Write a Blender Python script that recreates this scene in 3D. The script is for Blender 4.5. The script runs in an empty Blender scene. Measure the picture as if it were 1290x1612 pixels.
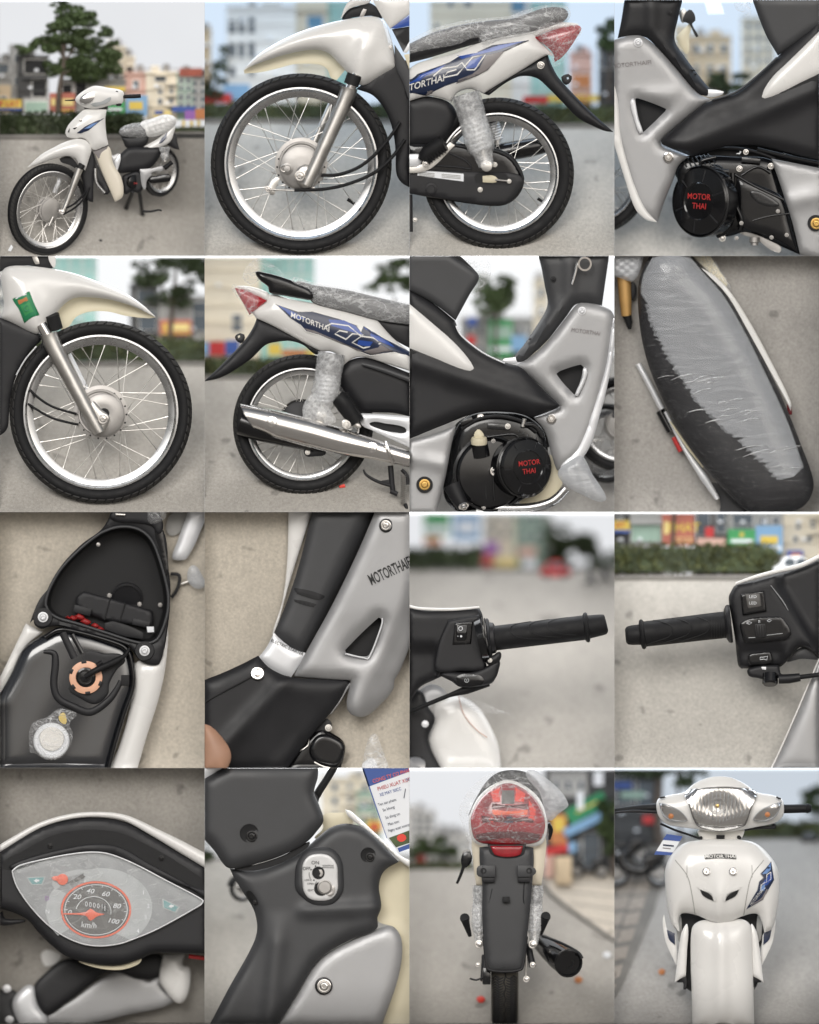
import bpy, bmesh, math, random
import numpy as np
from mathutils import Vector, Matrix, noise as mnoise
from mathutils.geometry import delaunay_2d_cdt
random.seed(7)
R_ = math.radians
SC = bpy.context.scene
# ---------------------------------------------------------------- camera, sky, sun, exposure
cam_d = bpy.data.cameras.new('camera'); cam = bpy.data.objects.new('camera', cam_d)
SC.collection.objects.link(cam); SC.camera = cam
cam.location = (0, -10, 3.224); cam.rotation_euler = (R_(90), 0, 0)
cam_d.type = 'ORTHO'; cam_d.ortho_scale = 6.448; cam_d.clip_end = 400
cam_d.dof.use_dof = True; cam_d.dof.focus_distance = 9.98; cam_d.dof.aperture_fstop = 1.6
world = bpy.data.worlds.new('World'); SC.world = world; world.use_nodes = True
wn = world.node_tree; bg = wn.nodes['Background']
sky = wn.nodes.new('ShaderNodeTexSky'); sky.sky_type = 'NISHITA'; sky.sun_disc = False
SUN_EL, SUN_AZ = 26, -16
sky.sun_elevation = R_(SUN_EL); sky.sun_rotation = R_(180 + SUN_AZ)
sky.dust_density = 4.0; sky.air_density = 1.2
hs = wn.nodes.new('ShaderNodeHueSaturation'); hs.inputs['Saturation'].default_value = 0.25
wn.links.new(sky.outputs[0], hs.inputs['Color']); wn.links.new(hs.outputs[0], bg.inputs[0])
bg.inputs[1].default_value = 0.06
sun_d = bpy.data.lights.new('sun', 'SUN'); sun = bpy.data.objects.new('sun', sun_d); SC.collection.objects.link(sun)
sun_d.energy = 1.2; sun_d.angle = R_(28); sun_d.color = (1, .97, .93)
sun.rotation_euler = (R_(90 - SUN_EL), 0, R_(SUN_AZ))
SC.view_settings.view_transform = 'Standard'; SC.view_settings.look = 'None'
SC.view_settings.gamma = 1; SC.view_settings.exposure = 0.27
try:
    SC.cycles.max_bounces = 7; SC.cycles.transparent_max_bounces = 12
    SC.cycles.glossy_bounces = 4; SC.cycles.sample_clamp_indirect = 4
except Exception: pass
# ---------------------------------------------------------------- materials
MATS = {}
def pm(name, col, rough=.5, metal=0, coat=0, bump=0, bscale=200, var=0, vscale=8, spec=.5, trans=0, emit=0, sheen=0, alpha=1, dist=.002):
    m = bpy.data.materials.new(name); m.use_nodes = True
    n = m.node_tree.nodes; l = m.node_tree.links; p = n['Principled BSDF']
    p.inputs['Base Color'].default_value = (*col, 1); p.inputs['Roughness'].default_value = rough
    p.inputs['Metallic'].default_value = metal; p.inputs['Coat Weight'].default_value = coat
    p.inputs['Coat Roughness'].default_value = .06; p.inputs['Specular IOR Level'].default_value = spec
    p.inputs['Transmission Weight'].default_value = trans; p.inputs['Alpha'].default_value = alpha
    if emit: p.inputs['Emission Color'].default_value = (*col, 1); p.inputs['Emission Strength'].default_value = emit
    tc = n.new('ShaderNodeTexCoord')
    if var:
        ns = n.new('ShaderNodeTexNoise'); ns.inputs['Scale'].default_value = vscale; ns.inputs['Detail'].default_value = 6
        l.new(tc.outputs['Object'], ns.inputs['Vector'])
        mx = n.new('ShaderNodeMix'); mx.data_type = 'RGBA'
        mx.inputs['A'].default_value = (*[c * (1 - var) for c in col], 1); mx.inputs['B'].default_value = (*[min(1, c * (1 + var)) for c in col], 1)
        mr = n.new('ShaderNodeMapRange'); mr.inputs[1].default_value = .3; mr.inputs[2].default_value = .7
        l.new(ns.outputs['Fac'], mr.inputs[0]); l.new(mr.outputs[0], mx.inputs['Factor']); l.new(mx.outputs['Result'], p.inputs['Base Color'])
        rr = n.new('ShaderNodeMapRange'); rr.inputs[1].default_value = .3; rr.inputs[2].default_value = .7
        rr.inputs[3].default_value = rough * .85; rr.inputs[4].default_value = min(1, rough * 1.2)
        l.new(ns.outputs['Fac'], rr.inputs[0]); l.new(rr.outputs[0], p.inputs['Roughness'])
    if bump:
        nb = n.new('ShaderNodeTexNoise'); nb.inputs['Scale'].default_value = bscale; nb.inputs['Detail'].default_value = 4
        l.new(tc.outputs['Object'], nb.inputs['Vector'])
        bp = n.new('ShaderNodeBump'); bp.inputs['Strength'].default_value = bump; bp.inputs['Distance'].default_value = dist
        l.new(nb.outputs['Fac'], bp.inputs['Height']); l.new(bp.outputs[0], p.inputs['Normal'])
    MATS[name] = m; return m
pm('white_paint', (.77, .76, .74), .28, coat=.6, var=.02, vscale=3)
pm('cream', (.66, .60, .44), .45, var=.05, vscale=4)
pm('matte_black', (.014, .014, .016), .45, spec=.35, bump=.12, bscale=900, var=.12, vscale=6)
pm('grey_plastic', (.04, .041, .044), .45, bump=.12, bscale=900, var=.1, vscale=6)
pm('gloss_black', (.006, .006, .007), .12, coat=.15, var=.2, vscale=10)
pm('dark_void', (.006, .006, .007), .7)
pm('rubber', (.008, .008, .009), .6, spec=.3, bump=.25, bscale=400, var=.25, vscale=20)
pm('dusty_rubber', (.075, .068, .056), .75, bump=.3, bscale=300, var=.2)
pm('tread_rubber', (.022, .021, .02), .7, bump=.3, bscale=300, var=.2)
pm('engine_black', (.016, .016, .017), .22, coat=.2, bump=.05, bscale=300, var=.2, vscale=10)
pm('alloy', (.62, .60, .57), .36, metal=1, bump=.06, bscale=600, var=.08, vscale=12)
pm('cast', (.40, .385, .37), .45, metal=.85, bump=.15, bscale=500, var=.1, vscale=12)
pm('chrome', (.82, .80, .78), .07, metal=1, var=.04)
pm('rim_steel', (.55, .55, .55), .27, metal=1, var=.06, vscale=14)
pm('silver_paint', (.37, .37, .375), .46, metal=.5, coat=.3, bump=.05, bscale=1500, var=.03)
pm('plate_silver', (.60, .60, .60), .4, metal=.3, var=.04)
pm('bright_silver', (.72, .73, .75), .34, metal=.3, coat=.3, var=.03)
pm('red_lens', (.33, .012, .02), .12, coat=.8, var=.35, vscale=9)
pm('red_dark', (.10, .006, .01), .2, coat=.5)
pm('red_bright', (.75, .05, .03), .4)
pm('orange', (.85, .14, .06), .4)
pm('gold', (.62, .40, .13), .3, metal=.9)
pm('copper_pink', (.80, .45, .30), .45, var=.1)
pm('tan_metal', (.55, .33, .12), .35, metal=.4, var=.1)
pm('decal_navy', (.012, .022, .06), .3, coat=.4)
pm('decal_blue', (.02, .07, .33), .3, coat=.4)
pm('decal_sky', (.16, .28, .55), .3)
pm('decal_grey', (.22, .20, .20), .35, coat=.3)
pm('decal_white', (.78, .77, .74), .35)
pm('decal_black', (.012, .012, .012), .4)
pm('print_red', (.50, .03, .03), .5)
pm('print_blue', (.04, .09, .32), .5)
pm('print_yellow', (.66, .48, .08), .5)
pm('print_green', (.02, .22, .09), .5)
pm('bright_green', (.05, .30, .10), .55)
pm('print_orange', (.52, .20, .07), .55)
pm('light_blue', (.20, .36, .55), .55)
pm('violet', (.30, .12, .40), .55)
pm('sign_salmon', (.42, .13, .09), .6, var=.15)
pm('tank_black', (.010, .011, .014), .16, coat=1, spec=.9, var=.2, vscale=5)
pm('tag_white', (.80, .82, .85), .5)
pm('gauge_grey', (.30, .31, .32), .4, var=.15, vscale=10)
pm('gauge_light', (.46, .48, .49), .4, var=.1, vscale=14)
pm('gauge_dark', (.10, .095, .09), .5)
pm('teal_mark', (.16, .35, .36), .4)
pm('skin', (.42, .24, .16), .5, var=.08)
pm('bark', (.09, .07, .055), .85, bump=.5, bscale=60, var=.3, vscale=20)
pm('leaf', (.07, .10, .038), .6, var=.45, vscale=9)
pm('leaf_dark', (.048, .066, .028), .6, var=.45, vscale=9)
pm('leaf_hedge', (.10, .11, .04), .6, var=.5, vscale=12)
pm('wall_cream', (.72, .65, .52), .8, var=.08, vscale=5)
pm('wall_white', (.78, .76, .72), .8, var=.08, vscale=5)
pm('wall_tan', (.62, .49, .33), .8, var=.1, vscale=5)
pm('wall_grey', (.36, .355, .34), .8, var=.15, vscale=6)
pm('wall_dark', (.07, .07, .07), .75, var=.3, vscale=6)
pm('wall_teal', (.36, .60, .55), .6, var=.08, vscale=4)
pm('wall_pink', (.62, .40, .33), .8, var=.1)
pm('wall_yellow', (.72, .58, .24), .8, var=.1)
pm('wall_green', (.32, .44, .36), .8, var=.1)
pm('roof_red', (.32, .09, .06), .8, var=.2)
pm('pane', (.09, .11, .13), .15, coat=.3)
pm('pane_blue', (.10, .25, .38), .15, coat=.3)
pm('kerb_stone', (.20, .19, .175), .85, bump=.3, bscale=80, var=.2)
pm('mirror_panel', (.93, .93, .93), .02, metal=1)
pm('paver', (.30, .28, .255), .85, bump=.3, bscale=90, var=.18, vscale=7)
pm('clear_lens', (.95, .96, .97), .03, trans=1)

def ground_mat(name, col, var, spots=True):
    m = bpy.data.materials.new(name); m.use_nodes = True
    n = m.node_tree.nodes; l = m.node_tree.links; p = n['Principled BSDF']; p.inputs['Roughness'].default_value = .85
    tc = n.new('ShaderNodeTexCoord')
    def nz(s, d=5):
        t = n.new('ShaderNodeTexNoise'); t.inputs['Scale'].default_value = s; t.inputs['Detail'].default_value = d
        l.new(tc.outputs['Object'], t.inputs['Vector']); return t
    def ramp(src, a, b, lo, hi):
        r = n.new('ShaderNodeMapRange'); r.inputs[1].default_value = a; r.inputs[2].default_value = b; r.inputs[3].default_value = lo; r.inputs[4].default_value = hi
        l.new(src, r.inputs[0]); return r.outputs[0]
    def mul(a, b):
        q = n.new('ShaderNodeMath'); q.operation = 'MULTIPLY'; l.new(a, q.inputs[0]); l.new(b, q.inputs[1]); return q.outputs[0]
    big, mid, fine, grit = nz(1.6), nz(9), nz(55), nz(170, 2)
    f = mul(ramp(big.outputs[0], .3, .7, 1 - var, 1 + var), ramp(mid.outputs[0], .3, .7, .96, 1.04))
    f = mul(f, ramp(fine.outputs[0], .3, .7, .88, 1.12)); f = mul(f, ramp(grit.outputs[0], .3, .7, .86, 1.14))
    if spots:
        sp = nz(7, 2); f = mul(f, ramp(sp.outputs[0], .66, .72, 1, .62)); s2 = nz(2.2, 6); f = mul(f, ramp(s2.outputs[0], .56, .70, 1, .86))
    v = n.new('ShaderNodeMix'); v.data_type = 'RGBA'; v.blend_type = 'MULTIPLY'; v.inputs['Factor'].default_value = 1
    v.inputs['A'].default_value = (*col, 1); l.new(f, v.inputs['B']); l.new(v.outputs['Result'], p.inputs['Base Color'])
    bp = n.new('ShaderNodeBump'); bp.inputs['Strength'].default_value = .5; bp.inputs['Distance'].default_value = .004
    l.new(fine.outputs[0], bp.inputs['Height']); l.new(bp.outputs[0], p.inputs['Normal'])
    MATS[name] = m
ground_mat('road', (.36, .34, .31), .08)
ground_mat('road_warm', (.50, .455, .385), .06)
ground_mat('road_grey', (.36, .345, .325), .08)
ground_mat('road_light', (.44, .42, .385), .06)
ground_mat('pavement', (.33, .31, .285), .12)

def film_mat(name, density, scale, stretch=(1, 1, 1), tint=(.85, .86, .87), rot=0, lo=.035, hi=.4):
    """thin crumpled plastic film: clear, with milky folds and a glossy skin"""
    m = bpy.data.materials.new(name); m.use_nodes = True
    n = m.node_tree.nodes; l = m.node_tree.links; p = n['Principled BSDF']; out = n['Material Output']
    p.inputs['Base Color'].default_value = (*tint, 1); p.inputs['Roughness'].default_value = .16; p.inputs['Coat Weight'].default_value = .5
    tc = n.new('ShaderNodeTexCoord'); mp = n.new('ShaderNodeMapping'); mp.inputs['Scale'].default_value = stretch; mp.inputs['Rotation'].default_value = (0, rot, 0)
    l.new(tc.outputs['Object'], mp.inputs['Vector'])
    a = n.new('ShaderNodeTexNoise'); a.inputs['Scale'].default_value = scale; a.inputs['Detail'].default_value = 5; a.inputs['Distortion'].default_value = 1.2
    l.new(mp.outputs[0], a.inputs['Vector'])
    def ridge(src, w):
        q = n.new('ShaderNodeMath'); q.operation = 'SUBTRACT'; l.new(src, q.inputs[0]); q.inputs[1].default_value = .5
        ab = n.new('ShaderNodeMath'); ab.operation = 'ABSOLUTE'; l.new(q.outputs[0], ab.inputs[0])
        mr = n.new('ShaderNodeMapRange'); mr.interpolation_type = 'SMOOTHSTEP'; mr.inputs[1].default_value = 0; mr.inputs[2].default_value = w; mr.inputs[3].default_value = 1; mr.inputs[4].default_value = 0
        l.new(ab.outputs[0], mr.inputs[0]); return mr.outputs[0]
    b2 = n.new('ShaderNodeTexNoise'); b2.inputs['Scale'].default_value = scale * 2.3; b2.inputs['Detail'].default_value = 3; b2.inputs['Distortion'].default_value = 2
    l.new(mp.outputs[0], b2.inputs['Vector'])
    mxx = n.new('ShaderNodeMath'); mxx.operation = 'MAXIMUM'; l.new(ridge(a.outputs[0], lo), mxx.inputs[0]); l.new(ridge(b2.outputs[0], lo * .8), mxx.inputs[1])
    r = n.new('ShaderNodeMapRange'); r.inputs[3].default_value = density; r.inputs[4].default_value = min(1, density + hi)
    l.new(mxx.outputs[0], r.inputs[0])
    bp = n.new('ShaderNodeBump'); bp.inputs['Strength'].default_value = .9; bp.inputs['Distance'].default_value = .012
    l.new(a.outputs[0], bp.inputs['Height']); l.new(bp.outputs[0], p.inputs['Normal'])
    t = n.new('ShaderNodeBsdfTransparent'); mx = n.new('ShaderNodeMixShader')
    l.new(r.outputs[0], mx.inputs[0]); l.new(t.outputs[0], mx.inputs[1]); l.new(p.outputs[0], mx.inputs[2]); l.new(mx.outputs[0], out.inputs['Surface'])
    MATS[name] = m
film_mat('film', .26, 3.2, (1, 1, 2.6), rot=.9, lo=.022, hi=.3)
film_mat('film_fine', .12, 5, (1, 1, 2), rot=.6, lo=.02, hi=.3)
film_mat('film_bubble', .36, 16, lo=.05, hi=.3)
film_mat('film_milky', .62, 3.4, (1, 1, 4), (.55, .57, .60), .5, .016, .12)
film_mat('film_taut', .03, 3, (1, 1, 5), (.6, .6, .62), .35, .01, .14)
film_mat('sheen_tint', .26, 3.4, (1, 1, 4), (.54, .56, .59), .5, .016, .1)  # pale grey that puts the seat's sky reflection into colour
film_mat('film_white', .8, 6, (1, 1, 2), (.8, .8, .79), .5, .03, .2)
film_mat('film_gauge', .13, 3, (1, 1, 2), (.8, .82, .82), .7, .018, .16)

def sky_mat(name, col, s=1.0):
    m = bpy.data.materials.new(name); m.use_nodes = True
    n = m.node_tree.nodes; l = m.node_tree.links; n.remove(n['Principled BSDF'])
    e = n.new('ShaderNodeEmission'); e.inputs[1].default_value = s
    tc = n.new('ShaderNodeTexCoord'); t = n.new('ShaderNodeTexNoise'); t.inputs['Scale'].default_value = 1.3; t.inputs['Detail'].default_value = 4
    l.new(tc.outputs['Object'], t.inputs['Vector'])
    mx = n.new('ShaderNodeMix'); mx.data_type = 'RGBA'; mx.inputs['A'].default_value = (*[c * .93 for c in col], 1); mx.inputs['B'].default_value = (*[min(1, c * 1.05) for c in col], 1)
    l.new(t.outputs[0], mx.inputs['Factor']); l.new(mx.outputs['Result'], e.inputs[0])
    # overcast sky, boosted on the unseen ceiling sheet added to top-light the bay
    ab = n.new('ShaderNodeAttribute'); ab.attribute_name = 'ceiling_fill'
    mr = n.new('ShaderNodeMapRange'); mr.inputs[3].default_value = s; mr.inputs[4].default_value = s * 5.0
    l.new(ab.outputs['Fac'], mr.inputs[0]); l.new(mr.outputs[0], e.inputs[1]); l.new(e.outputs[0], n['Material Output'].inputs[0])
    MATS[name] = m
sky_mat('sky_grey', (.68, .69, .71)); sky_mat('sky_white', (.84, .85, .86)); sky_mat('sky_blue', (.58, .69, .82)); sky_mat('sky_slate', (.50, .55, .61))

# ---------------------------------------------------------------- cell frame: u right, v down, d away, in millimetres of one bay
CW, CH = 1290, 1612
OX = OZ = 0; CTX = ''; ROW = COL = 0; CLIP = True
BASE = {}
def cell(r, c, ctx=''):
    global OX, OZ, CTX, ROW, COL
    ROW, COL, CTX = r, c, ctx; OX = c * 1.29 - 2.58; OZ = 6.448 - r * 1.612
def Wp(p): return Vector((OX + p[0] * .001, p[2] * .001, OZ - p[1] * .001))
def tagit(o, label, cat, group=None, kind=None):
    if label: o['label'] = label
    if cat: o['category'] = cat
    if group: o['group'] = group
    if kind: o['kind'] = kind
    return o
def thing(name, label, cat, base, group=None):
    o = bpy.data.objects.new(name, None); SC.collection.objects.link(o); o.location = Wp(base); o.empty_display_size = .05
    BASE[o.name] = Wp(base); return tagit(o, label, cat, group)
SQ = None
def finish(par, name, mat, V, F, ang=40, clip=True, label=None, recalc=True):
    """V: list of (u,v,d); F: faces. Cuts the mesh at the bay's sides and links it as one object."""
    if len(V) == 0: return None
    A = np.array(V, float)
    if SQ is not None: A[:, 2] = SQ[0] + (A[:, 2] - SQ[0]) * SQ[1]
    if clip:
        lo = A.min(0); hi = A.max(0); e = .6
        if hi[0] < e or lo[0] > CW - e or hi[1] < e or lo[1] > CH - e: return None
        cut = lo[0] < e or hi[0] > CW - e or lo[1] < e or hi[1] > CH - e
    else: cut = False
    X = np.stack([OX + A[:, 0] * .001, A[:, 2] * .001, OZ - A[:, 1] * .001], 1)
    me = bpy.data.meshes.new(name)
    me.from_pydata(X.tolist(), [], F)
    if cut or recalc:
        bm = bmesh.new(); bm.from_mesh(me)
        if recalc: bmesh.ops.recalc_face_normals(bm, faces=bm.faces)
        if cut:
            x0, x1, z1, z0 = OX + .0006, OX + CW * .001 - .0006, OZ - .0006, OZ - CH * .001 + .0006
            for co, no in (((x0, 0, 0), (-1, 0, 0)), ((x1, 0, 0), (1, 0, 0)), ((0, 0, z0), (0, 0, -1)), ((0, 0, z1), (0, 0, 1))):
                g = bm.verts[:] + bm.edges[:] + bm.faces[:]
                bmesh.ops.bisect_plane(bm, geom=g, dist=1e-6, plane_co=co, plane_no=no, clear_outer=True)
        if not bm.faces: bm.free(); bpy.data.meshes.remove(me); return None
        bm.to_mesh(me); bm.free()
    o = bpy.data.objects.new(name, me); SC.collection.objects.link(o)
    if par is not None:
        b = BASE[par.name]; o.parent = par
    else:
        co = np.empty(len(me.vertices) * 3); me.vertices.foreach_get('co', co); co = co.reshape(-1, 3)
        b = Vector(((co[:, 0].min() + co[:, 0].max()) / 2, (co[:, 1].min() + co[:, 1].max()) / 2, co[:, 2].min())); o.location = b
    BASE[o.name] = b
    me.transform(Matrix.Translation(-Vector(b)))
    me.materials.append(MATS[mat])
    me.shade_smooth()
    if ang < 180: me.set_sharp_from_angle(angle=R_(ang))
    if label: o['label'] = label
    return o
# ---------------------------------------------------------------- outlines and panels
def curve(pts, closed=True, step=14, kmax=10):
    n = len(pts); P = [Vector((p[0], p[1])) for p in pts]; S = [len(p) > 2 and p[2] for p in pts]
    out = []
    for i in range(n if closed else n - 1):
        j = (i + 1) % n; a, b = P[i], P[j]; L = (b - a).length
        if L < 1e-6: continue
        ch = (b - a) / L
        def tan(k, ch):
            if S[k] or (not closed and k in (0, n - 1)): return ch
            t = P[(k + 1) % n] - P[k - 1]; return t.normalized() if t.length > 1e-9 else ch
        ta, tb = tan(i, ch) * L, tan(j, ch) * L
        k = 1 if (S[i] and S[j]) else max(1, min(kmax, int(L / step)))
        for q in range(k):
            t = q / k; t2, t3 = t * t, t * t * t
            out.append(a * (2 * t3 - 3 * t2 + 1) + ta * (t3 - 2 * t2 + t) + b * (3 * t2 - 2 * t3) + tb * (t3 - t2))
    if not closed: out.append(P[-1])
    return np.array([(p.x, p.y) for p in out])
def seg_dist(Q, C, closed=True):
    A = C; B = np.roll(C, -1, 0)
    AB = B - A; L2 = (AB ** 2).sum(1) + 1e-12
    best = np.full(len(Q), 1e18)
    for k in range(0, len(Q), 4000):
        q = Q[k:k + 4000, None, :]
        t = np.clip(((q - A) * AB).sum(2) / L2, 0, 1)
        best[k:k + 4000] = np.sqrt(((q - A - t[..., None] * AB) ** 2).sum(2)).min(1)
    return best
def inside(Q, C):
    x, y = Q[:, 0], Q[:, 1]; r = np.zeros(len(Q), bool)
    x1, y1 = C[:, 0], C[:, 1]; x2, y2 = np.roll(x1, -1), np.roll(y1, -1)
    for i in range(len(C)):
        if y1[i] == y2[i]: continue
        m = ((y1[i] > y) != (y2[i] > y)) & (x < (x2[i] - x1[i]) * (y - y1[i]) / (y2[i] - y1[i]) + x1[i]); r ^= m
    return r
class Surf:
    def __init__(s, C, d, b, R, tilt, f, holes):
        s.C, s.d, s.b, s.R, s.tilt, s.f, s.holes = C, d, b, R, tilt, f, holes; s.c = (C.min(0) + C.max(0)) / 2
    def __call__(s, Q):
        Q = np.atleast_2d(np.array(Q, float)); r = min(s.R * .3, 22)
        if not s.b or r < 3: return s.raw(Q)
        z = s.raw(Q) * 2
        for k in range(8): z = z + s.raw(Q + np.array([math.cos(k * .7854), math.sin(k * .7854)]) * r * (1 if k % 2 else .6))
        return z / 10
    def raw(s, Q):
        dist = seg_dist(Q, s.C)
        dist[~inside(Q, s.C)] *= -0.0
        for h in s.holes: dist = np.minimum(dist, seg_dist(Q, h))
        t = np.clip(dist / s.R, 0, 1)
        z = s.d - s.b * np.sqrt(1 - (1 - t) ** 2) + (Q[:, 0] - s.c[0]) * s.tilt[0] + (Q[:, 1] - s.c[1]) * s.tilt[1]
        if s.f is not None: z = z + s.f(Q[:, 0], Q[:, 1])
        return z
SURF = {}
def panel(par, name, mat, pts, d=0, t=15, b=10, R=None, tilt=(0, 0), f=None, holes=(), sp=None, on=None, off=2, ang=45, label=None, step=14, clip=True):
    """a real panel with thickness t: outline pts, front face domed towards the viewer by b over a rim of width R"""
    C = curve(pts, step=step); H = [curve(h, step=step) for h in holes]
    # keep the outline within reach of the bay
    size = C.max(0) - C.min(0)
    if sp is None: sp = max(9, min(34, max(size) / 22))
    if R is None: R = max(6, min(size) * .5)
    if mat in ('silver_paint', 'matte_black', 'grey_plastic') and R >= 55: R *= .6; b *= .8
    S = Surf(C, d, b, R, tilt, f, H)
    ev = S if on is None else (lambda Q: on(Q) - off - 3)
    pts2 = [C] + H; ext = []
    lo, hi = C.min(0), C.max(0)
    if b or f is not None or on is not None:
        ys = np.arange(lo[1], hi[1], sp * .866); G = []
        for k, y in enumerate(ys):
            xs = np.arange(lo[0] + (k % 2) * sp / 2, hi[0], sp); G.append(np.stack([xs, np.full(len(xs), y)], 1))
        if G:
            G = np.concatenate(G); G = G[inside(G, C)]
            if len(G):
                dd = seg_dist(G, C)
                for h in H: dd = np.minimum(dd, seg_dist(G, h)); 
                for h in H: dd[inside(G, h)] = 0
                G = G[dd > sp * .5]; ext.append(G)
        if on is None and b:
            for dl in (R * .06, R * .2, R * .42):
                if dl > sp * .6 and dl > .12 * R: continue
                T = np.roll(C, -1, 0) - np.roll(C, 1, 0); T /= np.linalg.norm(T, axis=1)[:, None] + 1e-9
                for sg in (1, -1):
                    N = np.stack([-T[:, 1], T[:, 0]], 1) * sg; Q = C + N * dl
                    ok = inside(Q, C) & (seg_dist(Q, C) > dl * .85)
                    for h in H: ok &= ~inside(Q, h)
                    ext.append(Q[ok])
    allp = np.concatenate(pts2 + ext) if ext else np.concatenate(pts2)
    edges = []; k = 0
    for r in pts2:
        m = len(r); edges += [(k + i, k + (i + 1) % m) for i in range(m)]; k += m
    vo, eo, fo, ov, oe, of = delaunay_2d_cdt([Vector(p) for p in allp.tolist()], edges, [], 0, 1e-5)
    V2 = np.array([(v.x, v.y) for v in vo])
    tri = np.array([f for f in fo if len(f) == 3])
    cen = V2[tri].mean(1); ok = inside(cen, C)
    for h in H: ok &= ~inside(cen, h)
    tri = tri[ok]
    Z = ev(V2); n0 = len(V2)
    V = [(p[0], p[1], z) for p, z in zip(V2, Z)]; F = tri.tolist()
    # sides and back, from boundary edges
    from collections import Counter
    cnt = Counter(); dire = {}
    for a, bb, c in F:
        for e in ((a, bb), (bb, c), (c, a)):
            cnt[tuple(sorted(e))] += 1; dire[tuple(sorted(e))] = e
    bnd = [dire[e] for e, q in cnt.items() if q == 1]
    if t > 0:
        back = {}
        zb = None if (on is not None or f is not None) else S.d
        for a, bb in bnd:
            for q in (a, bb):
                if q not in back:
                    back[q] = len(V); V.append((V2[q][0], V2[q][1], Z[q] + t))
        for a, bb in bnd: F.append((bb, a, back[a], back[bb]))
    o = finish(par, name, mat, V, F, ang=ang, label=label, recalc=False, clip=clip)
    if o is not None: SURF[o.name] = S if on is None else ev
    return (o, ev)
def cr3(pts, k):
    P = [Vector(p) for p in pts]; n = len(P)
    if n < 3 or k <= 1: return P
    out = []
    for i in range(n - 1):
        p0, p1, p2, p3 = P[max(i - 1, 0)], P[i], P[i + 1], P[min(i + 2, n - 1)]
        for q in range(k):
            t = q / k; out.append(.5 * ((2 * p1) + (p2 - p0) * t + (2 * p0 - 5 * p1 + 4 * p2 - p3) * t * t + (3 * p1 - p0 - 3 * p2 + p3) * t ** 3))
    return out + [P[-1]]
def tube_geo(pts, r, n=12, k=6, V=None, F=None, sq=1.0, up=None):
    V = [] if V is None else V; F = [] if F is None else F
    rs = list(r) if isinstance(r, (list, tuple)) else [r] * len(pts)
    P = cr3(pts, k)
    m = len(pts); T = [i / (len(P) - 1) * (m - 1) if len(P) > 1 else 0 for i in range(len(P))]
    rr = [rs[min(int(t), m - 1)] * (1 - (t - int(t))) + rs[min(int(t) + 1, m - 1)] * (t - int(t)) for t in T]
    b0 = len(V); nrm = Vector(up) if up else None
    for i, p in enumerate(P):
        t = (P[min(i + 1, len(P) - 1)] - P[max(i - 1, 0)]).normalized()
        if nrm is None:
            nrm = t.orthogonal().normalized()
        nrm = (nrm - t * nrm.dot(t))
        nrm = nrm.normalized() if nrm.length > 1e-6 else t.orthogonal().normalized()
        bi = t.cross(nrm)
        for j in range(n):
            a = 2 * math.pi * j / n; q = p + (nrm * math.cos(a) * sq + bi * math.sin(a)) * rr[i]; V.append(tuple(q))
    for i in range(len(P) - 1):
        for j in range(n):
            a = b0 + i * n + j; b = b0 + i * n + (j + 1) % n; F.append((a, b, b + n, a + n))
    F.append(tuple(b0 + j for j in range(n))[::-1]); F.append(tuple(b0 + (len(P) - 1) * n + j for j in range(n)))
    return V, F
def tube(par, name, mat, pts, r, n=12, k=6, ang=50, sq=1.0, up=None, label=None):
    V, F = tube_geo(pts, r, n, k, sq=sq, up=up); return finish(par, name, mat, V, F, ang=ang, label=label)
def frame(ax):
    a = Vector(ax).normalized(); e1 = a.cross(Vector((0, 1, 0)))
    e1 = e1.normalized() if e1.length > 1e-3 else Vector((1, 0, 0)); e2 = a.cross(e1).normalized(); return a, e1, e2
def lathe_geo(c, ax, prof, seg=40, closed=False, V=None, F=None, a0=0, a1=2 * math.pi):
    V = [] if V is None else V; F = [] if F is None else F
    a, e1, e2 = frame(ax); c = Vector(c); b0 = len(V); full = abs(a1 - a0 - 2 * math.pi) < 1e-6; m = len(prof); ns = seg if full else seg + 1
    for i in range(ns):
        th = a0 + (a1 - a0) * i / seg; w = e1 * math.cos(th) + e2 * math.sin(th)
        for r, h in prof: V.append(tuple(c + w * r + a * h))
    for i in range(seg):
        i2 = (i + 1) % ns
        for j in range(m if closed else m - 1):
            j2 = (j + 1) % m; F.append((b0 + i * m + j, b0 + i2 * m + j, b0 + i2 * m + j2, b0 + i * m + j2))
    return V, F
def lathe(par, name, mat, c, ax, prof, seg=40, closed=False, ang=35, label=None):
    V, F = lathe_geo(c, ax, prof, seg, closed); return finish(par, name, mat, V, F, ang=ang, label=label)
def box(par, name, mat, c, s, rot=0, bev=0, yaw=0, pitch=0, label=None, ang=30):
    """box centred at c with half sizes s; rot turns it in the picture plane"""
    bm = bmesh.new(); bmesh.ops.create_cube(bm, size=2)
    for v in bm.verts: v.co = Vector((v.co.x * s[0], v.co.y * s[1], v.co.z * s[2]))
    if bev: bmesh.ops.bevel(bm, geom=bm.edges[:], offset=bev, segments=2, affect='EDGES', profile=.5)
    M = Matrix.Translation(c) @ Matrix.Rotation(R_(-rot), 4, 'Z') @ Matrix.Rotation(R_(yaw), 4, 'Y') @ Matrix.Rotation(R_(pitch), 4, 'X')
    bm.verts.index_update(); V = [tuple(M @ v.co) for v in bm.verts]; F = [[v.index for v in f.verts] for f in bm.faces]; bm.free()
    return finish(par, name, mat, V, F, ang=ang, label=label)
_tx = {}
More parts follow.
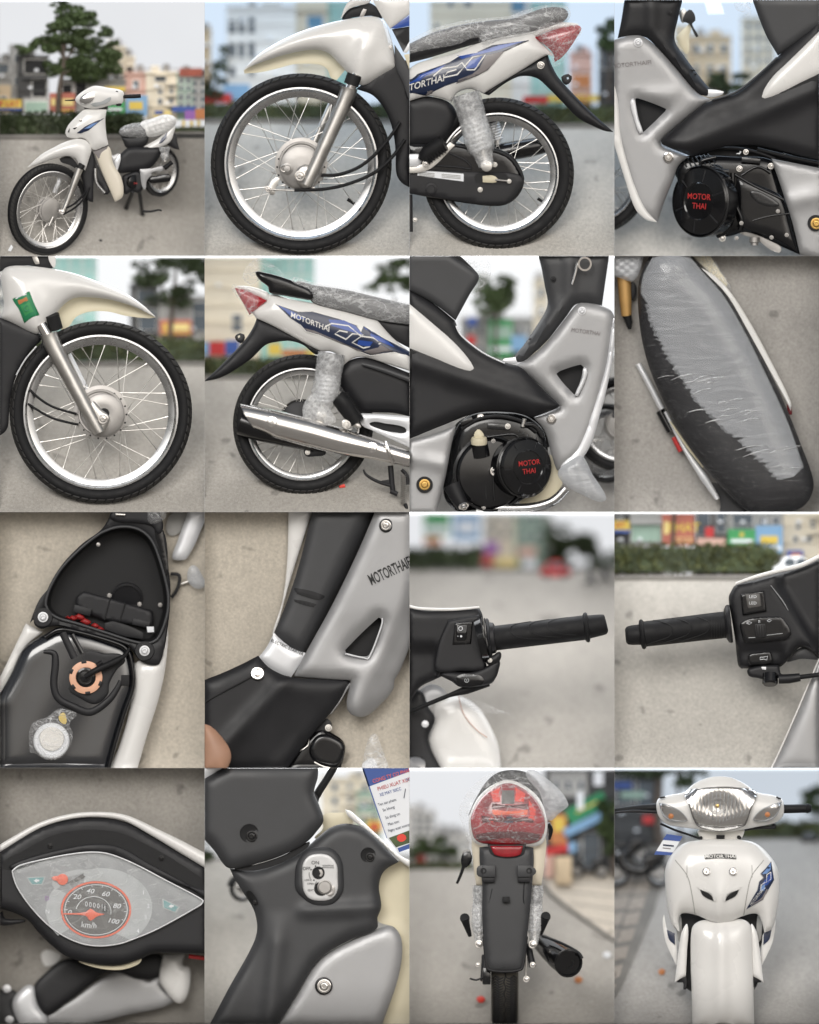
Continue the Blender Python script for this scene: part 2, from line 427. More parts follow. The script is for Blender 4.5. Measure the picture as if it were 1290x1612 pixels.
def text(par, name, mat, body, c, size, rot=0, d=None, on=None, off=3, shear=0, sx=1, bold=.0, align='CENTER', t=2, clip=True):
    """raised or printed lettering; c = (u,v,d) of its centre, size = letter height in mm"""
    cu = bpy.data.curves.new('lettering', 'FONT'); cu.body = body; cu.size = 1; cu.align_x = align; cu.align_y = 'CENTER'; cu.shear = shear; cu.offset = bold; cu.resolution_u = 3
    ob = bpy.data.objects.new('lettering', cu); SC.collection.objects.link(ob)
    bpy.context.view_layer.update(); dg = bpy.context.evaluated_depsgraph_get()
    me = bpy.data.meshes.new_from_object(ob.evaluated_get(dg)); bpy.data.objects.remove(ob); bpy.data.curves.remove(cu)
    k = size / .70; cr, sr = math.cos(R_(rot)), math.sin(R_(rot)); V = []
    for v in me.vertices:
        x, y = v.co.x * k * sx, v.co.y * k; V.append((c[0] + x * cr - y * sr, c[1] - (x * sr + y * cr)))
    F = [list(p.vertices) for p in me.polygons]; bpy.data.meshes.remove(me)
    if not V: return None
    Q = np.array(V); Z = (on(Q) - off - 3) if on is not None else np.full(len(Q), c[2])
    return finish(par, name, mat, [(p[0], p[1], z) for p, z in zip(Q, Z)], F, ang=180, recalc=False, clip=clip)
def bolt(par, c, r, mat='chrome', ax=(0, 0, -1), name='bolt', washer=True, recess=True):
    p = []
    if washer: p += [(r, 0), (r, r * .18), (r * .72, r * .22)]
    p += [(r * .66, r * .2), (r * .62, r * .55), (r * .5, r * .68), (r * .34, r * .7)]
    p += [(r * .30, r * .35), (0.01, r * .35)] if recess else [(0.01, r * .74)]
    return lathe(par, name, mat, c, ax, p, seg=20)
# ---------------------------------------------------------------- wheels
def wheel(par, name, c, R, rim, ax=(0, 0, -1), w=.1, hub=.3, spokes=36, inner=None, phase=0, tread=True, hubw=None, hub_mat='cast', sp_r=2.3, seg=96, cross=.62):
    a, e1, e2 = frame(ax); c = Vector(c); w = R * w; rin = inner or rim * .89; hubw = hubw or w * 1.0
    prof = [(rim + R * .012, -w * .62), (rim + (R - rim) * .25, -w * .93), (rim + (R - rim) * .55, -w), (rim + (R - rim) * .80, -w * .86), (R * .985, -w * .5), (R, 0),
            (R * .985, w * .5), (rim + (R - rim) * .80, w * .86), (rim + (R - rim) * .55, w), (rim + (R - rim) * .25, w * .93), (rim + R * .012, w * .62)]
    wr = w * .66
    rp = [(rim + R * .016, -wr), (rim + R * .012, -wr - R * .008), (rim - R * .006, -wr - R * .01), (rim - R * .018, -wr * .86), (rim - R * .03, -wr * .62), (rin + (rim - rin) * .35, -wr * .52),
          (rin, -wr * .3), (rin, wr * .3), (rin + (rim - rin) * .35, wr * .52), (rim - R * .03, wr * .62), (rim - R * .018, wr * .86), (rim - R * .006, wr + R * .01), (rim + R * .012, wr + R * .008), (rim + R * .016, wr)]
    part = lathe(par, name, 'rim_steel', c, ax, rp, seg=seg, closed=True, ang=40)
    if part is None: return None
    lathe(part, 'tyre', 'rubber', c, ax, prof, seg=seg, ang=60)
    if tread:
        V, F = [], []; nb = 64
        for i in range(nb):
            for sd in (-1, 1):
                th0 = 2 * math.pi * (i + (.25 * sd)) / nb; th1 = th0 + 2 * math.pi / nb * .74
                b = len(V)
                for rad, hh in ((1.0, 1.0), (1.012, .97)):
                    for (r_, h_, th) in ((rim + (R - rim) * .74, .93, th0 + .05), (R * .992, .45, th0), (R * .992, .45, th1), (rim + (R - rim) * .74, .93, th1 + .05)):
                        q = c + (e1 * math.cos(th) + e2 * math.sin(th)) * r_ * rad + a * (h_ * w * sd * (1.03 if rad > 1 else 1)); V.append(tuple(q))
                F += [(b + 4, b + 5, b + 6, b + 7), (b, b + 1, b + 5, b + 4), (b + 1, b + 2, b + 6, b + 5), (b + 2, b + 3, b + 7, b + 6), (b + 3, b, b + 4, b + 7)]
        tr_ = finish(part, 'tread', 'tread_rubber', V, F, ang=30)
        if tr_: tr_['kind'] = 'stuff'
    hr = R * hub
    hp = [(0.01, hubw * 1.02), (hr * .30, hubw * 1.02), (hr * .32, hubw * .95), (hr * .74, hubw * .9), (hr * .78, hubw * .98), (hr * .84, hubw * .98), (hr * .86, hubw * .72), (hr, hubw * .66), (hr, hubw * .5), (hr * .84, hubw * .42),
          (hr * .84, -hubw * .42), (hr, -hubw * .5), (hr, -hubw * .66), (hr * .8, -hubw * .7), (0.01, -hubw * .8)]
    lathe(part, 'hub', hub_mat, c, ax, hp, seg=56)
    for i in range(spokes):
        sd = 1 if i % 2 == 0 else -1; g = 1 if (i // 2) % 2 == 0 else -1
        th = 2 * math.pi * i / spokes + phase; tr = th + g * cross
        p0 = c + (e1 * math.cos(tr) + e2 * math.sin(tr)) * hr * .93 + a * (sd * hubw * .6)
        p1 = c + (e1 * math.cos(th) + e2 * math.sin(th)) * (rin + 1) + a * (sd * wr * .12)
        q = p0.lerp(p1, .93)
        V, F = tube_geo([p0, q, q.lerp(p1, .05), p1], [sp_r, sp_r, sp_r * 1.9, sp_r * 1.9], 6, 1)
        finish(part, 'spoke', 'alloy', V, F, ang=50)
    return part
# ---------------------------------------------------------------- the street behind
def street(vc, vh, D, mat='road', skym='sky_grey', dc=0, warp=None):
    """road sloping up from the contact line (v=vc, d=dc) to the far kerb (v=vh, d=D); the sky closes the bay behind, an added glowing ceiling above"""
    s = (D - dc) / (vc - vh); V = []; F = []
    nu, nv = 12, 30; v1 = CH + 40
    for j in range(nv + 1):
        v = vh + (v1 - vh) * j / nv; d = dc + (vc - v) * s
        for i in range(nu + 1): u = -30 + (CW + 60) * i / nu; V.append((u, v, d + (warp(u, v) if warp else 0)))
    for j in range(nv):
        for i in range(nu): a = j * (nu + 1) + i; F.append((a, a + 1, a + nu + 2, a + nu + 1))
    o = finish(None, 'road', mat, V, F, recalc=False); o['kind'] = 'structure'
    sky_sheet(D + 420, skym)
    # level ground behind the kerb
    o = finish(None, 'ground', 'kerb_stone', [(-5, vh + 2, D), (CW + 5, vh + 2, D), (CW + 5, vh - 40, D + 420), (-5, vh - 40, D + 420)], [(0, 1, 2, 3)], recalc=False); o['kind'] = 'structure'
    return lambda v, u=None: dc + (vc - v) * s + (warp(u, v) if warp and u is not None else 0)
def sky_sheet(D, skym):
    prof = [(CH - 1, D, 0), (24, D, 0), (10, D - 8, 0), (3.5, D - 22, 0), (3.5, D * .7, .05), (3.5, D * .46, .25), (3.5, D * .26, .9), (3.5, 40, 1)]; V = []; F = []  # last rows: unseen ceiling, glowing stronger towards the front as fill
    for v, d, z in prof: V += [(0, v, d), (CW, v, d)]
    for i in range(len(prof) - 1): F.append((2 * i, 2 * i + 1, 2 * i + 3, 2 * i + 2))
    o = finish(None, 'sky', skym, V, F, ang=180, recalc=False, clip=False); o['kind'] = 'structure'
    at = o.data.attributes.new('ceiling_fill', 'FLOAT', 'POINT')
    for i, p in enumerate(prof): at.data[2 * i].value = p[2]; at.data[2 * i + 1].value = p[2]
def kerb(v, d, h=14, mat='kerb_stone', u0=-5, u1=1295, lab='grey stone kerb along the road'):
    o = box(None, 'kerb', mat, ((u0 + u1) / 2, v - h, d + 14), ((u1 - u0) / 2, h, 16), bev=4); tagit(o, f'{lab} {CTX}', 'kerb')
def building(desc, u0, u1, v0, v1, d, mat, wins=(), grid=None, dep=110, name='building', cat='building', cornice=True, wmat='pane', ledge=None):
    o = box(None, name, mat, ((u0 + u1) / 2, (v0 + v1) / 2, d + dep), ((u1 - u0) / 2, (v1 - v0) / 2, dep))
    if o is None: return None
    tagit(o, f'{desc} {CTX}', cat)
    if cornice: box(o, 'cornice', mat, ((u0 + u1) / 2, v0 + 6, d - 3), ((u1 - u0) / 2 + 6, 8, 12))
    ws = list(wins)
    if grid:
        nx, ny, a0, a1, b0, b1, fw, fh = grid
        for i in range(nx):
            for j in range(ny):
                cu = a0 + (a1 - a0) * (i + .5) / nx; cv = b0 + (b1 - b0) * (j + .5) / ny
                hw = (a1 - a0) / nx * fw / 2; hh = (b1 - b0) / ny * fh / 2; ws.append((cu - hw, cv - hh, cu + hw, cv + hh))
    w_, h_ = u1 - u0, min(v1, 760) - v0
    rb = random.Random(int(u0 * 7 + v0 * 3 + ROW * 31 + COL * 17))
    if not ws and w_ > 70 and h_ > 120 and mat != 'wall_teal':
        nx, ny = max(1, int(w_ / 75)), max(1, int(h_ / 115))
        for i in range(nx):
            for j in range(ny):
                cu, cv = u0 + w_ * (i + .5) / nx, v0 + 20 + (h_ - 20) * (j + .5) / ny; ws.append((cu - 16, cv - 28, cu + 16, cv + 28))
    if cornice and h_ > 150:
        for j in range(1, int(h_ / 110) + 1): box(o, 'floor_band', mat, ((u0 + u1) / 2, v0 + j * 110, d - 2), (w_ / 2 + 2, 4, 9))
        for j in range(int(h_ / 110)):
            if rb.random() < .6: 
                x = u0 + w_ * rb.uniform(.2, .8); box(o, 'air_conditioner', 'tag_white', (x, v0 + 92 + j * 110, d - 12), (13, 9, 12), bev=2)
        if w_ > 60 and v0 > 20:
            x = u0 + w_ * rb.uniform(.25, .75); lathe(o, 'water_tank', 'cast', (x, v0 - 2, d + 60), (0, -1, 0), [(22, -4), (22, 40), (8, 48), (.01, 48)], 16)
            box(o, 'roof_stairwell', mat, (u0 + w_ * rb.uniform(.2, .8), v0 - 14, d + 90), (w_ * .14, 22, 30))
            tube(o, 'roof_rail', 'cast', [(u0, v0 - 20, d + 4), (u1, v0 - 20, d + 4)], 2.5, 5, 1)
    for (a0, b0, a1, b1) in ws:
        w = box(o, 'window', 'wall_white' if mat != 'wall_white' else 'wall_grey', ((a0 + a1) / 2, (b0 + b1) / 2, d - 1), ((a1 - a0) / 2 + 5, (b1 - b0) / 2 + 5, 5))
        if w is not None: box(w, 'pane', wmat, ((a0 + a1) / 2, (b0 + b1) / 2, d - 5), ((a1 - a0) / 2, (b1 - b0) / 2, 4))
    for L in (ledge or ()):
        b = box(o, 'balcony', mat, ((L[0] + L[2]) / 2, (L[1] + L[3]) / 2, d - 22), ((L[2] - L[0]) / 2, (L[3] - L[1]) / 2, 22))
    return o
def sign(desc, u0, u1, v0, v1, d, mat, txt=(), rot=0, name='shop_sign', blocks=()):
    o = box(None, name, mat, ((u0 + u1) / 2, (v0 + v1) / 2, d), ((u1 - u0) / 2, (v1 - v0) / 2, 8), rot=rot)
    if o is None: return
    tagit(o, f'{desc} {CTX}', 'sign')
    for (s, cu, cv, size, m) in txt: text(o, 'lettering', m, s, (cu, cv, d - 10), size, rot=rot, bold=.015)
    for (a0, a1, b0, b1, m) in blocks: box(o, 'sign_field', m, ((a0 + a1) / 2, (b0 + b1) / 2, d - 8), ((a1 - a0) / 2, (b1 - b0) / 2, 3), rot=rot)
    return o
def leaves(blobs, n, size, seed=1):
    rnd = random.Random(seed); V = []; F = []
    tot = sum(b[3] * b[4] for b in blobs)
    for (u, v, d, ru, rv, rd) in blobs:
        for i in range(max(3, int(n * ru * rv / tot))):
            while True:
                p = Vector((rnd.uniform(-1, 1), rnd.uniform(-1, 1), rnd.uniform(-1, 1)))
                if .05 < p.length < 1: break
            if rnd.random() < .6: p = p.normalized() * rnd.uniform(.72, 1.04)
            c = Vector((u + p.x * ru, v + p.y * rv, d + p.z * rd))
            if -40 > c.x or c.x > CW + 40 or c.y < -40 or c.y > CH + 40: continue
            x = Vector((rnd.gauss(0, 1), rnd.gauss(0, 1), rnd.gauss(0, 1))).normalized(); y = x.orthogonal().normalized(); s = size * rnd.uniform(.6, 1.35)
            b = len(V); V += [tuple(c - x * s), tuple(c + y * s * .5), tuple(c + x * s), tuple(c - y * s * .5)]; F.append((b, b + 1, b + 2, b + 3))
    return V, F
def hedge(desc, u0, u1, v0, v1, d, n=1500, size=15, mat='leaf_hedge', seed=3, stems=True, dep=45):
    t = thing('hedge', f'{desc} {CTX}', 'hedge', ((u0 + u1) / 2, v1, d)); h = v1 - v0; rnd = random.Random(seed); bl = []
    nb = max(4, int((u1 - u0) / (h * .42)))
    for i in range(nb):
        for j in range(2): bl.append((u0 + (u1 - u0) * (i + .5) / nb + rnd.uniform(-10, 10), v0 + h * (.28 + .34 * j) + rnd.uniform(-6, 6), d + dep + rnd.uniform(-12, 12), h * .36, h * .30, dep))
    V, F = leaves(bl, n, size, seed); finish(t, 'foliage', mat, V, F, ang=180, recalc=False)
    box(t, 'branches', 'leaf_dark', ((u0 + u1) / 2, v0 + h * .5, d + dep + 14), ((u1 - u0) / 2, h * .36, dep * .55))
    if stems:
        for i in range(nb):
            u = u0 + (u1 - u0) * (i + .5) / nb
            tube(t, 'stem', 'bark', [(u, v1, d + dep), (u + rnd.uniform(-15, 15), v0 + h * .5, d + dep)], 5, 5, 1)
    return t
def tree(desc, trunk, blobs, d, n=2500, size=16, mat='leaf', seed=5, branches=()):
    t = thing('tree', f'{desc} {CTX}', 'tree', (trunk[0][0], trunk[0][1], d))
    tr = tube(t, 'trunk', 'bark', [(p[0], p[1], d) for p in trunk], [p[2] for p in trunk], 8, 4)
    for b in branches: tube(t, 'branch', 'bark', [(p[0], p[1], d + (p[3] if len(p) > 3 else 0)) for p in b], [p[2] for p in b], 6, 3)
    rnd = random.Random(seed); sub = []
    for (u, v, ru, rv, dd) in blobs:
        for k in range(8):
            q = rnd.uniform(.3, .68); sub.append((u + rnd.uniform(-1, 1) * ru * .8, v + rnd.uniform(-1, 1) * rv * .8, d + dd + rnd.uniform(-40, 40), ru * q, rv * q * .8, min(ru, rv, 90) * q))
    V, F = leaves(sub, int(n * 1.7), size, seed); finish(t, 'crown', mat, V, F, ang=180, recalc=False)
    return t
# ---------------------------------------------------------------- the display wall: thin mirrored partitions between sixteen bays, forecourt in front
cell(0, 0)
def raw_box(name, mat, lo, hi):
    V = [(x, y, z) for x in (lo[0], hi[0]) for y in (lo[1], hi[1]) for z in (lo[2], hi[2])]
    F = [(0, 1, 3, 2), (4, 6, 7, 5), (0, 4, 5, 1), (2, 3, 7, 6), (0, 2, 6, 4), (1, 5, 7, 3)]
    me = bpy.data.meshes.new(name); me.from_pydata(V, [], F); me.materials.append(MATS[mat])
    o = bpy.data.objects.new(name, me); SC.collection.objects.link(o); o['kind'] = 'structure'; return o
for i in range(5): raw_box('partition_wall', 'mirror_panel', (-2.58 + 1.29 * i - .0004, -.03, 0), (-2.58 + 1.29 * i + .0004, 2.2, 6.448))
for i in range(1, 5): raw_box('partition_wall', 'mirror_panel', (-2.579, -.03, 1.612 * i - .0004), (2.579, 2.2, 1.612 * i + .0004))
raw_box('back_wall', 'wall_grey', (-2.58, 2.2, 0), (2.58, 2.25, 6.448))
raw_box('forecourt', 'pavement', (-150, -150, -.2), (150, 150, -.002))
# ================================================================ bay: front wheel facing left
cell(0, 1, 'behind the left-facing front wheel')
gd = street(1600, 775, 620, 'road_light', 'sky_blue')
kerb(775, 615)
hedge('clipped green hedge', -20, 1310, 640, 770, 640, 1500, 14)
sign('blue tarpaulin sign', 120, 285, 530, 625, 760, 'light_blue'); sign('red tarpaulin sign', -10, 170, 590, 650, 745, 'print_red')
building('narrow ochre building at the left edge', -20, 42, 190, 700, 800, 'wall_tan')
building('white apartment building with six dark windows', 140, 575, 40, 780, 840, 'wall_white', wins=[(155, 130, 190, 205), (218, 120, 247, 205), (280, 112, 312, 205), (155, 278, 190, 355), (218, 275, 247, 360), (280, 268, 312, 365), (160, 425, 190, 480), (280, 420, 312, 470)])
building('cream building with a blue window', 570, 775, -30, 780, 880, 'wall_cream', wins=[(648, 100, 745, 180)], wmat='pane_blue', ledge=[(575, 40, 770, 66)])
building('pale teal glass building', 775, 960, -30, 780, 930, 'wall_teal', grid=(2, 3, 785, 950, 0, 500, .7, .6), wmat='wall_teal')
tree('dark leafy tree left of the white building', [(60, 700, 10), (70, 560, 8), (75, 480, 6)], [(60, 560, 75, 60, 0), (95, 430, 45, 60, 0), (110, 330, 28, 40, 0)], 770, 500, 14, 'leaf_dark')
m = thing('motorcycle', 'white motorcycle front end, wheel facing left, cream fender underside', 'motorcycle', (608, 1600, 0))
w = wheel(m, 'front_wheel', (608, 1032, 0), 568, 476, w=.105, hub=.29, inner=420, hubw=62, phase=.05, sp_r=2.6)
HC = (606, 1052)
pl = lathe(w, 'brake_plate', 'cast', (HC[0], HC[1], -60), (0, 0, -1), [(134, 0), (134, 8), (126, 13), (60, 20), (.01, 24)], seg=48)
for k in range(18):
    a = 2 * math.pi * k / 18; lathe(w, 'flange_hole', 'dark_void', (HC[0] + 149 * math.cos(a), HC[1] + 149 * math.sin(a), -42), (0, 0, -1), [(6, 0), (6, 3), (.01, 3)], 10)
panel(w, 'brake_arm', 'alloy', [(430, 1130), (470, 1120), (445, 1190), (440, 1225), (412, 1225), (400, 1190)], d=-78, t=10, b=5)
lathe(w, 'cam_spindle', 'cast', (520, 1062, -74), (0, 0, -1), [(36, 0), (36, 14), (24, 18), (20, 30), (.01, 32)], 24)
tube(w, 'return_spring', 'alloy', [(500 + 22 * math.cos(q * .8), 1060 + 20 * math.sin(q * .8), -82 - q * 1.2) for q in range(16)], 4, 6, 2)
tube(w, 'adjuster_rod', 'alloy', [(400, 1192, -84), (570, 1200, -84), (690, 1196, -84)], 6, 8, 2)
bolt(w, (400, 1192, -84), 20, 'chrome'); bolt(w, (683, 1196, -84), 18, 'alloy')
f = tube(m, 'fork_leg', 'alloy', [(908, 552, -95), (880, 640, -95), (700, 1040, -95), (640, 1165, -92)], [56, 52, 42, 40], 24, 5)
tube(f, 'stanchion', 'chrome', [(960, 470, -95), (915, 560, -95)], 34, 18, 1)
tube(f, 'dust_seal', 'dark_void', [(945, 470, -95), (921, 535, -95)], 48, 18, 1)
panel(f, 'axle_lug', 'alloy', [(590, 1055), (660, 1040), (690, 1100), (655, 1185), (610, 1180), (575, 1120)], d=-88, t=30, b=18, R=40)
bolt(f, (600, 1108, -112), 34, 'chrome')
tube(m, 'fork_leg', 'alloy', [(800, 655, 90), (680, 920, 90)], 24, 14, 1)
tube(m, 'cable', 'rubber', [(735, 1103, -80), (840, 1100, -95), (960, 1058, -105), (1060, 985, -105), (1150, 885, -95), (1230, 770, -60)], 11, 10, 6)
tube(m, 'cable', 'rubber', [(565, 1197, -90), (760, 1190, -98), (930, 1150, -108), (1080, 1080, -108), (1180, 990, -98), (1260, 880, -60)], 11, 10, 6)
tube(w, 'valve_stem', 'rubber', [(945, 1285, 0), (900, 1255, -8)], [9, 11], 10, 1)
panel(m, 'inner_shield', 'matte_black', [(955, 560, 1), (1065, 605), (1150, 720), (1190, 850), (1203, 960), (1207, 1090), (1240, 1150), (1300, 1185, 1), (1300, 380, 1), (1190, 380, 1)], d=-20, t=60, b=26, R=60)
panel(m, 'shield_rib', 'grey_plastic', [(1195, 280, 1), (1300, 440, 1), (1300, 620), (1250, 520), (1205, 420)], d=-60, t=30, b=10)
cream = panel(m, 'fender_lining', 'cream', [(246, 442, 1), (350, 385), (480, 345), (620, 312), (720, 306), (800, 340), (885, 440, 1), (832, 505, 1), (795, 490), (775, 440), (740, 412), (680, 402), (560, 405), (470, 428), (350, 455), (250, 463, 1)], d=20, t=8, b=-18, R=50)
_, fs = panel(m, 'front_fender', 'white_paint', [(243, 438, 1), (330, 348), (450, 270), (600, 200), (760, 150), (930, 115), (1060, 103), (1125, 128), (1168, 220), (1195, 330), (1203, 425, 1), (1090, 490), (1020, 532), (985, 538), (950, 520), (915, 478), (880, 436), (835, 390), (790, 342), (720, 316), (620, 321), (480, 352), (350, 395)], d=-20, t=14, b=85, R=120, sp=14, f=lambda u, v: -38 * np.exp(-((u - 1010 + (v - 300) * .35) / 70) ** 2) * np.clip((v - 140) / 160, 0, 1))
panel(m, 'cowl_underside', 'matte_black', [(868, 128), (905, 60), (960, 40), (1045, 20), (1120, 112), (1050, 100), (930, 112)], d=-10, t=30, b=8)
panel(m, 'front_cowl', 'white_paint', [(855, 122, 1), (885, 40), (935, -30, 1), (1060, -30, 1), (1040, 15), (960, 38), (905, 60)], d=-50, t=20, b=22, R=40)
panel(m, 'cowl_stay', 'cast', [(975, 105, 1), (1000, 55), (1020, 60), (1000, 108, 1)], d=-30, t=8, b=3)
_, ls = panel(m, 'leg_shield', 'white_paint', [(1038, -30, 1), (1310, -30, 1), (1310, 75, 1), (1170, 182, 1), (1120, 110), (1085, 50)], d=-80, t=25, b=30, R=90)
panel(m, 'shield_band', 'decal_blue', [(1172, 178, 1), (1310, 80, 1), (1310, 160, 1), (1200, 180, 1)], d=-84, t=10, b=3)
panel(m, 'shield_vent', 'grey_plastic', [(1178, 184, 1), (1310, 163, 1), (1310, 232, 1), (1252, 330, 1)], d=-72, t=12, b=-8, R=20)
for k in range(9): box(m, 'vent_slat', 'matte_black', (1240 + k * 7, 225 + k * 6 - 20, -78), (45, 1.6, 4), rot=40)
panel(m, 'shield_trim', 'bright_silver', [(1250, 330, 1), (1310, 225, 1), (1310, 290, 1), (1270, 335, 1)], d=-84, t=10, b=4)
panel(m, 'shield_edge', 'cream', [(1255, 345, 1), (1310, 335, 1), (1310, 480, 1), (1290, 440, 1)], d=-80, t=10, b=4)
bolt(m, (1168, 298, -70), 12, 'alloy')

# ================================================================ bay: front wheel with green sticker
cell(1, 0, 'behind the front wheel with green sticker')
gd = street(1556, 690, 560, 'road', 'sky_white')
kerb(692, 556)
hedge('dusty green hedge', -20, 1310, 505, 685, 580, 1700, 15)
building('pale teal glass tower', 345, 610, -30, 700, 760, 'wall_teal', grid=(3, 6, 360, 600, 0, 520, .8, .82), wmat='wall_teal')
building('dark unfinished building', 820, 1000, 175, 700, 780, 'wall_dark', wins=[(865, 210, 985, 300), (880, 340, 985, 470)])
building('grey concrete shop house with pillars', 1000, 1310, 255, 700, 740, 'wall_grey', wins=[(1215, 290, 1300, 470)])
building('plain white house behind the fender', -20, 350, -20, 700, 820, 'wall_white')
sign('red and orange shop sign', 1005, 1210, 400, 500, 700, 'sign_salmon', blocks=[(1030, 1055, 425, 470, 'print_yellow'), (1085, 1195, 425, 470, 'wall_yellow'), (1020, 1200, 480, 488, 'print_yellow')])
tree('dark spreading street tree', [(1065, 690, 16), (1080, 400, 14), (1100, 200, 12), (1110, 60, 8)], [(960, 110, 120, 70, 0), (1110, 60, 150, 80, 10), (1230, 150, 110, 90, 0), (1060, 250, 130, 60, -10), (1180, 20, 120, 60, 0), (880, 160, 60, 40, 0)], 690, 1500, 17, 'leaf_dark', branches=[[(1085, 300, 9), (1010, 180, 6), (930, 120, 4)], [(1095, 220, 8), (1180, 150, 5), (1240, 120, 3)]])
m = thing('motorcycle', 'white motorcycle front end with green sticker, wheel facing right', 'motorcycle', (636, 1556, 0))
w = wheel(m, 'front_wheel', (636, 984, 0), 573, 481, w=.105, hub=.295, inner=425, hubw=62, phase=.11, sp_r=2.6)
lathe(w, 'hub_cap', 'cast', (650, 1000, -50), (0, 0, -1), [(136, 0), (136, 8), (128, 14), (60, 17), (40, 14), (.01, 14)], 48)
for k in range(18):
    a = 2 * math.pi * k / 18; lathe(w, 'flange_hole', 'dark_void', (646 + 152 * math.cos(a), 998 + 152 * math.sin(a), -42), (0, 0, -1), [(6, 0), (6, 3), (.01, 3)], 10)
lathe(w, 'axle_seal', 'dark_void', (658, 990, -64), (0, 0, -1), [(32, 0), (32, 4), (.01, 4)], 24)
f = tube(m, 'fork_leg', 'alloy', [(308, 490, -95), (345, 580, -95), (540, 950, -95), (628, 1112, -92)], [58, 54, 43, 36], 24, 5)
tube(f, 'stanchion', 'chrome', [(260, 430, -95), (300, 500, -95)], 34, 18, 1)
tube(f, 'dust_seal', 'dark_void', [(330, 370, -85), (355, 460, -60)], 44, 18, 1)
panel(f, 'axle_lug', 'alloy', [(575, 915), (640, 965), (690, 1010), (685, 1050), (660, 1100), (610, 1110), (590, 1060)], d=-92, t=26, b=16, R=36)
bolt(f, (650, 1027, -112), 34, 'chrome')
tube(m, 'fork_leg', 'bright_silver', [(430, 620, 90), (560, 880, 90)], 22, 14, 1)
tube(m, 'cable', 'rubber', [(150, 800, 0), (240, 890, -40), (340, 952, -60), (485, 995, -60)], 8, 10, 6)
tube(m, 'cable', 'rubber', [(150, 910, 0), (225, 962, -40), (340, 1024, -60), (495, 1062, -60)], 8, 10, 6)
panel(m, 'inner_shield', 'matte_black', [(-20, 380, 1), (130, 440), (262, 505), (190, 600), (110, 740), (70, 880), (58, 1000), (52, 1070), (30, 1110), (-20, 1140, 1)], d=-30, t=60, b=24, R=60)
tube(m, 'shield_beading', 'bright_silver', [(232, 568, -62), (165, 645, -62), (125, 710, -60), (104, 750, -58)], 5, 8, 4)
panel(m, 'cowl_underside', 'matte_black', [(-20, -20, 1), (330, -20, 1), (340, 72), (180, 60), (60, 75), (-20, 110, 1)], d=10, t=30, b=8)
panel(m, 'cowl_edge', 'white_paint', [(300, -20, 1), (350, -20, 1), (345, 72), (315, 40)], d=-40, t=10, b=6)
panel(m, 'cowl_stay', 'alloy', [(195, -20, 1), (225, -20, 1), (250, 50), (225, 52)], d=-10, t=6, b=3)
panel(m, 'fender_lining', 'cream', [(982, 386, 1), (850, 322), (700, 276), (560, 258), (470, 264), (400, 308), (345, 375, 1), (388, 468, 1), (438, 440), (480, 385), (560, 352), (680, 350), (800, 378), (940, 392)], d=20, t=8, b=-18, R=50)
_, fs = panel(m, 'front_fender', 'white_paint', [(8, 120), (30, 78), (80, 62), (160, 62), (300, 75), (470, 110), (640, 170), (800, 240), (900, 308), (983, 383, 1), (850, 322), (700, 277), (560, 261), (470, 266), (400, 310), (352, 372), (300, 435), (262, 478), (228, 490), (190, 478), (100, 432), (8, 388, 1), (25, 310), (15, 220)], d=-20, t=14, b=85, R=120, sp=14, f=lambda u, v: -34 * np.exp(-((u - 190 - (v - 300) * .3) / 75) ** 2) * np.clip((v - 110) / 160, 0, 1))
st, ss = panel(m, 'inspection_sticker', 'print_green', [(79, 270, 1), (186, 222, 1), (250, 371, 1), (155, 423, 1)], on=fs, off=3, t=2, sp=14)
panel(st, 'sticker_band', 'print_orange', [(112, 280, 1), (168, 256, 1), (178, 280, 1), (122, 306, 1)], on=fs, off=5, t=1, sp=12)
panel(st, 'sticker_field', 'bright_green', [(128, 312, 1), (186, 286, 1), (214, 350, 1), (160, 378, 1)], on=fs, off=5, t=1, sp=12)
lathe(st, 'sticker_emblem', 'print_green', (170, 330, float(fs([(170, 330)])[0]) - 9), (0, 0, -1), [(20, 0), (20, 2), (11, 2), (11, 0)], 20, True)
panel(st, 'sticker_bar', 'tag_white', [(98, 266, 1), (168, 236, 1), (171, 242, 1), (101, 272, 1)], on=fs, off=6, t=1, sp=10)

# ================================================================ bay: rear wheel, chain side
cell(0, 2, 'behind the rear wheel with black chain case')
gd = street(1565, 805, 620, 'road_light', 'sky_blue')
kerb(806, 615)
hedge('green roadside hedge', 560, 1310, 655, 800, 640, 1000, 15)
sign('red roadside banner', 715, 872, 605, 652, 760, 'print_red'); sign('yellow roadside banner', 868, 1190, 598, 640, 770, 'print_yellow', txt=[('P LAT', 1080, 620, 30, 'print_red')])
building('white building with dark top windows', 130, 640, -20, 700, 860, 'wall_cream', wins=[(245, -20, 272, 40), (350, -20, 385, 40), (160, 150, 185, 180)])
building('tall cream block with a blue window', 630, 760, -20, 780, 880, 'wall_white', wins=[(640, -10, 725, 70)], wmat='pane_blue')
building('teal glass block', 760, 985, -20, 800, 900, 'wall_teal', grid=(3, 4, 770, 975, 0, 600, .8, .8), wmat='wall_teal')
building('low house with red roof', 1010, 1150, 330, 800, 800, 'wall_pink', wins=[(1030, 470, 1140, 560)], wmat='print_orange'); 
building('dark tall house at the right edge', 1190, 1310, 280, 800, 790, 'wall_dark', wins=[(1205, 300, 1280, 430)])
tree('rounded green tree top', [(1255, 640, 12), (1260, 300, 10)], [(1250, 240, 70, 70, 0), (1290, 160, 60, 60, 0)], 740, 500, 15, 'leaf')
m = thing('motorcycle', 'white motorcycle tail with red lamp and black chain case', 'motorcycle', (560, 1565, 0))
w = wheel(m, 'rear_wheel', (558, 1092, 30), 476, 376, w=.12, hub=.22, inner=328, hubw=55, phase=.02, sp_r=2.4)
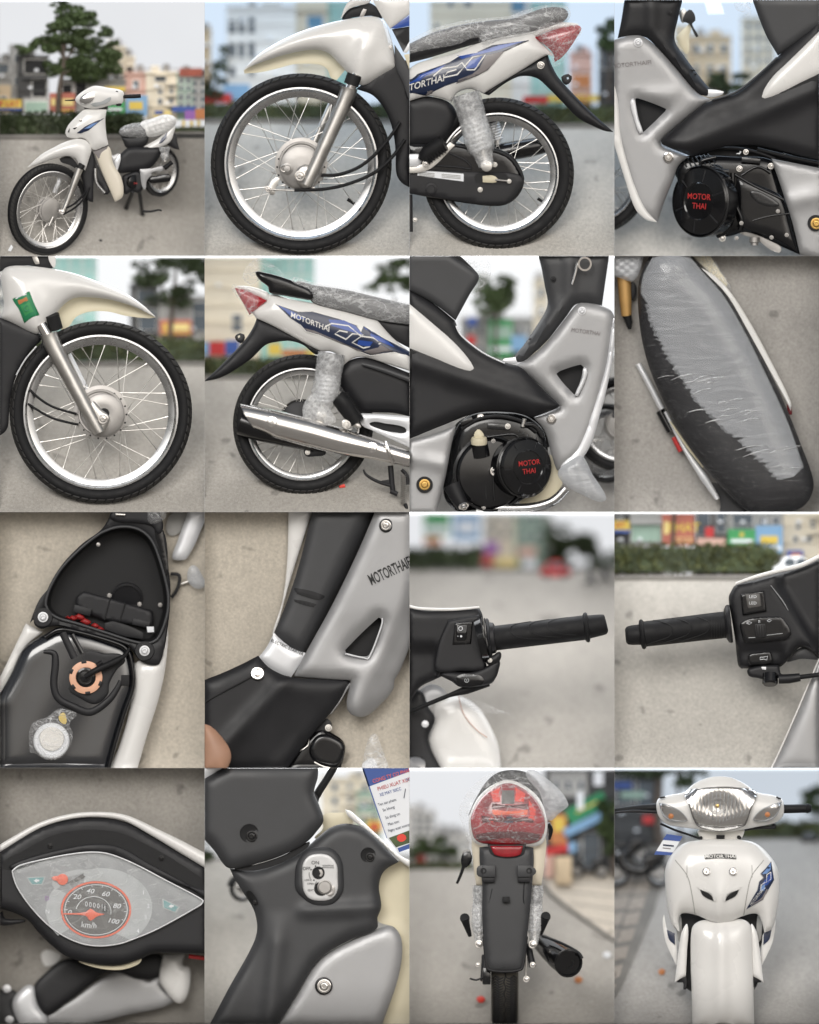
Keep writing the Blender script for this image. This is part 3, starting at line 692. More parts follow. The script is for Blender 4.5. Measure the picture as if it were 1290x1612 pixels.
tube(w, 'valve_stem', 'rubber', [(840, 1272, 30), (808, 1250, 22)], [8, 10], 10, 1)
tube(m, 'muffler', 'gloss_black', [(480, 985, 110), (620, 955, 110), (760, 930, 110), (855, 912, 110)], [55, 60, 58, 50], 24, 3)
tube(m, 'frame_tube', 'alloy', [(190, 940, 20), (330, 820, 20)], 16, 12, 1)
cc, cs = panel(m, 'chain_case', 'gloss_black', [(-20, 905, 1), (180, 900), (330, 905), (450, 925), (560, 938), (650, 985), (708, 1075), (722, 1140), (700, 1210), (645, 1270), (570, 1297), (430, 1290), (130, 1243), (-20, 1215, 1)], d=-50, t=60, b=30, R=34)
MB = 'matte_black'
panel(cc, 'case_rib', MB, [(-20, 1060, 1), (420, 1082), (600, 1085), (690, 1100), (722, 1130, 1), (715, 1165), (640, 1265), (570, 1290), (430, 1284), (130, 1238), (-20, 1212, 1)], d=-78, t=12, b=10, R=16)
tube(cc, 'case_edge', MB, [(280, 915, -82), (450, 942, -86), (555, 955, -86), (640, 1000, -86), (700, 1085, -84), (715, 1130, -82)], 9, 8, 6)
tube(cc, 'case_bead', MB, [(110, 1040, -84), (300, 1052, -86), (380, 1064, -86), (380, 1040, -86), (340, 1005, -86), (250, 965, -84)], 7, 8, 5)
panel(cc, 'case_opening', 'dark_void', [(420, 1095), (600, 1090), (620, 1110), (640, 1130), (640, 1160), (600, 1165), (420, 1150)], d=-90, t=4, b=0)
panel(cc, 'swing_arm_end', 'cream', [(460, 1108, 1), (520, 1104), (556, 1125), (545, 1148), (462, 1148, 1)], d=-92, t=8, b=6)
tube(cc, 'chain_adjuster', 'cast', [(540, 1132, -100), (615, 1140, -100)], 6, 8, 1); bolt(cc, (628, 1142, -98), 14, 'alloy')
for (a, b_) in ((445, 1195), (537, 1037), (95, 1040)): bolt(cc, (a, b_, -90), 16, 'alloy')
lb, _ = panel(cc, 'warning_label', 'tag_white', [(50, 1072, 1), (341, 1094, 1), (341, 1143, 1), (50, 1105, 1)], d=-91, t=2, b=0)
for k in range(3): box(lb, 'label_print', 'wall_grey', (110, 1090 + k * 9, -93), (48, 2, 1), rot=-5); box(lb, 'label_print', 'wall_grey', (262, 1102 + k * 9, -93), (60, 2, 1), rot=-5)
lathe(cc, 'case_plug', MB, (135, 1190, -88), (0, 0, -1), [(38, 0), (36, 6), (26, 8), (24, 4), (.01, 4)], 28)
pg = tube(m, 'foot_peg', 'rubber', [(95, 1010, -120), (120, 965, -130), (215, 900, -150)], [44, 54, 52], 20, 2)
for k in range(7): 
    q = k / 7; tube(pg, 'peg_rib', 'rubber', [(92 + 110 * q, 980 - 75 * q, -172 - 22 * q), (128 + 118 * q, 1035 - 82 * q, -168 - 22 * q)], 5, 6, 1)
panel(m, 'peg_bracket', 'alloy', [(255, 895, 1), (285, 915, 1), (150, 1050), (70, 1085), (-20, 1090, 1), (-20, 1050, 1), (60, 1040), (150, 1005)], d=-110, t=16, b=6)
panel(m, 'peg_arm', 'bright_silver', [(-20, 972, 1), (70, 975), (80, 1010), (50, 1045), (-20, 1050, 1)], d=-118, t=20, b=10)
bolt(m, (100, 1030, -150), 20, 'chrome')
tube(m, 'centre_stand', MB, [(5, 1225, -40), (8, 1460, -40)], 14, 10, 1); bolt(m, (35, 1385, -44), 14, 'alloy', recess=False)
panel(m, 'side_cover', MB, [(-20, 640, 1), (60, 615), (130, 608), (250, 645), (300, 720), (290, 780), (245, 850), (190, 905), (-20, 915, 1)], d=-10, t=40, b=40, R=110)
panel(m, 'rear_mudguard', MB, [(868, 342, 1), (900, 420), (940, 490), (1040, 600), (1150, 710), (1285, 832, 1), (1230, 825), (1170, 800), (1065, 745), (960, 640), (880, 560), (800, 492), (700, 480), (610, 520), (500, 600, 1), (465, 590, 1), (640, 470), (820, 370)], d=-10, t=50, b=34, R=46)
bolt(m, (826, 412, -50), 24, 'chrome')
panel(m, 'plate_bracket', MB, [(955, 485), (1000, 465), (1022, 480), (1015, 515), (985, 535), (960, 510)], d=0, t=20, b=8, holes=[[(990, 487), (1002, 485), (1004, 497), (992, 500)]])
_, bs = panel(m, 'tail_cowl', 'white_paint', [(-20, 445, 1), (60, 395), (300, 330), (450, 260), (620, 215), (790, 190), (800, 240, 1), (880, 318), (905, 350), (866, 346), (700, 445), (560, 530), (468, 588, 1), (430, 575), (380, 560), (300, 585), (265, 640, 1), (130, 606), (-20, 640, 1)], d=-30, t=30, b=70, R=150)
# side graphic
dn, _ = panel(m, 'side_decal', 'decal_navy', [(-20, 510, 1), (60, 460, 1), (250, 390, 1), (310, 350, 1), (420, 330, 1), (520, 285, 1), (750, 253, 1), (650, 300, 1), (590, 325, 1), (490, 440, 1), (425, 475, 1), (100, 602, 1), (-20, 588, 1)], on=bs, off=2, t=1.5, sp=16)
for mt, pts in (('decal_blue', [(300, 350, 1), (430, 330, 1), (560, 285, 1), (720, 258, 1), (560, 315, 1), (470, 335, 1), (330, 372, 1)]),
                ('decal_grey', [(480, 350, 1), (600, 320, 1), (530, 400, 1), (480, 445, 1), (430, 470, 1), (390, 470, 1), (440, 430, 1)]),
                ('decal_blue', [(380, 385, 1), (460, 350, 1), (420, 425, 1), (350, 435, 1)]), ('decal_blue', [(-20, 520, 1), (70, 468, 1), (230, 405, 1), (190, 440, 1), (60, 510, 1), (-20, 560, 1)]),
                ('decal_grey', [(-20, 575, 1), (120, 575, 1), (400, 465, 1), (420, 475, 1), (110, 598, 1), (-20, 588, 1)])):
    panel(dn, 'decal_field', mt, pts, on=bs, off=4, t=1, sp=16)
def cd(par, su, pts, r, mat='decal_white', off=6): 
    C = curve(pts, closed=False); z = su(C) - off; V, F = tube_geo([(p[0], p[1], q) for p, q in zip(C, z)], r, 6, 1, sq=.5, up=(0, 0, 1)); finish(par, 'decal_outline', mat, V, F)
cd(dn, bs, [(150, 480, 1), (205, 432, 1), (300, 418, 1), (330, 395, 1), (365, 440, 1), (410, 440, 1), (478, 345, 1), (400, 358, 1), (300, 470, 1), (215, 488, 1), (240, 455, 1), (295, 438, 1)], 5)
cd(dn, bs, [(-20, 505, 1), (60, 460, 1), (250, 390, 1), (310, 352, 1), (430, 330, 1)], 3); cd(dn, bs, [(750, 254, 1), (590, 324, 1), (490, 440, 1), (425, 474, 1), (100, 602, 1)], 3, 'decal_black')
text(dn, 'decal_lettering', 'decal_white', 'MOTORTHAI', (62, 536, 0), 40, rot=16, on=bs, off=6, shear=.35, sx=.95, bold=.01)
st = panel(m, 'seat', MB, [(-20, 285, 1), (150, 205), (330, 155), (500, 130), (650, 115), (740, 85), (860, 48), (970, 52), (1000, 90), (960, 140), (780, 205), (560, 240), (300, 310), (120, 365), (-20, 400, 1)], d=-40, t=80, b=55, R=80)
panel(m, 'seat_wrap', 'film', [(-20, 260, 1), (150, 178), (330, 132), (500, 112), (630, 100), (720, 66), (860, 30), (985, 38), (1016, 85), (990, 135), (900, 165), (780, 210), (700, 225), (560, 255), (470, 290), (440, 240), (300, 285), (120, 320), (-20, 350, 1)], d=-60, t=0, b=62, R=90, f=lambda u, v: 9 * np.sin(u * .09 + v * .05) * np.sin(v * .11 - u * .03) + 5 * np.sin(u * .21 + 2))
panel(m, 'wrap_fold', 'film_fine', [(435, 240), (470, 195), (600, 180), (720, 150), (760, 200), (640, 240), (520, 260), (490, 300), (455, 290)], d=-125, t=0, b=20, R=40, f=lambda u, v: 10 * np.sin(u * .14) * np.sin(v * .16))
tl = panel(m, 'tail_lamp', 'red_lens', [(788, 236, 1), (900, 190), (1000, 165), (1062, 158), (1082, 180), (1050, 240), (1000, 315), (950, 370), (912, 392, 1), (905, 340), (870, 300)], d=-50, t=30, b=40, R=60)
panel(m, 'tail_cap', 'white_paint', [(470, 250, 1), (640, 210), (800, 165), (960, 140), (1065, 150), (1060, 160, 1), (900, 188), (790, 235, 1), (640, 250), (500, 300)], d=-40, t=20, b=22, R=30)
panel(m, 'lamp_wrap', 'film_fine', [(800, 180), (1000, 140), (1085, 170), (1055, 260), (990, 350), (915, 425), (890, 360), (860, 300)], d=-100, t=0, b=14, R=40, f=lambda u, v: 7 * np.sin(u * .12) * np.sin(v * .1))
def shock(par, p0, p1, r0, r1, d, wrap='film', upper=.33, coil=True):
    P0, P1 = Vector((*p0, d)), Vector((*p1, d)); L = lambda t: tuple(P0.lerp(P1, t))
    s = tube(par, 'shock_absorber', 'matte_black', [L(0), L(upper)], [r0, r0], 24, 1)
    tube(s, 'damper_rod', 'alloy', [L(upper), L(.96)], [r1 * .5, r1 * .5], 14, 1)
    if coil:
        ax = (P1 - P0).normalized(); e1 = ax.orthogonal().normalized(); e2 = ax.cross(e1); pts = []
        for k in range(8 * 7 + 1):
            a = 2 * math.pi * k / 8; q = P0.lerp(P1, upper + (.80 - upper) * k / 56); pts.append(tuple(q + (e1 * math.cos(a) + e2 * math.sin(a)) * r1 * .8))
        tube(s, 'coil_spring', 'bright_silver', pts, r1 * .16, 8, 1)
    lathe(s, 'lower_eye', 'alloy', tuple(P1 - Vector((0, 0, 20))), (0, 0, -1), [(r1 * .45, 0), (r1 * .45, 24), (r1 * .2, 28), (.01, 28)], 24)
    if wrap:
        t0 = [0, .12, .3, .42, .6, .75, .86, 1.0]; rr = [r0 + 8, r0 + 10, r0 + 6, r1 * 1.15, r1 * 1.2, r1 * 1.1, r1 * .75, r1 * .6]
        V, F = tube_geo([L(q) for q in t0], rr, 40, 6); rnd = random.Random(3)
        V = [tuple(Vector(p) + Vector((rnd.uniform(-2.5, 2.5), rnd.uniform(-2.5, 2.5), rnd.uniform(-6, 6)))) for p in V]
        finish(s, 'bubble_wrap', 'film_bubble', V, F[:-2], ang=180)
    return s
shock(m, (352, 590), (485, 1045), 82, 78, -110, 'film_fine'); shock(m, (500, 690), (560, 940), 50, 50, 120, None)

# ================================================================ bay: rear wheel, muffler side
cell(1, 1, 'behind the rear wheel with chrome muffler')
gd = street(1500, 775, 600, 'road', 'sky_white')
kerb(776, 596)
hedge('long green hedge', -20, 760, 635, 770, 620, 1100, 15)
building('cream plastered building', -20, 350, -20, 780, 840, 'wall_cream', wins=[(175, 370, 235, 470)])
building('teal glass building with orange strip', 350, 690, -20, 780, 880, 'wall_teal', grid=(3, 5, 470, 680, 0, 600, .8, .85), wmat='wall_teal', ledge=[(400, 10, 470, 50)])
sign('blue market hoarding', 130, 215, 530, 625, 770, 'print_blue'); sign('red market hoarding', 30, 128, 540, 625, 768, 'print_red'); sign('small blue hoarding at the left edge', -10, 30, 545, 625, 766, 'light_blue')
sign('pale yellow hoarding', 400, 480, 550, 625, 772, 'print_yellow'); sign('orange red banner above the tyre', 485, 640, 590, 632, 766, 'print_orange'); sign('narrow yellow banner', 640, 700, 590, 630, 764, 'print_yellow')
tree('grey green tree top against white sky', [(1200, 700, 12), (1195, 260, 9)], [(1150, 120, 70, 60, 0), (1240, 60, 90, 60, 0), (1200, 200, 130, 70, 0), (1050, 190, 50, 30, 0)], 780, 900, 15, 'leaf')
m = thing('motorcycle', 'white motorcycle tail with chrome muffler and blue decal', 'motorcycle', (620, 1500, 0))
w = wheel(m, 'rear_wheel', (620, 1060, 30), 440, 350, w=.12, hub=.2, inner=312, hubw=55, phase=.07, sp_r=2.3, hub_mat='gloss_black')
lathe(w, 'sprocket', 'gloss_black', (610, 1040, 90), (0, 0, -1), [(60, 0), (140, 0), (140, 8), (60, 8)], 40, True)
lathe(w, 'brake_drum', 'matte_black', (600, 1030, -30), (0, 0, -1), [(115, 0), (115, 16), (100, 24), (.01, 26)], 40)
panel(m, 'rear_mudguard', MB, [(328, 392, 1), (440, 435), (560, 500), (740, 595, 1), (705, 622), (620, 560), (540, 535), (460, 540), (385, 560), (300, 640), (200, 712), (90, 770), (-5, 790, 1), (60, 730), (170, 620), (260, 520), (310, 440)], d=-10, t=50, b=34, R=46)
panel(m, 'plate_bracket', MB, [(190, 510), (225, 485), (250, 495), (250, 530), (225, 550)], d=0, t=20, b=8, holes=[[(208, 505), (222, 498), (224, 510), (212, 518)]])
panel(m, 'side_cover', MB, [(822, 740), (865, 690), (930, 650), (1010, 638), (1120, 670), (1310, 745, 1), (1310, 1015, 1), (1200, 990), (1080, 985), (985, 980), (900, 880)], d=-10, t=40, b=44, R=120)
tube(m, 'cover_rib', 'grey_plastic', [(990, 680, -70), (1100, 710, -76), (1310, 785, -78)], [8, 14, 16], 10, 5, sq=.5, up=(0, 0, 1))
_, bs = panel(m, 'tail_cowl', 'white_paint', [(300, 345), (390, 285), (400, 240), (560, 275), (700, 300), (900, 350), (1085, 402, 1), (1180, 510), (1310, 620, 1), (1310, 730, 1), (1150, 680), (1000, 636), (930, 648), (870, 690, 1), (845, 630), (790, 600), (735, 600), (560, 510), (430, 440), (325, 392, 1)], d=-30, t=30, b=70, R=150)
panel(m, 'seat_side', MB, [(1085, 402, 1), (1310, 430, 1), (1310, 590, 1), (1200, 530), (1130, 470)], d=-25, t=30, b=12)
dn, _ = panel(m, 'side_decal', 'decal_navy', [(445, 300, 1), (590, 350, 1), (680, 348, 1), (850, 395, 1), (950, 430, 1), (985, 480, 1), (1000, 440, 1), (1130, 520, 1), (1310, 610, 1), (1310, 645, 1), (1195, 605, 1), (1045, 628, 1), (720, 497, 1), (640, 475, 1), (600, 430, 1), (540, 390, 1)], on=bs, off=2, t=1.5, sp=16)
for mt, pts in (('decal_blue', [(780, 400, 1), (880, 405, 1), (950, 440, 1), (1000, 500, 1), (900, 470, 1), (800, 440, 1)]), ('decal_blue', [(1000, 445, 1), (1130, 525, 1), (1300, 612, 1), (1180, 570, 1), (1060, 520, 1)]),
                ('decal_grey', [(1000, 600, 1), (1110, 560, 1), (1190, 600, 1), (1050, 622, 1)]), ('decal_grey', [(630, 455, 1), (690, 470, 1), (900, 560, 1), (1000, 600, 1), (960, 595, 1), (720, 492, 1), (645, 472, 1)]),
                ('decal_blue', [(460, 308, 1), (560, 352, 1), (640, 400, 1), (560, 392, 1)]), ('decal_blue', [(970, 530, 1), (1060, 540, 1), (1040, 570, 1), (960, 560, 1)])):
    panel(dn, 'decal_field', mt, pts, on=bs, off=4, t=1, sp=16)
cd(dn, bs, [(760, 445, 1), (800, 425, 1), (905, 440, 1), (985, 505, 1), (1060, 515, 1), (1110, 550, 1), (1000, 580, 1), (930, 545, 1), (1000, 495, 1), (930, 490, 1), (890, 525, 1), (820, 490, 1), (850, 470, 1), (900, 480, 1)], 5)
cd(dn, bs, [(445, 300, 1), (590, 350, 1), (680, 348, 1), (850, 395, 1), (950, 432, 1), (1300, 612, 1)], 3); cd(dn, bs, [(600, 432, 1), (640, 476, 1), (720, 498, 1), (1045, 628, 1), (1195, 606, 1), (1310, 645, 1)], 3, 'decal_white')
text(dn, 'decal_lettering', 'decal_white', 'MOTORTHAI', (668, 418, 0), 32, rot=-21, on=bs, off=6, shear=-.3, sx=.98, bold=.01)
panel(m, 'seat', 'grey_plastic', [(560, 170), (700, 185), (900, 215), (1100, 262), (1310, 312, 1), (1310, 440, 1), (1085, 405), (900, 355), (690, 300), (640, 240)], d=-40, t=80, b=50, R=70)
panel(m, 'seat_wrap', 'film', [(540, 150), (700, 172), (900, 203), (1100, 250), (1310, 300, 1), (1310, 432, 1), (1200, 420), (1085, 400), (900, 350), (690, 292), (660, 230)], d=-62, t=0, b=56, R=75, f=lambda u, v: 8 * np.sin(u * .12 + v * .08) * np.sin(v * .13 - u * .05) + 4 * np.sin(u * .2))
panel(m, 'grab_rail', 'gloss_black', [(318, 98), (340, 96), (480, 130), (600, 175), (665, 205), (692, 240), (680, 275), (600, 268), (500, 250), (430, 240), (405, 225), (400, 195), (345, 150)], d=-70, t=40, b=30, R=30)
panel(m, 'wrap_bag', 'film_fine', [(240, 130), (270, 60), (340, 15), (420, 45), (480, 95), (500, 140), (400, 120), (330, 160), (300, 185), (260, 170)], d=-20, t=0, b=60, R=60, f=lambda u, v: 8 * np.sin(u * .11) * np.sin(v * .13))
panel(m, 'tail_lamp', 'red_lens', [(188, 200, 1), (250, 213), (320, 245), (392, 282, 1), (330, 332), (282, 372, 1), (250, 310), (215, 250)], d=-50, t=30, b=30, R=50)
panel(m, 'lamp_wrap', 'film_fine', [(170, 185), (230, 190), (310, 225), (340, 250), (330, 320), (285, 385), (240, 310), (190, 240)], d=-90, t=0, b=14, R=40, f=lambda u, v: 7 * np.sin(u * .12) * np.sin(v * .1))
panel(m, 'tail_cap', 'white_paint', [(200, 190), (300, 195), (400, 230), (410, 250), (392, 284, 1), (310, 240), (230, 205)], d=-40, t=20, b=20, R=24)
panel(m, 'peg_arm', 'bright_silver', [(980, 990, 1), (1100, 995), (1310, 1010, 1), (1310, 1215, 1), (1200, 1165), (1060, 1100), (985, 1060)], d=-90, t=24, b=16, R=30, holes=[[(1040, 1052), (1150, 1056), (1260, 1080), (1268, 1110), (1200, 1112), (1100, 1090)]])
panel(m, 'arm_recess', 'dark_void', [(1020, 1040), (1280, 1060), (1280, 1130), (1060, 1100)], d=-70, t=6, b=0)
pg = tube(m, 'foot_peg', 'rubber', [(835, 885, -130), (880, 930, -130), (960, 1050, -125)], [50, 58, 50], 20, 2)
for k in range(12): 
    q = k / 12; tube(pg, 'peg_rib', 'rubber', [(858 + 95 * q, 862 + 140 * q, -150), (905 + 95 * q, 865 + 155 * q, -165)], 5, 6, 1)
panel(m, 'peg_hinge', 'alloy', [(860, 1045), (900, 1030), (960, 1050), (985, 1080), (930, 1075), (890, 1090)], d=-150, t=20, b=8); bolt(m, (893, 1062, -162), 26, 'alloy')
shock(m, (800, 612), (735, 1010), 78, 74, -100, 'film_fine')
panel(m, 'wrap_skirt', 'film_bubble', [(660, 880), (760, 880), (800, 980), (825, 1045), (720, 1050), (620, 1010)], d=-120, t=0, b=36, R=50, f=lambda u, v: 8 * np.sin(u * .16) * np.sin(v * .1))
# muffler with slash cut chrome shield
axm = [(262, 1010, -120), (420, 1052, -122), (640, 1108, -124), (860, 1168, -126), (1060, 1215, -122), (1310, 1285, -110)]
V, F = tube_geo(axm, [86, 88, 92, 84, 66, 48], 36, 8, up=(0, 0, 1))
V = [(u + (max(0, 430 - u) / 170) * (v - 1010) * .85 * (1 if v > 0 else 0), v, d) for (u, v, d) in V]
mu = finish(m, 'muffler_shield', 'chrome', V, F[:-1], ang=40)
tube(m, 'muffler_body', 'gloss_black', [(230, 1045, -60), (360, 1085, -70), (700, 1160, -80)], [84, 84, 76], 28, 3)
for c_ in ((425, 1047), (1055, 1209)):
    lathe(mu, 'bolt_cup', 'chrome', (c_[0], c_[1], -206 if c_[0] < 700 else -182), (0, 0, -1), [(32, -4), (34, 4), (26, 6), (20, -2), (.01, -2)], 28); bolt(mu, (c_[0], c_[1], -206 if c_[0] < 700 else -182), 18, 'alloy', washer=False)
tube(mu, 'shield_clamp', 'chrome', [(1140, 1170, -185), (1165, 1245, -195), (1185, 1310, -160)], 12, 10, 4)
panel(m, 'brake_lever', MB, [(630, 1215), (700, 1212), (765, 1240), (690, 1262), (635, 1258)], d=-80, t=14, b=6); bolt(m, (648, 1237, -90), 16, 'alloy')
st = tube(m, 'centre_stand', MB, [(1170, 1320, -60), (1180, 1440, -60), (1190, 1495, -60)], [18, 18, 16], 10, 2)
tube(st, 'stand_foot', MB, [(1170, 1480, -62), (1215, 1500, -62)], 16, 10, 1); tube(st, 'stand_lever', MB, [(1000, 1345, -60), (1020, 1380, -62), (1090, 1420, -64), (1170, 1445, -62)], [5, 9, 11, 12], 8, 4)
panel(st, 'stand_gusset', MB, [(1110, 1415, 1), (1170, 1405, 1), (1172, 1450, 1)], d=-66, t=8, b=2)
tube(st, 'stand_spring', 'alloy', [(1250 + 16 * math.cos(q * 1.57), 1375 + q * 3, -70 + 16 * math.sin(q * 1.57)) for q in range(64)], 3.4, 6, 1)
tube(st, 'spring_hook', MB, [(1240, 1345, -60), (1275, 1385, -60), (1280, 1440, -60)], 12, 8, 3); tube(st, 'spring_hook', MB, [(1262, 1560, -66), (1280, 1610, -66)], 12, 8, 2)
o = panel(None, 'paper_scrap', 'red_bright', [(845, 1445, 1), (880, 1434, 1), (888, 1456, 1), (850, 1460, 1)], d=gd(1450) - 14, t=3, b=3)[0]; tagit(o, 'red paper scrap on the road beside the chrome-muffler wheel', 'litter')
# ================================================================ bay: engine, left side
cell(0, 3, 'behind the engine beside the left leg shield')
gd = street(1612, 640, 800, 'road_light', 'sky_blue', dc=260)
building('plain tan house', 470, 735, 225, 640, 860, 'wall_tan', name='house', cat='house')
building('tall beige apartment block', 800, 1010, 110, 640, 930, 'wall_cream', grid=(3, 4, 815, 1000, 130, 420, .35, .5))
building('low tan shed at the left', 380, 475, 160, 640, 820, 'wall_tan', cornice=False)
tree('small dark bush below the beige block', [(720, 640, 8), (720, 560, 6)], [(720, 520, 120, 50, 0), (650, 500, 50, 35, 0)], 780, 500, 16, 'leaf_dark')
EN = thing('motorcycle', 'motorcycle body with silver left leg shield and round black engine cover', 'motorcycle', (640, 1612, 150)); m = EN
w = wheel(m, 'front_wheel', (-130, 1130, 200), 345, 265, w=.12, hub=.3, inner=240, hubw=60, sp_r=2.5)
panel(m, 'steering_column', 'matte_black', [(20, 245, 1), (45, 120), (65, -20, 1), (435, -20, 1), (400, 120), (380, 250), (440, 350), (520, 460), (625, 590, 1), (600, 605), (520, 585), (380, 425), (265, 295), (180, 230)], d=40, t=40, b=50, R=110, f=lambda u, v: -22 * np.exp(-((u - 235 - np.clip(v - 200, 0, 900) * .8) / 40) ** 2))
bolt(m, (349, 78, -15), 14, 'matte_black')
for (a, b_) in ((470, 437), (480, 462)): tube(m, 'column_slot', 'dark_void', [(a - 38, b_ - 4, 12), (a + 38, b_ + 6, 14)], 5, 6, 1)
panel(m, 'floor_badge', 'bright_silver', [(520, 572, 1), (600, 562), (690, 578), (680, 595), (610, 612), (560, 600)], d=20, t=12, b=6)
_, ss = panel(m, 'leg_shield', 'silver_paint', [(-20, 262, 1), (30, 238), (110, 222), (180, 230), (262, 292), (380, 422), (520, 582), (612, 628, 1), (545, 670), (380, 805), (290, 890), (300, 912, 1), (482, 976, 1), (405, 1040), (372, 1130), (315, 1270), (272, 1402, 1), (215, 1385), (130, 1310), (60, 1100), (-20, 840, 1)], d=10, t=22, b=55, R=90,
    holes=[[(132, 622, 0), (160, 622), (326, 686, 0), (320, 700), (185, 830, 0), (175, 828)]], f=lambda u, v: -10 * np.exp(-((v - 600 + (u - 260) * .1) / 40) ** 2) * (u > 100) * (u < 400))
panel(m, 'shield_rim', 'white_paint', [(-20, 470, 1), (20, 620), (40, 850), (80, 1020), (140, 1200), (205, 1330), (272, 1400, 1), (200, 1385), (130, 1312), (60, 1110), (-20, 850, 1)], d=-30, t=16, b=16, R=24)
panel(m, 'vent_well', 'dark_void', [(80, 560), (360, 600), (360, 800), (150, 880)], d=60, t=6, b=-8)
panel(m, 'vent_lip', 'bright_silver', [(98, 640), (120, 618), (132, 640), (150, 740), (180, 835), (160, 845), (120, 740)], d=-34, t=12, b=8, R=8)
text(m, 'shield_lettering', 'decal_grey', 'MOTORTHAIFI', (108, 405, 0), 27, rot=6, on=ss, off=4)
bolt(m, (150, 268, -40), 28, 'bright_silver'); lathe(m, 'screw_cup', 'chrome', (340, 992, -42), (0, 0, -1), [(34, -4), (34, 6), (26, 9), (22, 2), (.01, 2)], 28); bolt(m, (340, 992, -42), 19, 'alloy', washer=False)
# engine
e = panel(m, 'engine', 'gloss_black', [(392, 1060), (440, 1000), (530, 980), (760, 985), (1000, 1010), (1060, 1150), (1110, 1330), (1170, 1605, 1), (1000, 1530), (830, 1465), (700, 1490), (560, 1440), (430, 1240)], d=60, t=80, b=40, R=70)[0]
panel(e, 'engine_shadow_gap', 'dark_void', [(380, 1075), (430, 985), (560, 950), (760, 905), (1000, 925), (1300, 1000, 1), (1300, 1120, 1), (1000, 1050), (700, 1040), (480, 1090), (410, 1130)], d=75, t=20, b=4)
tube(e, 'cooling_pipe', 'gloss_black', [(540, 1030, 0), (560, 1010, -4), (640, 990, -2)], 14, 10, 4)
ax = Vector((-.62, -.02, -.78)); cD = Vector((548, 1268, -40))
sd = lathe(e, 'flywheel_cover', 'gloss_black', tuple(cD - ax * 90), tuple(ax), [(222, 0), (222, 92), (208, 108), (120, 118), (112, 112), (.01, 114)], 64)
for k in range(6):
    a_, e1, e2 = frame(ax); th = k * math.pi / 3 + .3; p0 = cD + ax * 22 + (e1 * math.cos(th) + e2 * math.sin(th)) * 125; p1 = cD + ax * 16 + (e1 * math.cos(th) + e2 * math.sin(th)) * 200
    tube(e, 'cover_rib', 'matte_black', [tuple(p0), tuple(p1)], 7, 6, 1)
def disc_text(par, s, c, ax, size, mat, du=0, dv=0, sx=1.0, rot=0):
    """lettering lying on a face that looks along ax"""
    o = text(par, 'cover_lettering', mat, s, (0, 0, 0), size, sx=sx, bold=.012, clip=False)
    if o is None: return
    a = Vector(ax).normalized(); right = Vector((0, 1, 0)).cross(a).normalized(); right = right if right.x > 0 else -right; down = a.cross(right); down = down if down.y > 0 else -down
    me = o.data; b = BASE[par.name]; o0 = Wp((0, 0, 0)); cr, sr = math.cos(R_(rot)), math.sin(R_(rot))
    for v in me.vertices:
        q = v.co + Vector(b) - o0; x, y = q.x * 1000, -q.z * 1000; x, y = x * cr + y * sr, -x * sr + y * cr
        p = Vector(c) + right * (x + du) + down * (y + dv); v.co = Wp(p) - Vector(b)
    return o
fc = cD + ax * 26
disc_text(e, 'MOTOR', fc, ax, 36, 'print_red', 0, -28, 1.0, -3); disc_text(e, 'THAI', fc, ax, 36, 'print_red', 4, 32, 1.0, -3)
panel(e, 'crankcase_cover', 'gloss_black', [(600, 1045), (680, 1050), (690, 1110), (720, 1180), (760, 1300), (750, 1400), (700, 1480), (640, 1490), (690, 1400), (705, 1300), (680, 1180), (630, 1100)], d=10, t=40, b=20, R=26)
panel(e, 'chain_cover', 'gloss_black', [(770, 1110, 1), (900, 1160), (1060, 1245), (1110, 1400), (1160, 1595, 1), (1000, 1500), (800, 1430), (760, 1320)], d=0, t=40, b=26, R=40)
tube(e, 'casting_edge', 'gloss_black', [(760, 1100, -10), (880, 1170, -20), (1070, 1260, -20)], 10, 8, 4); tube(e, 'casting_edge', 'gloss_black', [(745, 1090, -14), (750, 1250, -20), (800, 1380, -20), (790, 1450, -10)], 16, 8, 5)
tube(e, 'casting_edge', 'gloss_black', [(800, 1105, -10), (900, 1050, -8), (985, 1090, -8)], 8, 8, 4)
for (a, b_, r_) in ((787, 1063, 20), (985, 1047, 20), (828, 958, 18)): bolt(e, (a, b_, -16), r_, 'chrome')
bolt(e, (680, 1500, 10), 22, 'alloy', recess=False); lathe(e, 'drain_plug', 'cast', (882, 1515, 40), (0, 1, 0), [(34, -20), (34, 10), (24, 14), (24, 30), (.01, 30)], 20)
panel(e, 'sump_plate', 'cast', [(780, 1460), (830, 1445), (960, 1490), (1050, 1560), (1040, 1590), (980, 1570), (900, 1510)], d=50, t=20, b=6)
panel(e, 'cable_tie', 'tag_white', [(765, 968, 1), (790, 960, 1), (785, 930, 1), (800, 955, 1), (790, 972, 1)], d=30, t=4, b=0)
for k in range(7): tube(e, 'cooling_fin', 'engine_black', [(430 + k * 26, 1000 - k * 5, 40), (455 + k * 30, 1052 - k * 4, 20)], 6, 6, 1)
for (a, b_) in ((1030, 1330), (1085, 1480), (800, 1405), (990, 1495), (720, 1170), (770, 1500)): bolt(e, (a, b_, -34), 13, 'cast')
tube(e, 'wiring_loom', 'rubber', [(470, 990, 30), (600, 945, 20), (760, 935, 20), (900, 960, 20), (1010, 1000, 10)], 11, 8, 5); tube(e, 'wiring_loom', 'rubber', [(900, 940, 20), (1000, 965, 20), (1150, 1000, 10), (1300, 1030, 10)], 14, 8, 4); tube(e, 'breather_hose', 'engine_black', [(610, 1045, 0), (660, 1075, -20), (720, 1080, -20)], 16, 10, 4)
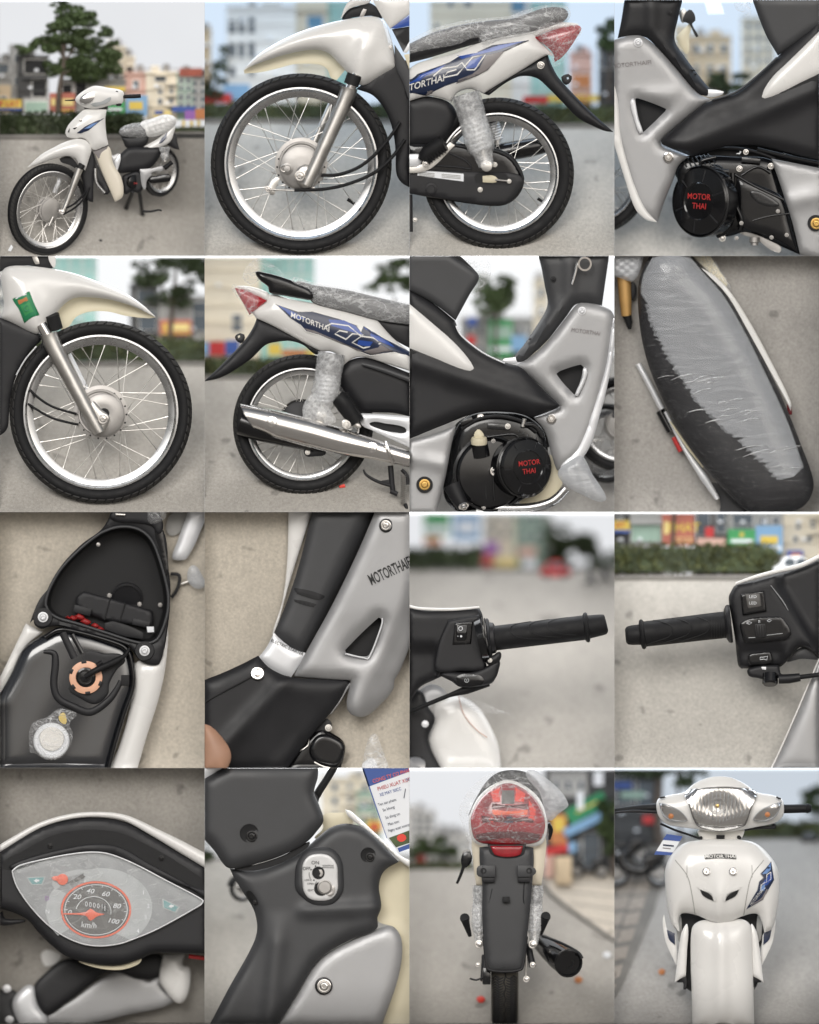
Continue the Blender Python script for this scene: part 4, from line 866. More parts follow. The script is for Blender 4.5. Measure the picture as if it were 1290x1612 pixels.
box(e, 'connector', 'engine_black', (1090, 985, 20), (34, 14, 14), rot=-18, bev=4); box(e, 'engine_mount', 'engine_black', (860, 1010, 10), (60, 16, 16), rot=-6, bev=4); tube(e, 'casting_edge', 'engine_black', [(870, 1390, -26), (980, 1360, -28), (1100, 1345, -26)], 6, 8, 3); panel(e, 'case_pad', 'engine_black', [(860, 1200), (1000, 1250), (1040, 1300), (900, 1280)], d=-22, t=10, b=8, R=14)
lathe(e, 'cover_ring', 'engine_black', tuple(cD - ax * 6), tuple(ax), [(223, 0), (228, 8), (228, 16), (222, 22)], 64)
# side covers
_, cs = panel(m, 'side_cover', 'matte_black', [(292, 888), (330, 845), (385, 800), (545, 668), (640, 622), (770, 578), (900, 475), (1022, 362), (1310, 110, 1), (1310, 1012, 1), (1140, 972), (900, 916), (740, 916), (620, 945), (488, 986, 1), (300, 908)], d=-30, t=40, b=60, R=110, f=lambda u, v: -26 * np.exp(-((v - 760 + (u - 800) * .42) / 60) ** 2))
panel(m, 'seat_box', 'grey_plastic', [(862, -20, 1), (1310, -20, 1), (1310, 165, 1), (1060, 330), (1030, 350, 1), (950, 210)], d=-30, t=40, b=40, R=80)
tube(m, 'cover_edge', 'grey_plastic', [(615, 630, -46), (760, 583, -60), (900, 478, -60), (1025, 362, -60)], 7, 8, 5)
_, ws = panel(m, 'white_side_panel', 'white_paint', [(928, 612, 1), (945, 560), (1000, 480), (1085, 398), (1310, 178, 1), (1310, 452, 1), (1180, 520), (1050, 585), (945, 622)], d=-78, t=16, b=26, R=60)
panel(m, 'panel_gap', 'dark_void', [(1040, 585), (1310, 455, 1), (1310, 495, 1), (1080, 605), (1045, 600)], d=-86, t=10, b=2)
_, rs = panel(m, 'rear_leg_cover', 'silver_paint', [(988, 998, 1), (1310, 1062, 1), (1310, 1640, 1), (1170, 1605, 1), (1120, 1400), (1060, 1210)], d=-40, t=20, b=36, R=60, f=lambda u, v: -14 * np.exp(-((v - 1250 + (u - 1200) * .2) / 60) ** 2))
lathe(m, 'screw_cup', 'dark_void', (1268, 1405, -84), (0, 0, -1), [(52, -6), (50, 3), (38, 4), (.01, 2)], 32); bolt(m, (1272, 1408, -86), 36, 'gold')
panel(m, 'front_cable', 'matte_black', [(430, 130), (470, 60), (500, 80), (510, 130), (490, 150), (530, 230), (515, 235), (470, 150)], d=80, t=14, b=5); panel(m, 'brake_reservoir', 'alloy', [(410, 60), (450, 60), (460, 120), (430, 145), (415, 120)], d=100, t=14, b=8)
panel(m, 'mirror_stub', 'cream', [(385, 235, 1), (440, 180), (480, 150), (470, 240), (460, 340), (420, 300)], d=120, t=10, b=10)
panel(m, 'paper_tag', 'tag_white', [(560, -20, 1), (650, -20, 1), (695, 88, 1), (590, 90, 1)], d=260, t=3, b=3)
panel(m, 'seat_wrap', 'film_fine', [(750, -20, 1), (840, -20, 1), (860, 40), (850, 110), (810, 80), (765, 60)], d=20, t=0, b=20, R=40, f=lambda u, v: 7 * np.sin(u * .14) * np.sin(v * .12))

# ================================================================ bay: engine, right side
cell(1, 2, 'behind the engine with cream oil cap')
gd = street(1612, 660, 900, 'road_grey', 'sky_white', dc=260)
tree('bright green street tree', [(540, 660, 12), (545, 400, 10), (550, 250, 8)], [(520, 190, 110, 60, 0), (560, 280, 90, 80, 0), (480, 330, 110, 60, 0), (600, 200, 60, 60, 0)], 900, 900, 18, 'leaf')
sign('green and pale shop front', 500, 650, 400, 640, 960, 'bright_green', blocks=[(512, 640, 440, 520, 'wall_green'), (510, 645, 570, 600, 'tag_white')])
sign('blue poster next to the green shop', 640, 740, 500, 600, 950, 'light_blue'); sign('small red poster', 360, 415, 500, 560, 940, 'print_red'); sign('dark blue board', 365, 425, 385, 440, 945, 'print_blue')
building('grey brown house row', 320, 900, 390, 660, 1010, 'wall_grey', name='house', cat='house')
building('tan wall at the right', 780, 880, 150, 660, 980, 'wall_cream', name='house', cat='house')
m = thing('motorcycle', 'motorcycle body with silver right leg shield and cream oil cap', 'motorcycle', (640, 1612, 150))
w = wheel(m, 'front_wheel', (1330, 1060, 260), 300, 232, w=.13, hub=.36, inner=205, hubw=60, sp_r=2.5)
wc = lathe(m, 'tyre_edge', 'rubber', (1250, 1180, 230), (-.5, 0, -1), [(215, -30), (236, -34), (250, 0), (236, 34), (215, 30)], 64)
lathe(m, 'rim_edge', 'rim_steel', (1250, 1180, 230), (-.5, 0, -1), [(168, -10), (205, -14), (217, -26), (217, 26), (205, 14), (168, 10)], 64, True)
panel(m, 'steering_column', 'grey_plastic', [(805, -20, 1), (1260, -20, 1), (1235, 150), (1212, 312, 1), (1060, 300), (985, 385), (870, 530), (745, 645), (700, 668), (655, 650), (720, 560), (800, 440), (868, 310), (850, 180), (830, 70)], d=40, t=40, b=50, R=100, f=lambda u, v: -22 * np.exp(-((u - 1010 + np.clip(v - 250, 0, 900) * .75) / 40) ** 2))
for (a, b_) in ((790, 512), (782, 536)): tube(m, 'column_slot', 'dark_void', [(a - 38, b_ + 12, 10), (a + 38, b_ - 12, 10)], 4, 6, 1)
bolt(m, (905, 145, -10), 18, 'matte_black')
k_ = tube(m, 'ignition_key', 'chrome', [(1060, 40, -60), (1045, 110, -66), (1025, 180, -70)], [14, 9, 7], 8, 2); lathe(m, 'key_ring', 'chrome', (1102, 50, -70), (.3, 0, -1), [(34, -6), (46, -6), (46, 6), (34, 6)], 28, True)
panel(m, 'floor_badge', 'bright_silver', [(585, 660), (640, 640), (740, 632), (735, 655), (690, 682), (640, 680)], d=20, t=12, b=6)
_, ss = panel(m, 'leg_shield', 'silver_paint', [(662, 690, 1), (745, 648), (868, 535), (985, 388), (1062, 300), (1130, 298), (1210, 312), (1275, 350), (1290, 420), (1245, 740), (1185, 1000), (1095, 1240), (950, 1350), (930, 1350), (895, 1250), (850, 1100), (778, 1014, 1), (942, 948, 1), (870, 868), (762, 762)], d=10, t=22, b=55, R=90,
    holes=[[(925, 742), (945, 725), (1080, 684), (1096, 700), (1048, 868), (1036, 872)]])
panel(m, 'shield_rim', 'bright_silver', [(1285, 390), (1300, 440), (1270, 700), (1200, 1000), (1110, 1245), (960, 1350), (1060, 1200), (1160, 940), (1235, 700)], d=-20, t=16, b=16, R=24)
panel(m, 'vent_well', 'dark_void', [(900, 700), (1120, 650), (1120, 800), (1040, 910)], d=60, t=6, b=-8)
panel(m, 'vent_lip', 'bright_silver', [(1100, 700), (1122, 735), (1060, 885), (1040, 880), (1085, 770)], d=-36, t=12, b=8, R=8)
text(m, 'shield_lettering', 'decal_grey', 'MOTORTHAI', (1110, 478, 0), 26, rot=-8, on=ss, off=4, sx=.85)
bolt(m, (1086, 345, -36), 26, 'bright_silver'); lathe(m, 'screw_cup', 'chrome', (893, 1026, -38), (0, 0, -1), [(32, -4), (32, 5), (25, 8), (21, 2), (.01, 2)], 28); bolt(m, (893, 1026, -38), 17, 'alloy', washer=False)
e = panel(m, 'engine', 'gloss_black', [(300, 1070), (420, 990), (640, 985), (760, 1020), (850, 1110), (868, 1300), (820, 1450), (700, 1540), (560, 1590), (400, 1600), (290, 1600), (215, 1500), (240, 1300)], d=60, t=80, b=50, R=90)[0]
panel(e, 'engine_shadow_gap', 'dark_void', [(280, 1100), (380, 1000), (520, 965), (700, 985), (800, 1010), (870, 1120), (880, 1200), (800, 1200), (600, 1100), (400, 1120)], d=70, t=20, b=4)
lathe(e, 'clutch_cover', 'gloss_black', (510, 1370, 10), (.2, 0, -1), [(230, -30), (228, 20), (205, 40), (120, 46), (.01, 48)], 64)
ax = Vector((.5, -.02, -.86)); cD = Vector((735, 1330, -60))
lathe(e, 'flywheel_cover', 'gloss_black', tuple(cD - ax * 110), tuple(ax), [(186, 0), (186, 60), (178, 64), (178, 80), (184, 84), (184, 112), (172, 126), (108, 134), (102, 128), (.01, 130)], 64)
for k in range(6):
    a_, e1, e2 = frame(ax); th = k * math.pi / 3 + .1; p0 = cD + ax * 18 + (e1 * math.cos(th) + e2 * math.sin(th)) * 110; p1 = cD + ax * 14 + (e1 * math.cos(th) + e2 * math.sin(th)) * 168
    tube(e, 'cover_rib', 'matte_black', [tuple(p0), tuple(p1)], 6, 6, 1)
fc = cD + ax * 24
disc_text(e, 'MOTOR', fc, ax, 32, 'print_red', 8, -26, .95, 6); disc_text(e, 'THAI', fc, ax, 32, 'print_red', 8, 26, .95, 6)
lathe(e, 'clutch_ring', 'engine_black', (510, 1370, 0), (.2, 0, -1), [(236, -10), (242, 4), (240, 14), (226, 22)], 64)
for k in range(9):
    a = R_(100 + k * 22); bolt(e, (505 + 218 * math.cos(a), 1375 + 212 * math.sin(a), -28), 13, 'cast')
for k in range(4): tube(e, 'clutch_rib', 'engine_black', [(360 + k * 55, 1290 + k * 22, -38), (385 + k * 50, 1500 + k * 14, -38)], 6, 6, 1)
tube(e, 'wiring_loom', 'rubber', [(330, 1090, 20), (430, 1030, 10), (560, 1010, 10), (700, 1040, 0), (800, 1110, 10)], 12, 8, 5); tube(e, 'breather_hose', 'engine_black', [(720, 1060, -20), (790, 1070, 0), (840, 1140, 20)], 15, 10, 4); box(e, 'engine_mount', 'engine_black', (560, 1075, 0), (70, 18, 18), rot=-4, bev=4); box(e, 'connector', 'engine_black', (360, 1040, 10), (40, 15, 14), rot=24, bev=4)
lathe(e, 'cover_ring', 'engine_black', tuple(cD - ax * 30), tuple(ax), [(187, 0), (193, 8), (193, 16), (186, 22)], 64)
for k in range(5): tube(e, 'cooling_fin', 'engine_black', [(700 + k * 24, 1050 + k * 14, 30), (690 + k * 26, 1110 + k * 14, 10)], 6, 6, 1)
oc = lathe(e, 'oil_cap', 'cream', (438, 1160, -60), (0, -1, -.25), [(50, -24), (52, 0), (46, 18), (20, 24), (.01, 26)], 30); panel(e, 'oil_cap_grip', 'cream', [(405, 1125), (428, 1092), (442, 1092), (470, 1130), (455, 1150), (420, 1150)], d=-80, t=18, b=10)
tube(e, 'filler_neck', 'gloss_black', [(440, 1180, -40), (450, 1260, -20)], [52, 60], 20, 1)
bolt(e, (537, 1356, -60), 30, 'chrome'); bolt(e, (447, 1016, 20), 22, 'chrome'); bolt(e, (619, 1073, -20), 18, 'alloy'); tube(e, 'breather_nipple', 'alloy', [(712, 1075, -20), (725, 1025, -24)], 14, 10, 1)
tube(e, 'casting_edge', 'gloss_black', [(490, 1140, -40), (650, 1122, -60), (690, 1150, -60)], 8, 8, 4); tube(e, 'casting_edge', 'gloss_black', [(330, 1200, -10), (320, 1400, -14), (390, 1530, -10)], 22, 10, 5)
tube(e, 'starter_boot', 'matte_black', [(270, 1440, -30), (310, 1530, -40), (340, 1580, -44)], [60, 48, 40], 16, 3); bolt(e, (340, 1572, -90), 34, 'chrome', ax=(.3, .8, -.5)); bolt(e, (400, 1535, -30), 16, 'alloy')
tube(m, 'exhaust_pipe', 'rim_steel', [(420, 1605, 20), (560, 1590, 20), (760, 1585, 20), (900, 1545, 20), (985, 1465, 20)], 30, 18, 5)
panel(m, 'engine_guard', 'cream', [(700, 1500), (800, 1440), (870, 1250), (900, 1260), (940, 1360), (960, 1440), (850, 1540), (700, 1560)], d=80, t=10, b=10)
panel(m, 'peg_wrap', 'film_milky', [(935, 1360), (1050, 1265), (1090, 1260), (1150, 1370), (1240, 1525), (1200, 1548), (1080, 1500), (985, 1445)], d=-30, t=0, b=40, R=60, f=lambda u, v: 7 * np.sin(u * .1 + v * .1) * np.sin(v * .13))
_, cs = panel(m, 'side_cover', 'matte_black', [(-20, 200, 1), (140, 290), (285, 405, 1), (330, 500), (460, 600), (600, 668), (700, 702), (765, 762), (870, 868), (945, 942), (930, 958), (780, 1016, 1), (650, 985), (520, 978), (400, 995), (200, 1070), (-20, 1160, 1)], d=-30, t=40, b=60, R=110, f=lambda u, v: -26 * np.exp(-((v - 790 - (u - 400) * .33) / 60) ** 2))
panel(m, 'seat_box', 'grey_plastic', [(-20, -20, 1), (240, -20, 1), (400, 85), (438, 135), (380, 240), (290, 405, 1), (140, 290), (-20, 205, 1)], d=-50, t=40, b=30, R=60)
tube(m, 'cover_edge', 'bright_silver', [(292, 440, -50), (330, 505, -58), (460, 608, -62), (600, 676, -58)], 5, 8, 5)
panel(m, 'white_side_panel', 'white_paint', [(-20, 285, 1), (130, 412), (260, 525), (350, 620), (405, 705), (396, 728), (310, 712), (150, 640), (-20, 572, 1)], d=-80, t=16, b=26, R=70)
panel(m, 'panel_gap', 'dark_void', [(-20, 578, 1), (150, 648), (320, 712), (400, 735), (290, 728), (140, 690), (-20, 636, 1)], d=-86, t=10, b=2)
_, rs = panel(m, 'rear_leg_cover', 'silver_paint', [(-20, 1165, 1), (150, 1120), (292, 1068, 1), (262, 1200), (225, 1400), (165, 1640, 1), (-20, 1640, 1)], d=-40, t=20, b=36, R=60, f=lambda u, v: -14 * np.exp(-((v - 1270 - u * .2) / 40) ** 2))
lathe(m, 'screw_cup', 'dark_void', (95, 1440, -86), (0, 0, -1), [(52, -6), (50, 3), (38, 4), (.01, 2)], 32); bolt(m, (95, 1440, -88), 34, 'gold')
panel(m, 'seat_wrap', 'film_fine', [(300, -20, 1), (480, -20, 1), (510, 60), (505, 150), (440, 235), (415, 255), (440, 130), (380, 60)], d=-30, t=0, b=30, R=50, f=lambda u, v: 9 * np.sin(u * .12) * np.sin(v * .1))
panel(m, 'grab_edge', 'dark_void', [(240, -20, 1), (300, -20, 1), (430, 110), (425, 125), (380, 90)], d=-40, t=20, b=5)

# ================================================================ bay: seat seen from above
def flat_ground(mat, d=330, top=0):
    V = []; F = []
    for j in range(13):
        for i in range(11): V.append((-20 + 133 * i, -20 + 138 * j, d + (12 - j) * top / 12))
    for j in range(12):
        for i in range(10): a = j * 11 + i; F.append((a, a + 1, a + 12, a + 11))
    o = finish(None, 'road', mat, V, F, recalc=False); o['kind'] = 'structure'
cell(1, 3, 'under the wrapped black seat')
flat_ground('road_grey', 230, -55)
m = thing('motorcycle', 'motorcycle seen from above with long black seat in plastic film', 'motorcycle', (700, 1612, 200))
SE = [(150, 200), (190, 60), (260, -30), (450, -30), (545, 75), (705, 240), (835, 460), (965, 700), (1085, 960), (1180, 1200), (1245, 1380), (1250, 1480), (1190, 1575), (1050, 1625), (860, 1610), (700, 1480), (550, 1310), (400, 1090), (265, 820), (195, 620), (158, 420)]
_, se = panel(m, 'seat', 'matte_black', SE, d=60, t=60, b=150, R=330, sp=26)
panel(m, 'seat_film', 'film_taut', [(148, 200), (188, 58), (260, -32), (450, -32), (548, 75), (708, 240), (838, 460), (968, 700), (1090, 960), (1185, 1200), (1252, 1380), (1258, 1480), (1195, 1582), (1050, 1628), (856, 1614), (696, 1486), (546, 1314), (396, 1092), (261, 822), (191, 622), (154, 420)], on=se, off=7, t=0, sp=24)
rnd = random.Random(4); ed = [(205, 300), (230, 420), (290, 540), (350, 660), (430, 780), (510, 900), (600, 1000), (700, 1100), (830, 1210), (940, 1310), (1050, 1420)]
for lay in range(4):  # layered pale sheets stand in for the sky reflected on the seat
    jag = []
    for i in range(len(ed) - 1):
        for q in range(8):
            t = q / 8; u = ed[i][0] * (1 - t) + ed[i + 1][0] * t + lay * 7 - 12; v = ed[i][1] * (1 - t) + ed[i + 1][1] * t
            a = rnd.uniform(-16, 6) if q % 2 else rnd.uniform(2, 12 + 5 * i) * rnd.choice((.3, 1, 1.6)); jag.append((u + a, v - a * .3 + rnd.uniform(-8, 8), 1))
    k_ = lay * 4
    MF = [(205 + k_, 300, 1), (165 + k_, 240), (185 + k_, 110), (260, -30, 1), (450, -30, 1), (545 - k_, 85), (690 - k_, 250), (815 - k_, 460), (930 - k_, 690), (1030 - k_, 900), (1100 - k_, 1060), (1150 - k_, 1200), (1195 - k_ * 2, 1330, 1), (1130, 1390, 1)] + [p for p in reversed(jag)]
    panel(m, 'seat_sheen', 'sheen_tint', MF, on=se, off=8 + lay * 3, t=0, sp=22, step=40)
for k in range(26):
    t = rnd.random(); i = rnd.uniform(4, 10); a = ed[int(i) - 1 if int(i) > 9 else int(i)]; u, v = a[0] + rnd.uniform(-160, 220), a[1] + rnd.uniform(-30, 60); L = rnd.uniform(60, 190); an = -rnd.uniform(.05, .4)
    pts = [(u, v), (u + L * .5, v + L * .5 * an - rnd.uniform(4, 14)), (u + L, v + L * an)]; C = np.array(pts)
    if not inside(C, curve(SE)).all(): continue
    z = se(C) - 22; tube(m, 'film_crease', 'film', [(p[0], p[1], q) for p, q in zip(pts, z)], [1, 4, 1], 6, 4)
panel(m, 'side_strip', 'white_paint', [(548, 75, 1), (640, 130), (730, 225), (850, 410), (975, 640), (1112, 920), (1112, 975, 1), (1050, 860), (900, 590), (760, 345), (640, 190)], d=70, t=20, b=16, R=16)
panel(m, 'strip_end', 'red_dark', [(1085, 920, 1), (1112, 925, 1), (1118, 1000), (1095, 1000)], d=74, t=16, b=6)
panel(m, 'tank_cover_wrap', 'film_fine', [(440, -20, 1), (600, -20, 1), (680, 100), (735, 215), (690, 200), (560, 75)], d=90, t=0, b=16, R=30, f=lambda u, v: 8 * np.sin(u * .13) * np.sin(v * .11))
panel(m, 'tank_cover', 'cream', [(470, -20, 1), (590, -20, 1), (660, 90), (705, 190), (620, 120)], d=110, t=10, b=8)
panel(m, 'grip_wrap', 'film_milky', [(-20, -20, 1), (190, -20, 1), (150, 120), (110, 160), (40, 140), (-20, 120, 1)], d=60, t=0, b=34, R=40, f=lambda u, v: 7 * np.sin(u * .1) * np.sin(v * .13))
pg = tube(m, 'foot_peg', 'tan_metal', [(60, 130, 120), (68, 260, 120), (76, 378, 120)], [44, 40, 32], 20, 3); tube(pg, 'peg_tip', 'rubber', [(78, 372, 118), (92, 420, 118), (96, 462, 118)], [30, 22, 10], 14, 2)
panel(m, 'peg_bracket', 'matte_black', [(85, 180), (130, 170), (135, 250), (115, 280), (95, 260)], d=140, t=20, b=6)
tube(m, 'kick_rail', 'bright_silver', [(150, 680, 180), (205, 780, 170), (300, 965, 160)], 20, 14, 3)
tube(m, 'rail_sleeve', 'gloss_black', [(285, 975, 165), (355, 1105, 160)], 26, 12, 1); tube(m, 'rail_sleeve', 'print_red', [(375, 1140, 160), (420, 1230, 160)], 18, 10, 1)
tube(m, 'muffler_edge', 'bright_silver', [(320, 980, 130), (440, 1210, 120), (560, 1390, 120), (650, 1530, 130)], [10, 14, 26, 14], 14, 4)
panel(m, 'rear_black_cover', 'matte_black', [(610, 1425, 1), (700, 1440), (800, 1560), (860, 1640, 1), (660, 1640, 1), (665, 1540)], d=140, t=20, b=10)  # matte black panel at the seat's lower end
tube(m, 'side_moulding', 'cream', [(350, 1040, 100), (460, 1200, 90), (560, 1330, 90)], [5, 10, 6], 8, 4)
# ================================================================ bay: open storage box and fuel tank
pm('red_cable', (.30, .012, .012), .5)
cell(2, 0, 'below the open storage box')
flat_ground('road_warm', 215, -25)
m = thing('motorcycle', 'motorcycle without seat, open black storage box above dark fuel tank', 'motorcycle', (600, 1612, 200)); MB = 'matte_black'
panel(m, 'side_fairing', 'white_paint', [(960, 920, 1), (1010, 930), (1055, 700, 1), (1060, 800), (1040, 1000), (1000, 1180), (930, 1400), (860, 1640, 1), (680, 1640, 1), (760, 1450), (830, 1180), (850, 960)], d=80, t=60, b=50, R=60, f=lambda u, v: -10 * np.exp(-((u - 985 + (v - 980) * .32) / 24) ** 2))
panel(m, 'side_fairing', 'white_paint', [(165, 700, 1), (270, 755, 1), (160, 850), (90, 990), (0, 1160), (-20, 1200, 1), (-20, 1080, 1), (60, 920)], d=80, t=60, b=30, R=40)
o, tk = panel(m, 'fuel_tank', 'tank_black', [(-20, 1180, 1), (70, 1020), (150, 860), (280, 770), (370, 728), (480, 740), (700, 800), (810, 850), (850, 960), (855, 1100), (800, 1260), (745, 1440), (690, 1640, 1), (-20, 1640, 1)], d=60, t=60, b=60, R=90, sp=24, f=lambda u, v: 6 * np.sin(u * .012 + v * .006))
tube(o, 'tank_seam', 'gloss_black', [(285, 790, 10), (372, 742, 0), (480, 754, 0), (690, 812, 0), (795, 862, 0), (832, 960, 0), (838, 1100, 0), (785, 1260, 0), (730, 1440, 0), (678, 1640, 0)], 13, 10, 6)
tube(o, 'tank_crease', MB, [(275, 880, -2), (340, 890, -4), (350, 960, -4), (340, 1090, -4), (370, 1175, -4), (460, 1225, -4), (570, 1260, -4), (680, 1190, -4), (740, 1110, -4), (760, 1060, -4)], [10, 20, 24, 24, 24, 24, 24, 22, 18, 12], 12, 5, sq=.5, up=(0, 0, 1))
tube(o, 'tank_rib', MB, [(395, 760, -2), (470, 920, -4)], 24, 10, 1, sq=.4, up=(0, 0, 1)); tube(o, 'tank_rib', 'gloss_black', [(455, 770, -2), (520, 890, -4)], 16, 10, 1, sq=.4, up=(0, 0, 1))
panel(o, 'sender_plate', 'matte_black', [(420, 960), (500, 885), (580, 870), (650, 890), (720, 890), (770, 900), (790, 940), (740, 990), (690, 1080), (680, 1150), (600, 1210), (500, 1170), (400, 1110), (380, 1020)], d=4, t=14, b=8, R=14)
rg = lathe(o, 'sender_ring', 'copper_pink', (542, 1042, -8), (0, 0, -1), [(62, 0), (104, 0), (104, 12), (98, 15), (66, 15), (62, 12)], 48, True)
for k in range(6):
    a = k * math.pi / 3 + .4; box(rg, 'ring_tab', 'matte_black', (542 + 98 * math.cos(a), 1042 + 98 * math.sin(a), -20), (16, 9, 5), rot=-math.degrees(a) - 90, bev=2)
lathe(o, 'sender_cap', 'gloss_black', (538, 1038, -10), (0, 0, -1), [(60, 0), (58, 16), (46, 20), (44, 12), (32, 12), (30, 24), (.01, 26)], 36)
tube(o, 'fuel_hose', 'rubber', [(538, 1038, -40), (600, 1000, -50), (730, 940, -46), (790, 900, -30), (815, 860, -10)], [16, 20, 22, 12, 10], 14, 4); tube(o, 'hose_clip', 'rubber', [(610, 968, -30), (645, 945, -30)], 14, 10, 1)
box(o, 'bracket_slot', 'dark_void', (790, 1060, -6), (26, 34, 6), rot=0, bev=4)
fl = lathe(o, 'filler_cap', 'tag_white', (325, 1440, -20), (.05, .1, -1), [(112, -10), (114, 10), (106, 22), (88, 24), (84, 14), (.01, 14)], 48)
lathe(fl, 'cap_face', 'wall_white', (327, 1428, -40), (.05, .1, -1), [(78, 0), (74, 8), (40, 10), (.01, 7)], 40)
panel(o, 'cap_film', 'film_fine', [(200, 1340), (300, 1290), (370, 1240), (440, 1250), (485, 1275), (440, 1330), (460, 1400), (440, 1480), (380, 1550), (300, 1560), (220, 1520), (190, 1510)], d=-60, t=0, b=14, R=40, f=lambda u, v: 6 * np.sin(u * .15) * np.sin(v * .13))
panel(o, 'cap_tape', 'print_yellow', [(370, 1290), (400, 1262), (420, 1300), (415, 1335), (385, 1325)], d=-30, t=2, b=2)
# storage box
RIM = [(640, 130), (700, 105), (790, 92), (880, 112), (950, 170), (1000, 280), (1050, 460), (1062, 560), (1050, 660), (1000, 790), (950, 825), (860, 820), (700, 770), (480, 700), (350, 660), (292, 600), (300, 520), (340, 430), (400, 340), (520, 220)]
ins = lambda pts, k: [(670 + (p[0] - 670) * k, 480 + (p[1] - 480) * k) for p in pts]
bk = panel(m, 'storage_box', MB, [(700, 15, 1), (860, -20, 1), (960, -20, 1), (1000, 60), (1045, 160), (1062, 350), (1075, 480), (1062, 700), (1010, 950), (960, 965), (890, 940), (850, 890), (800, 840), (480, 745), (380, 720), (320, 720), (260, 735), (215, 700), (235, 640), (285, 590), (300, 490), (390, 335), (520, 200), (640, 110)], d=20, t=60, b=16, R=22, holes=[RIM])[0]
V = []; F = []; rings = [(1.0, 16), (.99, 40), (.97, 130), (.92, 165)]; C = curve(RIM)
for (k, d_) in rings: V += [(670 + (p[0] - 670) * k, 480 + (p[1] - 480) * k, d_) for p in C]
n_ = len(C)
for j in range(3):
    for i in range(n_): F.append((j * n_ + i, j * n_ + (i + 1) % n_, (j + 1) * n_ + (i + 1) % n_, (j + 1) * n_ + i))
F.append(tuple(3 * n_ + i for i in range(n_)))
finish(bk, 'box_well', 'dark_void', V, F, ang=40)
tube(bk, 'box_rim', 'grey_plastic', [(p[0], p[1], 2) for p in C[::4].tolist()] + [(C[0][0], C[0][1], 2)], 10, 10, 2)
bt = panel(m, 'battery', 'matte_black', [(480, 545), (530, 498, 1), (960, 620, 1), (965, 700), (950, 730, 1), (650, 680, 1), (490, 610, 1)], d=120, t=30, b=14, R=14)[0]
for p0, p1 in (((695, 545), (660, 680)), ((790, 575), (755, 690))): tube(bt, 'battery_seam', 'dark_void', [(*p0, 104), (*p1, 104)], 5, 6, 1)
box(bt, 'battery_step', MB, (520, 620, 104), (56, 24, 14), rot=-14, bev=3); box(bt, 'battery_step', MB, (890, 700, 104), (56, 20, 14), rot=-12, bev=3)
panel(m, 'box_floor_plate', MB, [(660, 700, 1), (720, 690), (900, 760), (900, 800, 1), (780, 780), (665, 740, 1)], d=95, t=20, b=4)
for (a, b_, s_) in ((460, 668, 30), (500, 660, 34), (540, 690, 36), (600, 715, 30), (635, 735, 24), (430, 665, 20)): panel(m, 'red_cable_boot', 'red_cable', [(a - s_, b_, 1), (a - 4, b_ - s_ * .6, 1), (a + s_, b_ + 6), (a + 6, b_ + s_ * .6, 1)], d=90, t=20, b=14)
lathe(bk, 'box_port', MB, (800, 540, 152), (0, .4, -1), [(100, -10), (100, 8), (88, 12), (84, 4), (.01, 4)], 40); 
for k in range(5): 
    a = -2.6 + k * .35; box(bk, 'port_notch', 'grey_plastic', (800 + 92 * math.cos(a), 530 + 78 * math.sin(a), 136), (14, 5, 6), rot=-math.degrees(a) - 90)
panel(m, 'fuse_label', 'tag_white', [(925, 722, 1), (970, 722, 1), (972, 756, 1), (930, 758, 1)], d=80, t=6, b=2); lathe(bk, 'box_stud', 'cast', (620, 205, 50), (0, 0, -1), [(14, 0), (12, 14), (.01, 16)], 14)
for c_ in ((880, 580), (690, 525), (1010, 585)): bolt(bk, (c_[0], c_[1], 140), 13, 'cast')
for c_ in ((272, 662), (912, 874)):
    lathe(m, 'bolt_pad', MB, (c_[0], c_[1], -6), (0, 0, -1), [(62, -10), (58, 4), (.01, 5)], 30); bolt(m, (c_[0], c_[1], -12), 33, 'bright_silver')
panel(m, 'seat_hinge', MB, [(690, 30), (720, -20, 1), (1000, -20, 1), (1030, 90), (1000, 140), (960, 90), (880, 70), (740, 60)], d=-6, t=30, b=14, R=20)
tube(m, 'hinge_pin', 'alloy', [(730, 15, -30), (790, 18, -30)], 10, 8, 1); panel(m, 'hinge_wrap', 'film_fine', [(930, -20, 1), (1050, -20, 1), (1040, 40), (970, 75), (935, 60)], d=-40, t=0, b=20, R=30, f=lambda u, v: 6 * np.sin(u * .14) * np.sin(v * .12))
panel(m, 'box_strap', 'gloss_black', [(985, 70), (1020, 110), (1040, 220), (1062, 380), (1045, 400), (1010, 250), (980, 150)], d=-4, t=16, b=6)
panel(m, 'side_flank', MB, [(300, 490, 1), (285, 590), (190, 700, 1), (210, 640), (250, 550)], d=40, t=30, b=6)
panel(m, 'leg_shield', 'bright_silver', [(1190, -20, 1), (1310, -20, 1), (1290, 60), (1180, 290), (1120, 305), (1085, 290), (1120, 180)], d=140, t=20, b=30, R=50)
panel(m, 'shield_inner', 'wall_grey', [(1060, 40), (1120, -20, 1), (1190, -20, 1), (1130, 130), (1060, 140)], d=170, t=10, b=6)
tube(m, 'peg_stay', MB, [(1075, 390, 150), (1130, 400, 150), (1120, 480, 150), (1080, 540, 150)], 11, 10, 5); panel(m, 'peg_wrap', 'film_milky', [(1180, 420), (1215, 335), (1280, 410), (1290, 470), (1230, 480)], d=150, t=0, b=20, R=40); tube(m, 'peg_rod', 'alloy', [(1120, 460, 170), (1210, 430, 170)], 9, 8, 1)

